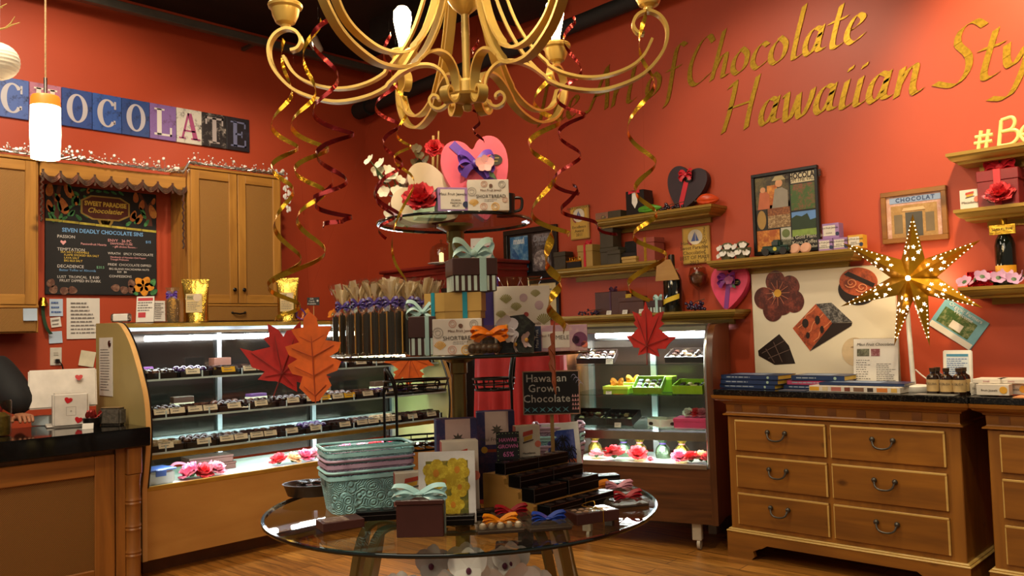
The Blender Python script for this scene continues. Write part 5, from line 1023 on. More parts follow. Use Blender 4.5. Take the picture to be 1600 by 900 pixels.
# ================================================================== pine dressers
pine = wood('pine', 'a0661f', '6f4212', 'x', .38, 14, .3, 3.4); pinez = wood('pine_upright', 'a66c24', '7a4a16', 'z', .38, 14, .3, 3.2); pinel = wood('pine_worn', 'd8b468', 'bd9448', 'x', .45, 14, .1); pined = wood('pine_dark', '8a5422', '5f3613', 'x', .38, 20, .3)
gran2 = speckle('granite_speckled', '0e0d0d', '4a443a', 110, .1, th=.6); pewter = M('pewter', '57524a', .4, .8)
def dresser(P, label):
    t = TH('dresser', label, 'dresser', P); W = 1.335; D = .55
    O('granite_top', MB().box(W/2, D/2-.03, .99, W+.12, D+.06, .035, .004), gran2, t)
    O('carcass', MB().box(W/2, D/2, .17, W, D, .69, .004), pinez, t)
    vs, fs = [], []; rings = [(.865, -.02), (.872, -.02), (.878, -.006), (.885, -.002), (.932, -.004), (.936, -.014), (.942, -.016), (.948, -.026), (.958, -.05), (.965, -.056), (.972, -.066), (.99, -.07)]
    for z, q in rings: vs += [(q, q, z), (W-q, q, z), (W-q, D, z), (q, D, z)]
    for k in range(len(rings)-1):
        for i in range(4): j = (i+1) % 4; fs.append((4*k+i, 4*k+j, 4*k+4+j, 4*k+4+i))
    fs += [(3, 2, 1, 0), tuple(4*len(rings)-4+i for i in range(4))]
    O('cornice', MB().add(vs, fs), pine, t, 20)
    for i in range(9): O('inlay_block', MB().box(.08+i*(W-.16)/8+.02*(i % 2), -.003, .889, .05, .006, .04), pined, t)
    br = MB(); n = 10; pts = [(-.02, 0), (.14, 0), (.16, .02), (.15, .05), (.19, .07), (.21, .075), (.24, .095)]
    pts2 = [(W+.02-(a+.02), b) for a, b in pts][::-1]
    poly = [(a, b) for a, b in pts]+[(a, b) for a, b in pts2]+[(W+.02, .15), (-.02, .15)]
    O('plinth', br.prism(poly, -.025, .005), pine, t)
    O('plinth_side', MB().box(W+.008, D/2, 0, .024, D, .15).box(-.008, D/2, 0, .024, D, .15), pinez, t)
    O('plinth_moulding', MB().box(W/2, D/2-.014, .15, W+.05, D+.03, .012, .005).box(W/2, D/2-.008, .16, W+.03, D+.016, .012, .005), pinel, t)
    cols = [(.055, .63), (.655, 1.265)]; rows = [(.20, .394), (.426, .621), (.651, .839)]
    for r0, r1 in rows:
        for c0, c1 in cols:
            w, h, xm = c1-c0, r1-r0, (c0+c1)/2
            d = O('drawer', MB().box(xm, -.006, r0, w, .02, h, .004), pine, t)
            O('worn_edge', MB().box(xm, -.0135, r1-.012, w-.004, .006, .012, .002).box(c1-.006, -.0135, r0+.002, .012, .006, h-.014, .002).box(c0+.005, -.0135, r0+.002, .008, .006, h-.014, .002), pinel, d)
            hz = (r0+r1)/2+.01; x_ = xm-.01
            hp = O('handle', MB().tube(spline([(x_-.055, -.03, hz+.02), (x_-.045, -.04, hz-.012), (x_-.02, -.045, hz-.026), (x_+.02, -.045, hz-.026), (x_+.045, -.04, hz-.012), (x_+.055, -.03, hz+.02)], 5), .0055, 8).ball(x_-.055, -.026, hz+.02, .015, .013, .015).ball(x_+.055, -.026, hz+.02, .015, .013, .015).tube([(x_-.055, -.012, hz+.02), (x_-.055, -.028, hz+.02)], .009, 8).tube([(x_+.055, -.012, hz+.02), (x_+.055, -.028, hz+.02)], .009, 8), pewter, d)
    return t
DX = -2.70
d1 = dresser(Vector((DX, 4.72, 0)), 'six-drawer pine dresser with speckled granite top beside the walnut case')
DUP(d1, Vector((DX+1.462, 4.72, 0)), label='pine dresser cut off by the right edge of the photo')
TZ = 1.025
# books
bl1 = M('book_navy', '24365c', .35, var=.1); by = M('book_yellow', 'c9a53a', .5); bpk = M('book_pink', 'b8486c', .4); bkw = M('page_white', 'd5cdbc', .7)
def book(u0, u1, y, z, th, m_, label, rz=0, d=.24, group=None, spine=True):
    a, b = xat(u0, y-d/2, z), xat(u1, y-d/2, z); w = b-a; t = TH('book', label, 'book', Vector(((a+b)/2, y, z)), rz, group)
    O('cover', MB().box(0, 0, 0, w, d, .003).box(0, 0, th-.003, w, d, .003).box(0, -d/2+.002, 0, w, .004, th), m_, t); O('pages', MB().box(0, .002, .003, w-.006, d-.008, th-.006), bkw if not spine else by, t)
    if spine: O('spine_title', scribble(MB(), -w*.4, w*.2, th*.3, th*.75, 1, -d/2-.0008, .5, seed=int(u0+z*900)), M('title_silver', '9aa6b4', .5), t); O('spine_badge', MB().at(w*.33, -d/2-.0005, th*.5, rx=pi/2).cyl(th*.3, .001, 12), M('badge_mint', '9db5a0', .5), t)
    O('cover_print', MB().box(-w*.1, 0, th, w*.6, d*.6, .0006), M('cover_print_blue', '7f93b5', .4), t)
    return t
zz = TZ+.001
for i, (m_, th) in enumerate([(bl1, .026), (bl1, .028), (bl1, .028)]):
    book(1125+i, 1212+i*2, 4.90, zz, th, m_, 'navy hardback in the left book stack, ' + ['bottom of the stack', 'middle of the stack', 'top of the stack'][i], [-.03, .02, -.01][i], group='navy hardbacks stacked on the dresser'); zz += th+.001
zz = TZ+.001
for i, (m_, th) in enumerate([(bl1, .024), (bpk, .026), (bl1, .030)]):
    book(1224+i*6, 1310+i*4, 4.98, zz, th, m_, ['navy book at the bottom of the right stack', 'pink and purple book in the middle of the right stack', 'navy book with a mint badge atop the right stack'][i], [.04, -.03, .03][i]); zz += th+.001
ONE('flyer_sheet', MB().box(0, 0, 0, .16, .10, .002), M('flyer_grey', '5a6070', .4), 'dark glossy flyer lying before the book stacks', 'flyer', Vector((xat(1240, 4.75, TZ), 4.76, TZ+.001)), .1)
P = Vector((xat(1340, 4.78, TZ), 4.78, TZ+.001)); L = xat(1411, 4.72, TZ)-xat(1268, 4.72, TZ)
t = TH('cookie_carton', 'long white carton printed with coloured squares at the dresser front', 'carton', P); O('carton', MB().box(0, 0, 0, L, .13, .034, .002), boxw, t)
for i, c in enumerate(['d8a02a', 'c9b58a', 'b86a5c', '7a3d2c', '7c5a44', '3a2a20', 'd07c34', 'c9a050']): O('colour_square', MB().box(-L/2+L*(i+.5)/8, -.0655, .006, L/8*(.9 if i % 2 == 0 else .5), .001, .022), M('square_'+c, c, .5), t)
t = book(1280, 1412, 4.86, TZ+.036, .016, bl1, 'flat blue and white book lying on the long carton', .02, .2, spine=False)
# chocolate poster on the wall behind the dresser
t, w, h, yy = frame_at(1172, 1396, 420, 597, 'large cream poster picturing five chocolates leaning behind the dresser', .003, 5.27, M('poster_edge', 'b8a890', .6), 'poster', 'chocolate_poster', 0, .012)
O('sheet', MB().box(0, yy-.001, .003, w-.006, .003, h-.006), M('poster_cream', 'dccfb6', .35, var=.02, scale=2), t)
def blob(nm, pts, m_, dy=0, k=5, closed=True): return O(nm, MB().prism(spline(pts, k, True) if k > 1 else pts, yy-.003-dy, yy-.0045-dy), m_, t, 0)
def pw(u, v): q = ony(u, v, 5.255); return (q.x-t.location.x, q.z-t.location.z)
cA = speckle('print_choc_red', '4a1c14', '8e4030', 10, .35); cB = M('print_choc_dark', '241813', .35, var=.3, scale=8); cC = speckle('print_orange_swirl', 'b5532c', '6a2a18', 14, .4); cG = speckle('print_transfer', '2a2624', '8f8a84', 40, .4)
for i_, (u, v) in enumerate([(1211, 440), (1233, 448), (1240, 471), (1222, 475), (1207, 485), (1193, 466)]): 
    cx_, cz_ = pw(u, v); q = .088; blob('petal_print', [(cx_+q*cos(a)*.8, cz_+q*sin(a)*.85) for a in [k*pi/4 for k in range(8)]], cA, .0004*i_)
cx_, cz_ = pw(1215, 458); blob('flower_centre_print', [(cx_+.026*cos(a), cz_+.026*sin(a)) for a in [k*pi/4 for k in range(8)]], M('print_gold', 'd09a30', .5), .005)
lines_ = MB()
for k in range(12): a = 2*pi*k/12; lines_.ribbon([(cx_+.03*cos(a), yy-.0105, cz_+.03*sin(a)), (cx_+.085*cos(a), yy-.0105, cz_+.085*sin(a))], (sin(a), 0, -cos(a)), .004, .0004)
O('petal_veins', lines_, M('print_vein', 'b5694c', .5), t)
blob('log_face_print', [pw(1238, 513), pw(1274, 475), pw(1300, 505), pw(1265, 548)], cC, 0, 1); blob('log_top_print', [pw(1274, 475), pw(1299, 473), pw(1331, 503), pw(1300, 505)], cG, .0004, 1); blob('log_side_print', [pw(1300, 505), pw(1331, 504), pw(1330, 509), pw(1265, 549)], cB, .0008, 1)
blob('triangle_print', [pw(1184, 548), pw(1217, 522), pw(1232, 540), pw(1242, 568), pw(1210, 570), pw(1185, 556)], cB, 0, 1)
blob('round_side_print', [pw(1340+31*cos(k*pi/8), 452+25*sin(k*pi/8)) for k in range(16)], cB, 0, 2); blob('round_print', [pw(1341+30*cos(k*pi/8), 440+22*sin(k*pi/8)) for k in range(16)], cC, .002, 2)
blob('band_print', [pw(1318, 429), pw(1325, 424), pw(1367, 443), pw(1364, 449)], cB, .004, 1)
sw = MB()
for (u, v) in ((1330, 442), (1347, 449)): sw.ribbon([(lambda q: (q[0], yy-.0105, q[1]))(pw(u+(2+.55*k)*cos(k*.6), v+(2+.4*k)*sin(k*.6))) for k in range(16)], (0, 1, 0), .001, .006)
for k in range(3): sw.ribbon([(lambda q: (q[0], yy-.0065, q[1]))(pw(1247+12*k+i*5+3*sin(i*1.7), 512+12*k*.9-i*6.5)) for i in range(6)], (0, 1, 0), .001, .005)
O('swirl_print', sw, M('print_swirl', 'd98a5c', .5), t)
for (u, v, a, b) in ((1258, 505, 5, 7), (1277, 500, 4, 7), (1262, 524, 3, 5), (1284, 515, 3, 6)): blob('spot_print', [pw(u+a*cos(k*pi/4), v+b*sin(k*pi/4)) for k in range(8)], cB, .003)
dz_ = MB()
for (a, b) in (((1190, 552), (1226, 532)), ((1200, 560), (1234, 546)), ((1208, 534), (1222, 566)), ((1196, 545), (1210, 567))): dz_.ribbon([(lambda q: (q[0], yy-.006, q[1]))(pw(*a)), (lambda q: (q[0], yy-.006, q[1]))(pw(*b))], (0, 1, 0), .001, .004)
O('drizzle_print', dz_, M('print_drizzle', '6a5248', .5), t)
cx_, cz_ = pw(1336, 550); blob('moon_print', [(cx_+.085*cos(a), cz_+.09*sin(a)) for a in [k*pi/6 for k in range(12)]], M('print_moon', 'c9b08c', .5, var=.12, scale=16)); blob('moon_eyes_print', [(cx_-.03, cz_+.03), (cx_-.015, cz_+.036), (cx_-.0, cz_+.03), (cx_-.015, cz_+.026)], M('print_eye', '8a6c4c', .5), .002, 1)
# menu sheet in acrylic stand
P, w_ = place(1334, 1404, TZ, 5.05); h_ = hgt(1370, 588, 511, 5.05); t = TH('menu_stand', 'white printed shop leaflet in a clear stand left of the star', 'leaflet', P, 0, rx=-.12)
O('stand', MB().box(0, .008, 0, w_+.01, .003, h_+.01).box(0, .05, 0, w_+.01, .10, .004), acry, t); O('leaflet', MB().box(0, 0, .005, w_, .002, h_), paper, t); TX('Maui Fruit Chocolates', w_*.095, inkp, t, 0, -.003, h_*.90, 'heading', shear=.3); O('left_print', scribble(MB(), -w_*.44, -w_*.1, h_*.08, h_*.6, 11, -.002, .3, 4, .5), ink, t); O('right_print', scribble(MB(), w_*.02, w_*.45, h_*.08, h_*.52, 12, -.002, .35, 5), ink, t)
O('photo_print', MB().box(-w_*.28, -.002, h_*.66, w_*.28, .001, h_*.15), speckle('photo_small', '4c4a36', '8a8a70', 30, .4), t); O('photo_print', MB().box(0, -.002, h_*.66, w_*.2, .001, h_*.15), speckle('photo_red', '7a3a40', 'b08a8a', 30, .4), t)
# star lamp
P = Vector((xat(1426, 4.93, TZ), 4.93, TZ)); t = TH('star_lamp', 'glowing gold seven-pointed paper star on a white stand', 'star lamp', P); whitep = M('lamp_white', 'd8d2ca', .4)
O('base', MB().lathe([(0, 0), (.085, 0), (.088, .006), (.088, .03), (.08, .036), (0, .038)], 28), whitep, t); O('pole', MB().tube([(0, .02, .03), (-.012, .02, .45), (-.018, .02, .62)], .013, 10), whitep, t)
O('cord', MB().tube(spline([(.01, .03, .12), (.05, .04, .08), (.12, .05, .03), (.2, .06, .006)], 5), .004, 6), whitep, t)
sc_ = ony(1424, 435, 4.90); cz = sc_.z-TZ; cxs = sc_.x-P.x
tips = [(1423, 333), (1530, 374), (1533, 481), (1450, 541), (1394, 541), (1310, 479), (1313, 379)]
tp = [Vector((ony(u, v, 4.90).x-P.x, 0, ony(u, v, 4.90).z-TZ)) for u, v in tips]; ctr = Vector((cxs, 0, cz))
goldstar = M('star_gold', 'b8841c', .28, .85, .1, 20); glow = M('star_glow', 'fff0c8', .5, emit=6)
vs, fs = [(cxs, -.085, cz), (cxs, .085, cz)], []
nT = len(tp); vly = []
for i in range(nT):
    a, b = tp[i]-ctr, tp[(i+1) % nT]-ctr; m_ = (a.normalized()+b.normalized()).normalized()*.125; vly.append(ctr+m_)
for i in range(nT): vs.append(tuple(tp[i])); vs.append(tuple(vly[i]))
for i in range(nT):
    T_, V1, V0 = 2+2*i, 3+2*i, 3+2*((i-1) % nT)
    fs += [(0, V0, T_), (0, T_, V1), (1, T_, V0), (1, V1, T_)]
O('star', MB().add(vs, fs), goldstar, t, 0)
st = MB(); dots = MB(); F0 = Vector((cxs, -.085, cz))
for i in range(nT):
    T_ = tp[i]
    for V in (vly[i], vly[i-1]):
        nrm = (T_-F0).cross(V-F0).normalized(); nrm = -nrm if nrm.y > 0 else nrm
        e1 = (T_-F0).normalized(); e2 = nrm.cross(e1); fs2 = [(.22, .26), (.42, .20), (.24, .54)]
        for (a, b) in fs2:
            c = F0+(T_-F0)*a+(V-F0)*b+nrm*.0012; pv = []
            for k in range(10): r_ = .0125 if k % 2 == 0 else .006; pv.append(tuple(c+e1*r_*cos(k*pi/5)+e2*r_*sin(k*pi/5)))
            st.add(pv, [tuple(range(10))])
        for k in range(8):
            c = V+(T_-V)*(.24+.085*k)+((F0-V)*.10)*(1-.6*k/9)+nrm*.0012; pv = [tuple(c+e1*.0036*cos(q*pi/4)+e2*.0036*sin(q*pi/4)) for q in range(8)]; dots.add(pv, [tuple(range(8))])
pv = [tuple(F0+Vector((.022*cos(k*pi/6), -.0005+.004, .022*sin(k*pi/6)))) for k in range(12)]
O('star_cutouts', st, glow, t, 0, label='glowing star-shaped cut-outs'); O('dot_cutouts', dots, glow, t, 0, label='glowing pin holes'); O('centre_glow', MB().ball(cxs, -.084, cz, .014), M('star_core', 'fff3d0', .5, emit=20), t)
l = lamp('POINT', P+Vector((cxs, -.22, cz)), 2.5, (1, .8, .45), .05, name='star_fill_light'); l2 = lamp('POINT', P+Vector((cxs, .2, cz)), 3, (1, .72, .36), .06, name='star_fill_light')  # points added before and behind the star, standing in for its bulb
# syrup bottles
sy = M('syrup_dark', '241208', .1, coat=.4)
def small_bottle(P, label):
    t = TH('syrup_bottle', label, 'bottle', P, 0, 'syrup bottles by the star lamp'); O('glass', MB().lathe([(0, 0), (.03, 0), (.032, .006), (.032, .085), (.028, .098), (.014, .108), (.013, .12)], 18), sy, t); O('cap', MB().lathe([(.016, .118), (.017, .138), (0, .139)], 14), M('cap_bronze', '4a3826', .4, .5), t); O('label', MB().lathe([(.0325, .015), (.0325, .078)], 18, a0=-pi*.98, a1=-.02*pi), M('label_tan', 'b89a68', .6), t); TX('KOLOA', .016, inkp, t, 0, -.0335, .055, 'label_text'); return t
for (u, y_, lb) in ((1459, 4.80, 'front left of the bottle group'), (1480, 4.79, 'front middle of the bottle group'), (1500, 4.79, 'front right of the bottle group'), (1466, 4.88, 'back left of the bottle group'), (1507, 4.87, 'back right of the bottle group')): small_bottle(Vector((xat(u, y_, TZ), y_, TZ)), 'small dark syrup bottle with a tan label, '+lb)
ONE('flyer_sheet', MB().box(0, 0, 0, .2, .09, .002), M('flyer_silver', '8d8a84', .3), 'pale glossy card lying in front of the syrup bottles', 'flyer', Vector((xat(1462, 4.72, TZ), 4.73, TZ+.001)), 0)
P, w_ = place(1475, 1521, TZ, 5.0); h_ = hgt(1498, 587, 531, 5.0); t = TH('tablet_stand', 'white upright frame showing a price list beside the syrup bottles', 'display frame', P, 0, rx=-.1); O('frame', MB().box(0, 0, .03, w_, .014, h_, .005, 2), whitep, t); O('foot', MB().box(.06, .02, 0, .2, .09, .012, .004).box(0, .012, .008, .05, .02, .06), whitep, t); O('screen', MB().box(0, -.0072, .03+h_*.1, w_*.78, .001, h_*.8), M('screen_grey', 'c0c8ce', .35), t); O('screen_header', MB().box(0, -.0082, .03+h_*.82, w_*.74, .001, h_*.07), M('header_teal', '3e7c9a', .4), t); O('print', scribble(MB(), -w_*.36, w_*.36, .03+h_*.14, .03+h_*.78, 11, -.0084), inkb, t)
q = ony(1497, 506, WY-.004); t = TH('postcard', 'tilted blue postcard taped to the wall above the white frame', 'postcard', Vector((q.x, WY-.004, q.z)), 0, ry=rad(36)); O('card', MB().box(0, 0, -.095, .27, .003, .19, .001), M('card_skyblue', '6fa3b4', .4), t); O('photo', MB().box(-.01, -.002, -.05, .2, .001, .1), speckle('photo_garden', '3c5a2c', '9a9a70', 14, .4), t); O('cup_print', MB().box(.0, -.003, -.04, .07, .001, .045), M('cup_white', 'd8cfc4', .5), t); TX('Organic Farmers\nWelcome', .03, M('title_white', 'd8dde0', .6), t, 0, -.003, .065, 'heading', gap=.8); O('strip', MB().box(0, -.002, -.094, .26, .001, .035), paper, t)
t = ONE('orange_mat', MB().box(0, 0, 0, .62, .22, .003), M('mat_peach', 'd8915c', .6), 'peach paper mat under the white boxes at the right edge', 'mat', Vector((-.80, 4.80, TZ+.0005)), 0)
for (u0, u1, y_, z_, lb) in ((1529, 1580, 4.78, TZ+.005, 'front'), (1519, 1560, 4.88, TZ+.005, 'left rear'), (1565, 1610, 4.87, TZ+.005, 'right rear')):
    a, b = xat(u0, y_, z_), xat(u1, y_, z_); printed(Vector(((a+b)/2, y_, z_)), 0, b-a, .07, .055, boxw, f'white soap carton on the peach mat, {lb} of the group', lines=[('Fruit Jewels', .016, -.1, .45, inkp)], motifs=[(.33, .5, .018, golden, 'disc')])
for (u0, u1, y_, lb) in ((1532, 1575, 4.93, 'left'), (1568, 1615, 4.95, 'right')):
    a, b = xat(u0, y_, TZ+.06), xat(u1, y_, TZ+.06); t = printed(Vector(((a+b)/2, y_-.06, TZ+.0615)), 0, b-a, .16, .022, boxw, f'flat white carton bridging the soap cartons, {lb} one', lines=[('Jewels', .012, 0, .5, M('ink_rose', 'a05a6a', .6))])

# ================================================================== corner armoire and red drape behind the tower
redw = M('armoire_red', '7a2018', .45, var=.25, scale=5); darkw = M('armoire_dark', '1c1310', .5)
t = TH('armoire', 'dark red antique cabinet in the corner between the two cases', 'cabinet', Vector((-5.62, 5.07, 0)))
O('carcass', MB().box(0, 0, 0, 1.5, .40, 2.0, .006), redw, t); O('top_moulding', MB().box(0, -.01, 2.0, 1.56, .44, .03, .01).box(0, -.005, 1.94, 1.53, .42, .03, .008), redw, t)
for s_ in (-.37, .37):
    d = O('door', MB().box(s_, -.205, .1, .70, .02, 1.72, .006), redw if s_ < 0 else darkw, t); O('door_moulding', MB().tube([(s_-.29, -.216, .2), (s_+.29, -.216, .2), (s_+.29, -.216, 1.72), (s_-.29, -.216, 1.72)], .012, 6, True), darkw, d); O('knob', MB().ball(s_-.28*(1 if s_ > 0 else -1), -.225, 1.0, .018), iron, d)
t = TH('cake_dome', 'glass cake dome on the corner cabinet top', 'cake dome', atd(690, 7.25, 2.03), 0); GD = glass('dome_glass', 'e8efe8', 1.45)
O('dome', MB().lathe([(.10, 0), (.10, .11), (.08, .15), (.03, .175), (0, .18)], 20), GD, t); O('knob', MB().lathe([(.008, .178), (.008, .19), (.016, .2), (0, .215)], 12), GD, t); O('plate', MB().lathe([(0, 0), (.12, 0), (.12, .006), (0, .006)], 20), M('plate_white', 'c8beb0', .3), t); O('candle', MB().lathe([(.02, .006), (.02, .09), (0, .1)], 12), M('candle_glow', 'ffd590', .5, emit=1.5), t)
t = TH('letter_card', 'white card with red curly letters beside the cake dome', 'card', atd(753, 7.1, 2.03), YAW-.1, rx=-.15); O('card', MB().box(0, 0, 0, .19, .01, .20), paper, t); TX('xo', .17, M('card_red', '8c2030', .5), t, 0, -.007, .105, 'letters', shear=.2)
clothm = M('cloth_red', '9c1c1e', .7, var=.12)
dt = TH('draped_stand', 'stand covered by a long red cloth behind the tower', 'draped stand', atd(822, 5.55, 0), YAW)
def drape(i, j):
    a = 2*pi*i; fo = .03*(1-j)*sin(26*a)+.012*sin(11*a+1); sq = max(abs(cos(a)), abs(sin(a)))**.75
    return ((.29+fo)*cos(a)/sq, (.18+fo*.8)*sin(a)/sq, .60+j*.66)
O('cloth', MB().grid(drape, 220, 6).add([drape(k/48, 1) for k in range(48)], [tuple(range(48))]), clothm, dt, 60); O('stand', MB().box(0, 0, .03, .10, .10, 1.19).box(0, 0, 0, .4, .26, .03, .006).box(0, 0, 1.17, .5, .3, .03), darkw, dt)

# ================================================================== tiered glass display table
TC = Vector((-2.517, 2.296, 0)); T0, T1, T2 = .74, 1.345, 1.875
tg = glass('table_glass', 'dfe6e0', 1.5, refl=.5); rimg = M('glass_rim', '0e1713', .05, coat=.5); bronze = M('bronze', '7a693a', .3, .75, .1, 6)
t = tower = TH('display_table', 'round glass table with a bronze pole and two smaller glass tiers', 'display table', TC, YAW)
def disc(nm, R, z, th=.013):
    g = O(nm, MB().lathe([(0, z), (R-.0135, z)], 96), tg, t)
    O('rim', MB().lathe([(R-.014, z), (R-.002, z), (R, z-.003), (R, z-th+.003), (R-.002, z-th), (R-.014, z-th), (R-.014, z)], 96), rimg, g, label='dark polished glass edge')
disc('table_top', .775, T0); disc('middle_tier', .538, T1); disc('top_tier', .318, T2, .011)
O('pole', MB().lathe([(.034, .05), (.030, .30), (.030, T2-.012)], 24), bronze, t)
for z in (T0-.013, T1-.013, T2-.011): O('collar', MB().lathe([(.03, z-.075), (.036, z-.07), (.036, z-.03), (.075, z-.012), (.075, z), (.03, z)], 28), bronze, t)
O('collar', MB().lathe([(.03, T0+.04), (.038, T0+.035), (.055, T0+.001), (.03, T0+.001)], 24), bronze, t)
for a in (24, -32, 156, 212):
    for off in (-.05, .05):
        c, s_ = cos(rad(a)), sin(rad(a)); p = spline([(.05, T0-.10), (.20, T0-.075), (.34, T0-.035), (.41, T0-.10), (.46, .42), (.53, .18), (.62, .012)], 5)
        O('leg', MB().ribbon([(r*c-off*s_*1.2, r*s_+off*c*1.2, z) for r, z in p], (-s_, c, 0), .058, .010), M('leg_brass', '8f8050', .3, .6, .1, 6), t)
# potted orchids under the table
pt = TH('potted_orchid', 'white orchid plant in a pot under the glass table', 'orchid', TC+Vector((.06, -.02, 0)), YAW)
O('pot', MB().lathe([(.09, 0), (.12, .16), (.125, .18), (.11, .18), (.10, .15), (0, .15)], 24), M('pot_terracotta', '6d4630', .6), pt)
r2 = random.Random(4); stm = MB(); lv = MB()
for i in range(6): a = i*1.05; lv.grid(lambda u, v, a=a: ((.05+.24*v)*cos(a)-(u-.5)*.07*sin(pi*(v*.9+.1))*sin(a), (.05+.24*v)*sin(a)+(u-.5)*.07*sin(pi*(v*.9+.1))*cos(a), .17+.16*v-.2*v*v), 4, 6)
heads = []
for i in range(20):
    x = -.24+.52*((i*7) % 20)/20+r2.uniform(-.02, .02); y_ = -.42+r2.uniform(0, .2); z = .47+.15*r2.random(); heads.append((x, y_, z))
for i, (x, y_, z) in enumerate(heads):
    if i % 3 == 0: stm.tube(spline([(0, 0, .15), (x*.4, y_*.2, z*.9), (x, y_+.03, z)], 5), .004, 5)
O('stems', stm, M('stem_green', '42502a', .5), pt); O('leaves', lv, M('leaf_green', '3b5a34', .5), pt)
for x, y_, z in heads:
    b = O('blossom', orchid(MB().at(x, y_, z, rx=1.25+r2.uniform(-.3, .3), ry=r2.uniform(-.5, .5)), .075), orcw, pt); O('lip', MB().ball(x, y_-.016, z-.006, .010, .010, .012, 8, 5), lip, b)

# ------------------------------------------------------------------ top tier
E_ = .001
heart_gift(atd(760, 3.36, T2+E_), .275, .345, .075, M('heart_pink', 'd8506a', .5), 'large pink heart box with a purple ribbon atop the tower', M('ribbon_purple', '5b3a9c', .35, var=.2), -.16, YAW+.12, .10, -.80, (.16, .22), .066, .66, M('silk_rose_pale', 'd69a98', .6), name='heart_box')
t = TH('heart_box', 'cream-backed heart box with red foil sides on the top tier', 'heart box', atd(672, 3.42, T2+E_), YAW+.22, rx=-.08)
hp = heart(.26, .27); z0 = -min((-a*sin(-1.0)+b*cos(-1.0)) for a, b in hp); mb = MB().at(.115, 0, z0, ry=-1.0)
O('back', mb.prism(hp, 0, .004), M('card_cream', 'cbbba4', .6, var=.03), t, 20); O('sides', MB().at(.115, 0, z0, ry=-1.0).prism(hp, .0045, .10), foil('foil_red_dark', '8f2018', .3, .3, 20), t)
P = atd(657, 3.14, T2+.045); flower(P, .072, redf, 'big red silk flower at the front left of the top tier', None, YAW, .75); 
lavp = M('print_lavender', '9a76a8', .5)
printed(atd(706, 3.155, T2+E_), YAW+.25, .118, .075, .092, lavp, 'lavender jelly box at the front of the top tier', (-.02, .1, .78, .82, boxw), navy, [('Maui Fruit Jewels', .015, -.02, .72, inkp), ('GUAVA\nPASSION\nFRUIT', .011, .08, .35, inkp)], oval=(.40, .3, .012, navy))
gm, rm_, tanm = M('motif_gold', 'd9a545', .6), M('motif_rose', 'c99a86', .6), M('motif_grey', 'a79f94', .6)
def shortbread(P, rz, w, d, h, label, olive=False, lean=0, txt='SHORTBREAD'):
    A, B = (M('motif_olive', '8a8440', .6), M('motif_mauve', 'b59aa2', .6)) if olive else (gm, tanm)
    mot = [(-.36, .22, w*.12, A, 'leaf'), (-.40, .62, w*.11, B, 'ring'), (.33, .84, w*.09, B, 'ring'), (-.1, .86, w*.08, rm_, 'ring'), (-.12, .14, w*.09, rm_, 'ring'), (.16, .13, w*.10, A, 'ring'), (.40, .35, w*.07, rm_, 'ring')] if not olive else [(-.30, .78, w*.11, A, 'leaf'), (-.12, .66, w*.10, A, 'leaf'), (.02, .82, w*.075, B, 'disc'), (.30, .70, w*.08, B, 'disc'), (.24, .86, w*.09, A, 'leaf'), (.38, .45, w*.13, A, 'leaf'), (-.40, .55, w*.09, A, 'leaf')]
    t = printed(P, rz, w, d, h, boxw, label, lines=[(txt, w*.115, .06, .46 if not olive else .22, inkp), ('Maui Fruit Jewels', w*.075, .06, .66 if not olive else .42, M('ink_brown', '6d4a38', .7))], motifs=mot, lean=lean, oval=(.06, .80 if not olive else .56, w*.045, M('logo_red', '9c3a34', .6) if olive else M('ink_brown', '6d4a38', .7)))
    O('small_print', scribble(MB(), -w*.1, w*.22, h*.28, h*.38, 2, -d/2-.0006, .3), ink, t); return t
shortbread(atd(763, 3.15, T2+E_), YAW+.1, .155, .06, .118, 'cream shortbread box on the top tier beside the lavender box')
gift(atd(672, 3.32, T2+E_), YAW+.3, .12, .08, .11, M('box_mint', 'a5c4a8', .5), 'pale mint box half hidden behind the red flower')
t = TH('mug', 'black mug with its handle showing right of the top shortbread box', 'mug', atd(790, 3.3, T2+E_), YAW); O('cup', MB().lathe([(0, 0), (.036, 0), (.04, .09), (.036, .09), (.033, .01), (0, .01)], 24), black, t); O('handle', MB().tube(spline([(.036, 0, .075), (.065, 0, .07), (.062, 0, .03), (.036, 0, .02)], 5), .006, 8), black, t)
def spray(P, rz, pts, label, fm, R, leafy=5, cat='flowers', kind='orchid', seed=1):
    t = TH('flower_spray', label, cat, P, rz); r3 = random.Random(seed); s = MB(); lf = MB()
    for i, (x, y_, z) in enumerate(pts):
        if i % 2 == 0: s.tube(spline([(0, 0, 0), (x*.5, y_*.5, z*.65), (x, y_, z)], 4), .003, 5)
    for i in range(leafy): x, y_, z = r3.choice(pts); lf.at(x*.7, y_*.7, z*.75, r3.uniform(0, 6), r3.uniform(-1, 1)).grid(lambda u, v: ((u-.5)*.035*sin(pi*(v*.96+.02)), v*.08, .02*v*v), 3, 5)
    lf.at(); O('stems', s, M('stem_green', '42502a', .5), t); O('leaves', lf, M('leaf_green', '3b5a34', .5), t)
    for x, y_, z in pts:
        mb = MB().at(x, y_, z, rx=r3.uniform(.8, 1.6), ry=r3.uniform(-.8, .8)); O('blossom', orchid(mb, R) if kind == 'orchid' else rose(mb, R), fm, t)
    return t
kx = 3.5/FPX
spts = [((u-640)*kx, -.05+.02*(i % 4), (337-v)*kx) for i, (u, v) in enumerate([(586, 232), (602, 236), (596, 246), (612, 244), (620, 256), (608, 262), (630, 262), (638, 270), (628, 282), (606, 281), (622, 304), (632, 312), (640, 296), (615, 318), (644, 326), (628, 330)])]
spray(atd(636, 3.54, T2+E_), YAW, spts, 'spray of white silk orchids at the left of the top tier', M('silk_ivory', 'd3cdb8', .6, var=.05), .030, 10, seed=8)
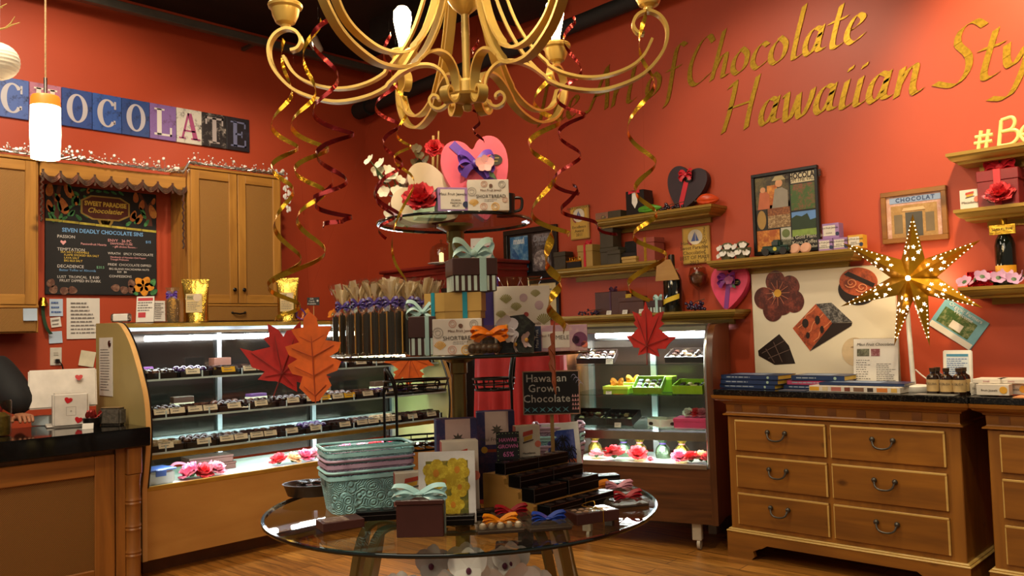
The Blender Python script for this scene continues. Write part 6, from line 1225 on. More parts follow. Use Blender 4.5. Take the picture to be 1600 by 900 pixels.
spts = [((u-670)*kx, .02*(i % 3), (337-v)*kx) for i, (u, v) in enumerate([(658, 218), (652, 230), (663, 232), (655, 208), (670, 226)])]
t = spray(atd(668, 3.58, T2+E_), YAW, spts, 'dark posy with thin canes standing behind the hearts', M('posy_brown', '5a4a2c', .6), .026, 6, seed=3)
O('cane', MB().tube([(.02, 0, 0), (.035, .0, .40)], .006, 8), M('cane_tan', 'b59558', .6), t); O('cane', MB().tube([(.03, .02, 0), (.058, .0, .42)], .004, 8), M('cane_tan', 'b59558', .6), t)
flower(atd(679, 3.50, T2+(337-216)*kx), .042, redf, 'dark red silk bloom high behind the cream heart', None, YAW, 1.2)

# ------------------------------------------------------------------ middle tier
bagm = glass('cellophane_clear', 'f2ece0', 1.5, .06, .02, 'c9b48a'); bis = M('biscuit_dark', '140d0b', .3, var=.4, scale=60); lit_edge = M('lit_edge_gold', 'a87c34', .4)
def cookie_bag(P, rz, label, s=1.0, tie=None):
    t = TH('biscuit_bag', label, 'bag', P, rz, 'cellophane bags of dark biscuits on the middle tier')
    for k in range(3): O('biscuit', MB().box((k-1)*.027, 0, .004, .021, .036, .158+.006*(k % 2), .008, 2), bis, t)
    O('lit_edge', MB().box(.0405, -.012, .01, .004, .012, .15).box(-.0135, -.02, .01, .004, .004, .15), lit_edge, t)  # gold strips paint the light caught along the bag edges
    cr = MB()
    def fn(i, j):
        a = 2*pi*i; z = j*.275
        if j < .6: w_, d_ = .047, .026
        elif j < .70: k = (j-.6)/.10; w_, d_ = .047*(1-k)+.015*k, .026*(1-k)+.01*k
        else: k = (j-.70)/.30; w_, d_ = .015+.038*k, .010+.016*k+.006*sin(9*a)*k
        return (w_*cos(a)*(1+.03*sin(7*a)), d_*sin(a), z+(.012*sin(5*a) if j > .95 else 0))
    O('cellophane', cr.grid(fn, 30, 16), bagm, t); tp = MB(); r4 = random.Random(int(P[0]*9000))
    for k in range(9):
        a = 2*pi*k/9+r4.random(); q = r4.uniform(.03, .052); tp.ribbon(spline([(.012*cos(a), .008*sin(a), .195), (q*.6*cos(a), .018*sin(a), .235), (q*cos(a), .026*sin(a), .255+.035*r4.random())], 4), (-sin(a), cos(a), .2), [.010]*4+[.026]*5, .0004)
    O('crinkled_top', tp, celtop, t)
    O('bow', bow_mb(MB().at(0, -.012, .192), .026, .010), tie or bagpurple, t)
    return t
celtop = glass('cellophane_crinkled', 'f4eee2', 2.4, .10, .30, 'efe2c4', .9); bagpurple = M('ribbon_deep_purple', '3d2a70', .4, var=.2)
bags = [(536, 3.34, .3), (561, 3.12, .25), (587, 3.05, .1), (612, 3.02, .1), (638, 3.06, 0), (663, 3.13, -.1), (549, 3.44, .2), (574, 3.30, .1), (600, 3.24, 0), (626, 3.22, -.1), (652, 3.28, 0), (677, 3.34, .1)]
names12 = ['leftmost of the front row', 'second from the left in the front row', 'third from the left in the front row', 'fourth from the left in the front row', 'fifth from the left in the front row', 'rightmost of the front row', 'leftmost of the rear row, aqua bow', 'second from the left in the rear row', 'third from the left in the rear row', 'fourth from the left in the rear row', 'fifth from the left in the rear row', 'rightmost of the rear row']
for i, (u, dp, rz) in enumerate(bags): cookie_bag(atd(u, dp, T1+E_), YAW+rz, f'cellophane bag of dark biscuits, {names12[i]}', tie=aqua if i == 6 else None)
striped(atd(660, 2.985, T1+E_), YAW+.15, .088, .09, .138, 'small brown box with mint stripes and aqua bow beside the biscuit bags', aqua, .055, .55, n=4)
shortbread(atd(715, 2.955, T1+E_), YAW+.12, .172, .075, .126, 'cream shortbread box with gold prints at the front of the middle tier')
kz = T1+.128
hexk = TH('kraft_gift_box', 'hexagonal kraft gift box with two teal ribbons on the shortbread box', 'gift box', atd(711, 3.01, kz), YAW)
hx = [(-.105, -.01), (-.03, -.07), (.095, -.055), (.108, .03), (.03, .075), (-.095, .05)]
O('box', MB().slab(hx, 0, .055), kraft, hexk); O('lid', MB().slab([(a*1.03, b*1.03) for a, b in hx], .026, .092), M('kraft_lid', 'b08c46', .65, var=.05), hexk)
teal = M('ribbon_teal', '1c7f90', .4)
def hexband(x0, p, q): 
    (a, b), (c, d) = p, q; X0, Y0 = a+(c-a)*x0, b+(d-b)*x0; ang = math.atan2(d-b, c-a); return MB().at(X0*1.035, Y0*1.035, 0, rz=ang).box(0, -.001, 0, .017, .003, .0935)
O('ribbon', hexband(.45, hx[0], hx[1]), teal, hexk); O('ribbon', hexband(.55, hx[1], hx[2]), teal, hexk)
striped(atd(737, 3.01, kz+.094), YAW+.28, .155, .125, .118, 'dark brown box with mint stripes and a large aqua bow, topmost of its stack', aqua, .070, .52, n=7)
shortbread(atd(817, 3.27, T1+E_), YAW+.08, .212, .09, .25, 'tall cream shortbread box with olive leaves on the middle tier', True)
t = TH('plum_bag', 'tall plum and purple gift bag between the box stack and tall box', 'gift bag', atd(765, 3.36, T1+E_), YAW); O('bag', MB().box(0, 0, 0, .08, .06, .26, .004), M('bag_plum', '43202f', .5), t); O('stripe', MB().box(.0, -.031, 0, .04, .002, .255), M('bag_violet', '3c2a72', .5), t); O('ribbon_tie', bow_mb(MB().at(.01, -.03, .27), .03, .012), purple, t)
t = TH('truffle_bag', 'clear bag of truffles tied with an orange ribbon on the middle tier', 'bag', atd(757, 2.93, T1+E_), YAW)
tr = MB(); r2 = random.Random(2)
for i in range(9): tr.ball(-.04+.02*(i % 5), -.015+.03*(i//5), .02+.022*(i//5), .018, nu=10, nv=7)
O('truffles', tr, M('truffle', '4a3426', .3, var=.3), t, kind='stuff'); O('cellophane', MB().lathe([(.05, 0), (.066, .02), (.06, .05), (.02, .075), (.045, .10)], 20, sy=.7), bagm, t)
O('bow', bow_mb(MB().at(.02, -.02, .07), .058, .024, True, 2, 1, .55), M('ribbon_orange_bright', 'e8780f', .4, var=.15), t)
t = TH('orchid_print_bag', 'black gift bag printed with white orchids on the middle tier', 'gift bag', atd(806, 2.98, T1+E_), YAW+.1); O('bag', MB().prism([(-.065, 0), (.06, 0), (.068, .10), (.03, .135), (-.02, .13), (-.068, .105)], -.03, .03), speckle('bag_black_print', '14130f', '3c4034', 22, .4), t)
fl = MB()
for (x, z, r, a) in [(-.035, .095, .044, .3), (-.005, .03, .036, 1.0), (.035, .045, .034, .6), (-.02, .06, .03, 0)]: orchid(fl.at(x, -.032, z, rx=pi/2, ry=a), r)
O('orchid_print', fl, M('print_orchid', 'c7c0c4', .6, var=.08), t); fc = MB()
for (x, z) in [(-.035, .095), (-.005, .03), (.035, .045)]: fc.ball(x, -.037, z, .007, nu=8, nv=5)
O('orchid_centre_print', fc, gm, t)
t = printed(atd(876, 3.05, T1+E_), YAW-.06, .195, .08, .094, speckle('print_mele', 'b08a98', 'c9a8a0', 14, .5), 'pink printed chocolate box with a navy end on the middle tier', (-.08, .14, .5, .62, boxw), None, [('MELE', .022, .04, .52, inkp), ('Maui Fruit', .014, -.24, .60, M('ink_brown', '6d4a38', .7))], motifs=[(.36, .45, .026, M('motif_plum', '6a3656', .6), 'disc'), (.29, .42, .014, M('motif_dark', '3a2436', .6), 'disc'), (.44, .25, .012, M('badge_coral', 'd8735a', .5), 'disc'), (.10, .92, .014, rm_, 'ring')])
O('end_print', MB().box(-.083, -.0405, .001, .03, .0012, .092), navy, t); TX('Maui Fruit', .016, M('title_white', 'd8dde0', .6), t, -.083, -.0425, .047, 'end_text', ry=pi/2)
for i, (u, dp, m_, lb) in enumerate([(681, 3.52, redf, 'red'), (800, 3.45, M('ribbon_bronze', '6b4a34', .4), 'bronze'), (832, 3.46, M('ribbon_bronze', '6b4a34', .4), 'brown')]):
    t = TH('tall_treat_bag', f'tall clear treat bag with a {lb} tie, ' + ['behind the rightmost biscuit bags', 'behind the tall shortbread box, left of two', 'behind the tall shortbread box, right of two'][i], 'treat bag', atd(u, dp, T1+E_), YAW)
    O('sweets', MB().lathe([(.035, 0), (.04, .03), (.04, .19), (0, .21)], 14, sy=.7), M('sweet_brown', '59402e', .4, var=.3, scale=50), t); O('cellophane', MB().lathe([(.045, 0), (.046, .2), (.016, .235), (.05, .30)], 18, sy=.7), bagm, t); O('bow', bow_mb(MB().at(0, -.015, .235), .028, .014), m_, t)

# ------------------------------------------------------------------ big table top
tb = lambda u, v: onz(u, v, T0+E_)
aq = lace('basket_aqua', 'a0dade', 105); ppk = lace('basket_mauve', 'b898b4', 105); aqr = M('basket_rim_aqua', 'a8dde0', .35); ppr = M('basket_rim_mauve', 'c0a2bc', .35)
def basket(P, rz, L, W, H, m_, rimm, label, group=None, taper=.86, name='lace_basket'):
    t = TH(name, label, 'basket', P, rz, group); n = 10
    def rr_(k, s, r=.035):
        w_, d_ = L/2*s, W/2*s; out = []
        for cx_, cy_, a0 in ((w_-r, d_-r, 0), (-w_+r, d_-r, pi/2), (-w_+r, -d_+r, pi), (w_-r, -d_+r, 1.5*pi)):
            for q in range(7): a = a0+q*pi/12; out.append((cx_+r*cos(a), cy_+r*sin(a), k))
        return out
    def dip(x, z): return z-(.022 if False else 0)
    lv_ = [rr_(0, taper)]+[rr_(H*k/6, taper+(1-taper)*k/6) for k in range(1, 7)]
    m = 28; vs = [p for l_ in lv_ for p in l_]; fs = [(k*m+i, k*m+(i+1) % m, (k+1)*m+(i+1) % m, (k+1)*m+i) for k in range(6) for i in range(m)]+[tuple(range(m-1, -1, -1))]
    O('tub', MB().add(vs, fs), m_, t)
    rim = rr_(H, 1.01); mb = MB().tube([(x, y_, z+.012*(1 if abs(x) > L*.40 else 0)) for x, y_, z in rim], .006, 6, True); mb2 = rr_(H-.010, .998)
    O('rim', mb, rimm, t); band = MB(); band.ribbon([(x*1.004, y_*1.006, z) for x, y_, z in mb2+mb2[:1]], (0, 0, 1), .014, .003); O('rim_band', band, rimm, t)
    for s_ in (-1, 1): O('handle_slot', MB().box(s_*L/2*.985, 0, H-.045, .006, W*.34, .028, .004), M('slot_shadow', '5b6f6c', .5) if rimm is aqr else M('slot_shadow_mauve', '6e5c68', .5), t)  # slots are solid dark patches, the shade inside put into their colour
    return t
BP = tb(566, 801); BP = BP+FH*.10
basket(BP, YAW+.42, .345, .215, .148, aq, aqr, 'aqua lace basket at the bottom of the nested stack')
basket(BP+Vector((0, 0, .044)), YAW+.42, .347, .217, .148, ppk, ppr, 'mauve lace basket nested in the middle of the stack'); basket(BP+Vector((0, 0, .088)), YAW+.42, .350, .22, .148, aq, aqr, 'aqua lace basket on top of the nested stack')
BP2 = tb(876, 745)+FH*.05
for i, (m_, r_, c) in enumerate([(ppk, ppr, 'mauve basket at the bottom of the rear stack'), (aq, aqr, 'aqua basket in the middle of the rear stack'), (ppk, ppr, 'mauve basket on top of the rear stack')]): basket(BP2+Vector((0, 0, .042*i)), YAW, .23+.002*i, .17, .145, m_, r_, c)
t = TH('oval_tray', 'dark oval tray of small packets left of the baskets', 'tray', tb(484, 778)+FH*.09, YAW+.2); O('tray', MB().lathe([(.0, .0), (.10, 0), (.115, .045), (.12, .05), (.112, .05), (.095, .01), (0, .01)], 28, sx=1.15, sy=.85), M('tray_brown', '2c211a', .35), t); pk = MB(); r2 = random.Random(9)
for i in range(9): pk.at(r2.uniform(-.06, .06), r2.uniform(-.05, .05), .012+.005*i, r2.uniform(0, 3), .1).box(0, 0, 0, .07, .04, .008, .003)
O('packets', pk, M('packet_dark', '3b2f2c', .2, .3, .3, 30), t)
t = printed(tb(527, 829)+FH*.05, YAW+.5, .150, .095, .030, M('box_maroon', '45201a', .4), 'flat maroon chocolate box with a printed lid before the baskets'); O('lid_print', MB().box(-.02, 0, .030, .085, .075, .001), speckle('lid_photo', '6a4a3c', 'bfae9c', 20, .4), t)
t = gift(tb(656, 841)+FH*.065, YAW, .158, .11, .125, M('box_maroon', '45201a', .4), 'maroon gift box with an aqua satin bow at the table front', None, .14)
O('ribbon', MB().box(-.079, 0, 0, .004, .02, .12).box(.081, 0, 0, .004, .02, .12).box(0, 0, .1245, .166, .022, .0015), aqua, t); O('bow', bow_mb(MB().at(.0, -.04, .143), .085, .024, True, 2, 3, .5), M('ribbon_aqua_satin', '9fc8c8', .3, var=.1), t)
def mount_frame(P, rz, w, h, label, lean, photom, extra=None, ry=0):
    t = TH('mounted_photo', label, 'photo', P, rz, rx=-lean, ry=ry); O('mount', MB().box(0, 0, 0, w, .006, h, .001), M('mount_white', 'd6d2cf', .25), t); O('photo', MB().box(0, -.0035, h*.13, w*.74, .001, h*.74), photom, t); O('stand', MB().at(0, .004, 0, rx=-.5+lean).box(0, 0, 0, w*.3, .004, h*.7), black, t)
    if extra: extra(t, w, h)
    return t
def orchid_photo(t, w, h):
    fl = MB(); fl2 = MB()
    for (x, z, r, a) in [(-.19, .70, .27, .2), (.18, .74, .25, .9), (-.04, .58, .18, .5), (.22, .50, .2, .1), (-.22, .36, .25, .7), (.1, .26, .22, 0)]:
        q = MB().at(x*w, -.0045, z*h, ry=a)
        for k in range(5): aa = k*1.2566; fl.at(x*w+.5*r*w*cos(aa+a), -.0042-.0002*k, z*h+.5*r*w*sin(aa+a)).prism([(r*w*.42*cos(b), r*w*.42*sin(b)) for b in [m*pi/5 for m in range(10)]], 0, -.0004)
        fl2.at(x*w, -.0055, z*h).prism([(r*w*.2*cos(b), r*w*.26*sin(b)) for b in [m*pi/5 for m in range(10)]], 0, -.0006)
    O('orchid_print', fl, speckle('petal_yellow', 'b0921c', 'd6bf3c', 45, .35), t); O('orchid_throat_print', fl2, M('throat_orange', 'c07a1c', .4), t)
mount_frame(atd(700, 3.04, T0+E_), YAW+.05, .205, .255, 'white-mounted photo of yellow orchids standing on the table', .10, speckle('photo_orchid', '5a5a20', '9a8420', 18, .3), orchid_photo)
def palm_photo(t, w, h):
    O('sunset_print', MB().box(0, -.0045, h*.13, w*.74, .0005, h*.22), speckle('sunset', 'c2643a', '8a4a60', 10, .4), t); tr = MB(); r3 = random.Random(6)
    for (x, z) in [(-.16, .60), (.06, .68), (.22, .5), (-.26, .42), (.0, .48), (.16, .36)]:
        tr.ribbon([((x+.05)*w, -.0058, h*.14), (x*w, -.0058, z*h)], (1, 0, 0), w*.022, .0004)
        for k in range(9): a = k*2*pi/9+r3.random()*.3; tr.ribbon([(x*w, -.006, z*h), (x*w+.1*w*cos(a), -.006, z*h+.1*w*sin(a)+.01), (x*w+.19*w*cos(a), -.006, z*h+.17*w*sin(a)-.008)], (sin(a), 0, -cos(a)), w*.03, .0004)
    O('palm_print', tr, M('palm_black', '141422', .5), t, 0)
mount_frame(tb(884, 752)+FH*.05, YAW-.28, .175, .255, 'white-mounted photo of palm trees at dusk, tilted', .12, speckle('photo_dusk', '2c3f8a', '6a70ac', 6, .35), palm_photo, -.10)
RA = tb(834, 808); _b = tb(930, 782)-RA; rang = math.atan2(_b.y, _b.x); Lr = .40
def Rq(x, y, z): return RA+Vector((x*cos(rang)-y*sin(rang), x*sin(rang)+y*cos(rang), z))
def small_carton(P, rz, w, d, h, label, sidem, lean=0):
    return printed(P, rz, w, d, h, M('carton_cream', 'cfc3b0', .5), label, None, sidem, [('Macadamia', w*.12, .02, .34, inkp), ('SHORTBREAD', w*.10, .02, .24, inkp)], motifs=[(.40, .55, w*.13, M('badge_coral', 'd8735a', .5), 'disc')], lean=lean)
coral = M('side_coral', 'b5574c', .5)
for (P, rz, w, d, h, lb) in [(tb(640, 802)+FH*.05, YAW+.25, .125, .06, .15, 'white and coral carton behind the maroon bow box'), (atd(720, 3.13, T0+E_), YAW+.2, .135, .06, .285, 'white and coral carton behind the orchid photo'), (Rq(.215, .222, .136), YAW+.25, .10, .05, .165, 'white carton with a red brush mark on the top riser step')]:
    t = small_carton(P, rz, w, d, h, lb, coral); stroke_art(t, w, d, h)
def jewel_box(P, rz, lb, up=False):
    t = printed(P, rz, .155, .07, .355, speckle('print_indigo', '2c2a58', '5a3a5c', 12, .5), lb, (.02, .62, .62, .38, M('panel_blush', 'c2a39a', .6)), M('side_blue', '25386c', .5), [('Maui Fruit Jewels', .021, .02, .68, inkp)]); O('base_band', MB().box(.003, -.0355, .19, .10, .0012, .012), M('band_rust', 'a5462c', .5), t)
    n = 8; O('emblem', MB().prism([((.026 if k % 2 == 0 else .012)*cos(k*pi/n)+.003, .28+(.024 if k % 2 == 0 else .012)*sin(k*pi/n)) for k in range(2*n)], -.0364, -.037), inkp, t); O('motif', MB().at(-.05, -.0355, .2, rx=pi/2).cyl(.014, .001, 8), golden, t)
jewel_box(atd(715, 3.235, T0+E_), YAW+.22, 'indigo jelly box with a blush label, left of the two'); jewel_box(atd(777, 3.50, T0+E_), YAW+.1, 'indigo jelly box with a blush label, right of the two')
# wooden riser with black boxes
t = riser = TH('step_riser', 'three-step wooden riser carrying black boxes', 'riser', RA, rang)
prof = [(0, 0), (0, .036), (.010, .045), (.064, .048), (.074, .056), (.076, .080), (.086, .090), (.136, .093), (.146, .102), (.148, .124), (.158, .134), (.26, .135), (.26, 0)]
for x0 in (0, Lr-.016):
    mb = MB().slab(prof, x0, x0+.016); mb.v = [(c, a, b) for a, b, c in mb.v]; O('end_panel', mb, wood('riser_wood', 'c2934e', '9c6f30', 'y', .4, 12, .2), t)
for (y0, d_, z_) in ((.037, .07, .035), (.108, .072, .080), (.202, .108, .124)): O('tread', MB().box(Lr/2, y0, z_, Lr-.032, d_, .010), wood('riser_tread', 'c2934e', '9c6f30', 'x', .4, 12, .2), t)
for (yy_, zz_) in ((.004, .0), (.076, .040), (.150, .086)): O('step_rail', MB().box(Lr/2, yy_, zz_, Lr-.032, .008, .044), MATS['riser_tread'], t)
shiny = M('box_black_gloss', '0d0b0b', .3); shiny.node_tree.nodes['Principled BSDF'].inputs['Specular IOR Level'].default_value = .18; disc_m = M('lid_disc', '3a2e2a', .25)
def black_box(P, rz, L, W, H, label, nd=3, group='long black chocolate boxes'):
    t = TH('chocolate_box', label, 'chocolate box', P, rz, group); O('box', MB().box(0, 0, 0, L, W, H, .002), shiny, t)
    for k in range(nd): O('lid_window', MB().lathe([(0, H), (.019, H), (.019, H+.0012), (0, H+.0012)], 16, -L/2+L*(k+.5)/nd, 0), disc_m, t)
    O('seam', MB().box(0, -W/2-.0003, H*.55, L, .0008, .0015), M('seam_grey', '5a504c', .5), t); O('end_seam', MB().box(-L/2-.0002, 0, 0, .0012, W, .0015).box(-L/2+.001, -W/2-.0003, 0, .0015, .0008, H), M('seam_grey', '5a504c', .5), t); return t
for (x, y_, z, L, W, H, lb) in [(.10, -.045, .001, .19, .065, .044, 'table before the riser, left box'), (.30, -.045, .001, .185, .065, .044, 'table before the riser, right box'), (.105, .036, .046, .19, .064, .052, 'lowest step of the riser, left box'), (.305, .036, .046, .19, .064, .056, 'lowest step of the riser, right box'), (.11, .108, .091, .19, .062, .046, 'middle step of the riser, left box'), (.30, .108, .091, .185, .062, .046, 'middle step of the riser, right box'), (.11, .182, .135, .19, .055, .044, 'top step of the riser, left box'), (.30, .182, .135, .185, .055, .044, 'top step of the riser, right box')]:
    black_box(Rq(x, y_, z), rang, L, W, H, 'glossy black chocolate box on the '+lb)
for (u, v, off, rz, L, lb) in [(594, 814, .04, .15, .19, 'left of the maroon bow box'), (712, 822, .04, .05, .13, 'right of the maroon bow box, front'), (756, 815, .04, .25, .14, 'before the riser end panel'), (938, 756, .03, .25, .17, 'behind the ribbon packs, rear of two'), (952, 768, .03, .2, .18, 'behind the ribbon packs, front of two')]:
    black_box(tb(u, v)+FH*off, YAW+rz, L, .07, .034, 'glossy black chocolate box lying on the table, '+lb, 4)
# chalk signs
t = TH('chalk_sign', 'black sign with pink chalk writing on the top riser step', 'sign', Rq(.10, .215, .136), YAW+.2, rx=-.08); O('board', MB().box(0, 0, 0, .092, .006, .15, .001), black, t); pkm = M('chalk_magenta', 'c9689a', .7)
for s, sz, z in (('HAWAII', .020, .118), ('GROWN', .020, .093), ('65%', .026, .062)): TX(s, sz, pkm, t, 0, -.004, z, 'chalk_text', bold=.0006)
dt_ = MB()
for k in range(9):
    for x in (-.041, .041): dt_.box(x, -.0033, .008+.0165*k, .003, .0006, .003)
for k in range(6):
    for z in (.006, .144): dt_.box(-.034+.0135*k, -.0033, z-.0015, .003, .0006, .003)
O('dotted_border', dt_, M('chalk_lime', 'a5b878', .7), t); hb = MB()
for x in (-.015, .02): orchid(hb.at(x, -.0036, .026, rx=pi/2), .013)
O('leaf_drawing', hb, M('chalk_green', '7fb890', .8), t)
SGN = atd(866, 3.62, T0+E_); zt = zat(866, 648, 3.62)-T0
t = TH('chalk_sign', 'chalkboard sign on a post reading about island chocolate behind the palm photo', 'sign', SGN, YAW-.05); O('post', MB().box(.0, .008, 0, .016, .008, zt+.12).box(0, .008, 0, .12, .09, .012, .003), M('post_wood', 'b08a52', .6), t)
bw, bh = .245, .188; O('board', MB().box(0, 0, zt, bw, .006, bh, .001), black, t); O('border', MB().box(0, -.0005, zt, bw, .007, .005).box(0, -.0005, zt+bh-.005, bw, .007, .005).box(-bw/2+.0025, -.0005, zt, .005, .007, bh).box(bw/2-.0025, -.0005, zt, .005, .007, bh), M('border_tan', 'b58a72', .6), t)
for s, x, z in (('Hawaiian', -.02, .155), ('Grown', -.03, .112), ('Chocolate', -.02, .068)): TX(s, .046, chalkW, t, x, -.0042, zt+z, 'chalk_text', bold=.0004, spacing=1.05, align='CENTER')
pat = MB(); pat2 = MB()
for k in range(6): pat.at(-.105+.033*k, -.0035, zt+.022).prism([(-.014, -.012), (0, -.003), (.014, -.012), (.004, 0), (.014, .012), (0, .003), (-.014, .012), (-.004, 0)], 0, -.0005)
for k in range(4):
    for q in range(3): pat2.at(.092+.011*q, -.0035, zt+.02+.018*k).prism([(-.005, 0), (.005, 0), (0, .013)], 0, -.0005)
sw = MB()
for k in range(4): sw.ribbon([(.098+.01*k+.012*cos(a), -.004, zt+.15+.012*k*0+.02*sin(a)-.012*k) for a in [q*.4 for q in range(8)]], (0, 0, 1), .003, .0005)
O('blue_pattern', pat, M('chalk_cyan', '6fb0c0', .8), t); O('pink_pattern', pat2, M('chalk_pink', 'e0a0a0', .8), t); O('wave_pattern', sw, M('chalk_lav', 'a9a0c0', .8), t)
# wire tier stands
wirem = M('wire_black', '14100e', .4, .5)
def wire_stand(P, rz, label, W=.30, D=.17, zs=(.18, .43), top=.53):
    t = TH('wire_basket_stand', label, 'wire stand', P, rz); fr = MB()
    for s_ in (-1, 1): fr.tube([(s_*W*.5*.0-W*.42, s_*D*.45, 0), (-W*.42, s_*D*.45, zs[1])], .006, 6)
    fr.tube([(W*.42, -D*.4, 0), (W*.42, -D*.4, zs[0]+.03)], .005, 6); fr.tube([(W*.42, D*.4, 0), (W*.42, D*.4, zs[0]+.03)], .005, 6)
    O('frame', fr, wirem, t); O('handle', MB().tube(spline([(-W*.42, -D*.45, zs[1]), (-W*.46, -D*.40, zs[1]+.06), (-W*.50, -D*.2, top), (-W*.46, D*.1, top-.005), (-W*.40, D*.36, zs[1]+.05), (-W*.42, D*.45, zs[1])], 6), .009, 8), wirem, t)
    for z in zs:
        el = lambda s, h: [(W*.5*s*cos(a), D*.5*s*sin(a), h) for a in [2*pi*k/36 for k in range(36)]]
        k_ = O('wire_basket', MB().tube(el(1, z+.05), .005, 6, True).tube(el(.97, z+.025), .0035, 6, True).tube(el(.9, z), .005, 6, True), wirem, t)
        sp_ = MB()
        for k in range(12): a = 2*pi*k/12; sp_.tube([(W*.45*cos(a), D*.45*sin(a), z), (W*.5*cos(a), D*.5*sin(a), z+.05)], .0025, 5)
        for k in range(6): x = -W*.4+W*.16*k; q = D*.45*math.sqrt(max(0, 1-(x/(W*.45))**2)); sp_.tube([(x, -q, z), (x, q, z)], .0025, 5)
        O('spokes', sp_, wirem, k_)
        for (x, y_) in ((-W*.35, -D*.4), (W*.2, -D*.5)): O('curl', MB().tube([(x+.012*cos(a), y_-.006, z+.035+.012*sin(a)) for a in [k*.5 for k in range(14)]], .003, 5), wirem, k_)
    return t
S1 = atd(655, 3.72, T0+E_); wire_stand(S1, YAW+.5, 'black wire two-basket stand on the left of the tower'); S2 = atd(776, 3.84, T0+E_); wire_stand(S2, YAW+pi, 'black wire two-basket stand behind the tower pole', .19, .15, (.15, .42), .56)
for i in range(7):
    z = .186 if i < 4 else .436; x = -.08+.05*(i % 4); t = TH('wrapped_sweet', f'dark wrapped sweet lying in the {"lower" if i < 4 else "upper"} wire basket', 'sweet', S1+RH*x+Vector((0, 0, T0*0+z+.003)), YAW+i, 'sweets in the wire baskets'); O('sweet', MB().box(0, 0, 0, .04, .03, .018, .006, 2), M('sweet_red', '5c1218', .3) if i % 2 else M('sweet_dark', '20130f', .3), t); O('wrapper_end', MB().lathe([(.002, 0), (.012, .012)], 8, .02, 0, .004).lathe([(.012, 0), (.002, .012)], 8, -.02, 0, .004), foil('wrap_silver', 'a8a4a0', .25, .8, 60), t)
# ribboned packs
clearp = glass('pack_clear', 'e6e0d8', 1.5, .05, .08, 'b8a890')
def ribbon_pack(P, rz, label, ribm, sweets=None, L=.15, W=.085):
    t = TH('ribbon_pack', label, 'sweet pack', P, rz); O('tray', MB().box(0, 0, 0, L, W, .012, .003), M('pack_brown', '3a2a20', .4), t); O('cellophane', MB().box(0, 0, .0005, L+.01, W+.01, .03, .01, 2), clearp, t)
    if sweets:
        for k in range(5): O('sweet', MB().ball(-L*.38+L*.19*k, -W*.22+.012*(k % 2), .022, .013, nu=10, nv=7), sweets, t)
    O('bow', bow_mb(MB().at(0, -.005, .036), .055, .018, True, 3, 5, .42), ribm, t); return t
sw_ = M('sweet_ivory', 'cfbfa2', .4)
ribbon_pack(tb(781, 833)+FH*.03, YAW+.15, 'clear pack of ivory sweets with an orange bow at the table front', M('ribbon_amber', 'e0850f', .35, var=.15), sw_, .16); ribbon_pack(tb(798, 818)+FH*.04, YAW+.2, 'clear pack with a dark red bow behind the orange one', M('ribbon_crimson', '9c1220', .35, var=.15)); ribbon_pack(tb(857, 829)+FH*.03, YAW+.2, 'clear pack with a royal blue bow before the riser', M('ribbon_blue', '1f3f9c', .35, var=.15))
ribbon_pack(tb(930, 776)+FH*.03, YAW+.3, 'clear pack with an orange bow right of the riser', M('ribbon_amber', 'e0850f', .35, var=.15)); ribbon_pack(tb(968, 777)+FH*.04, YAW+.3, 'clear pack with a pale pink bow near the table edge', M('ribbon_pink', 'c98a98', .35, var=.1)); ribbon_pack(tb(981, 793)+FH*.03, YAW+.35, 'clear pack with a red bow at the right table edge', M('ribbon_crimson', '9c1220', .35, var=.15))
t = TH('open_cookie_box', 'shallow brown box of pale cookies tied with gold cord', 'box', tb(926, 818)+FH*.05, YAW+.45); O('box', MB().box(0, 0, 0, .175, .10, .038, .002), M('box_maroon', '45201a', .4), t); O('window', MB().box(0, 0, .0382, .15, .08, .002), clearp, t); ck = MB(); r2 = random.Random(13)
for i in range(10): O('cookie', MB().ball(-.06+.03*(i % 5), -.018+.035*(i//5), .036, .014, .013, .006, 10, 6), M('cookie_pale', 'c09a78', .6, var=.2), t)
O('cord', MB().tube([(.02, -.0515, 0), (.02, -.0515, .04), (.02, .0515, .04), (.02, .0515, 0)], .002, 5).tube(spline([(.02, 0, .041), (-.02, .03, .05), (.03, .03, .06), (.02, 0, .042), (.05, -.03, .045)], 4), .002, 5), foil('cord_gold', 'c9a23c', .3), t)

# ================================================================== chandelier
CH = atd(730, 2.55, 2.15); CH.z = 0
champ = M('champagne_gold', 'c4a254', .32, .4, .1, 8)
t = chand = TH('chandelier', 'champagne gold scroll-arm chandelier over the tower', 'chandelier', CH, YAW)
O('hub', MB().lathe([(0, 2.10), (.012, 2.105), (.016, 2.118), (.010, 2.125), (.062, 2.142), (.066, 2.150), (.050, 2.154), (.050, 2.186), (.044, 2.194), (.014, 2.202)], 28), champ, t)
O('column', MB().lathe([(.0125, 2.19), (.0125, 2.41)], 18), champ, t); O('body', MB().lathe([(.0125, 2.405), (.04, 2.43), (.06, 2.46), (.066, 2.52), (.05, 2.62), (.035, 2.70), (.06, 2.76), (.02, 2.82), (.012, 2.9)], 28), champ, t)
O('rod', MB().tube([(0, 0, 2.88), (0, 0, CZ)], .008, 8), champ, t); O('canopy', MB().lathe([(.07, CZ-.03), (.065, CZ-.01), (.065, CZ)], 24), champ, t)
sc97 = lambda P: [(r*(.97 if r > .25 else 1), z) for r, z in P]
outer = sc97(spline([(.566, 2.318), (.543, 2.325), (.532, 2.350), (.548, 2.378), (.583, 2.388), (.620, 2.368), (.638, 2.325), (.622, 2.262), (.560, 2.195), (.470, 2.158), (.390, 2.150), (.290, 2.172), (.215, 2.225), (.150, 2.32), (.105, 2.43), (.075, 2.55), (.055, 2.69)], 5))
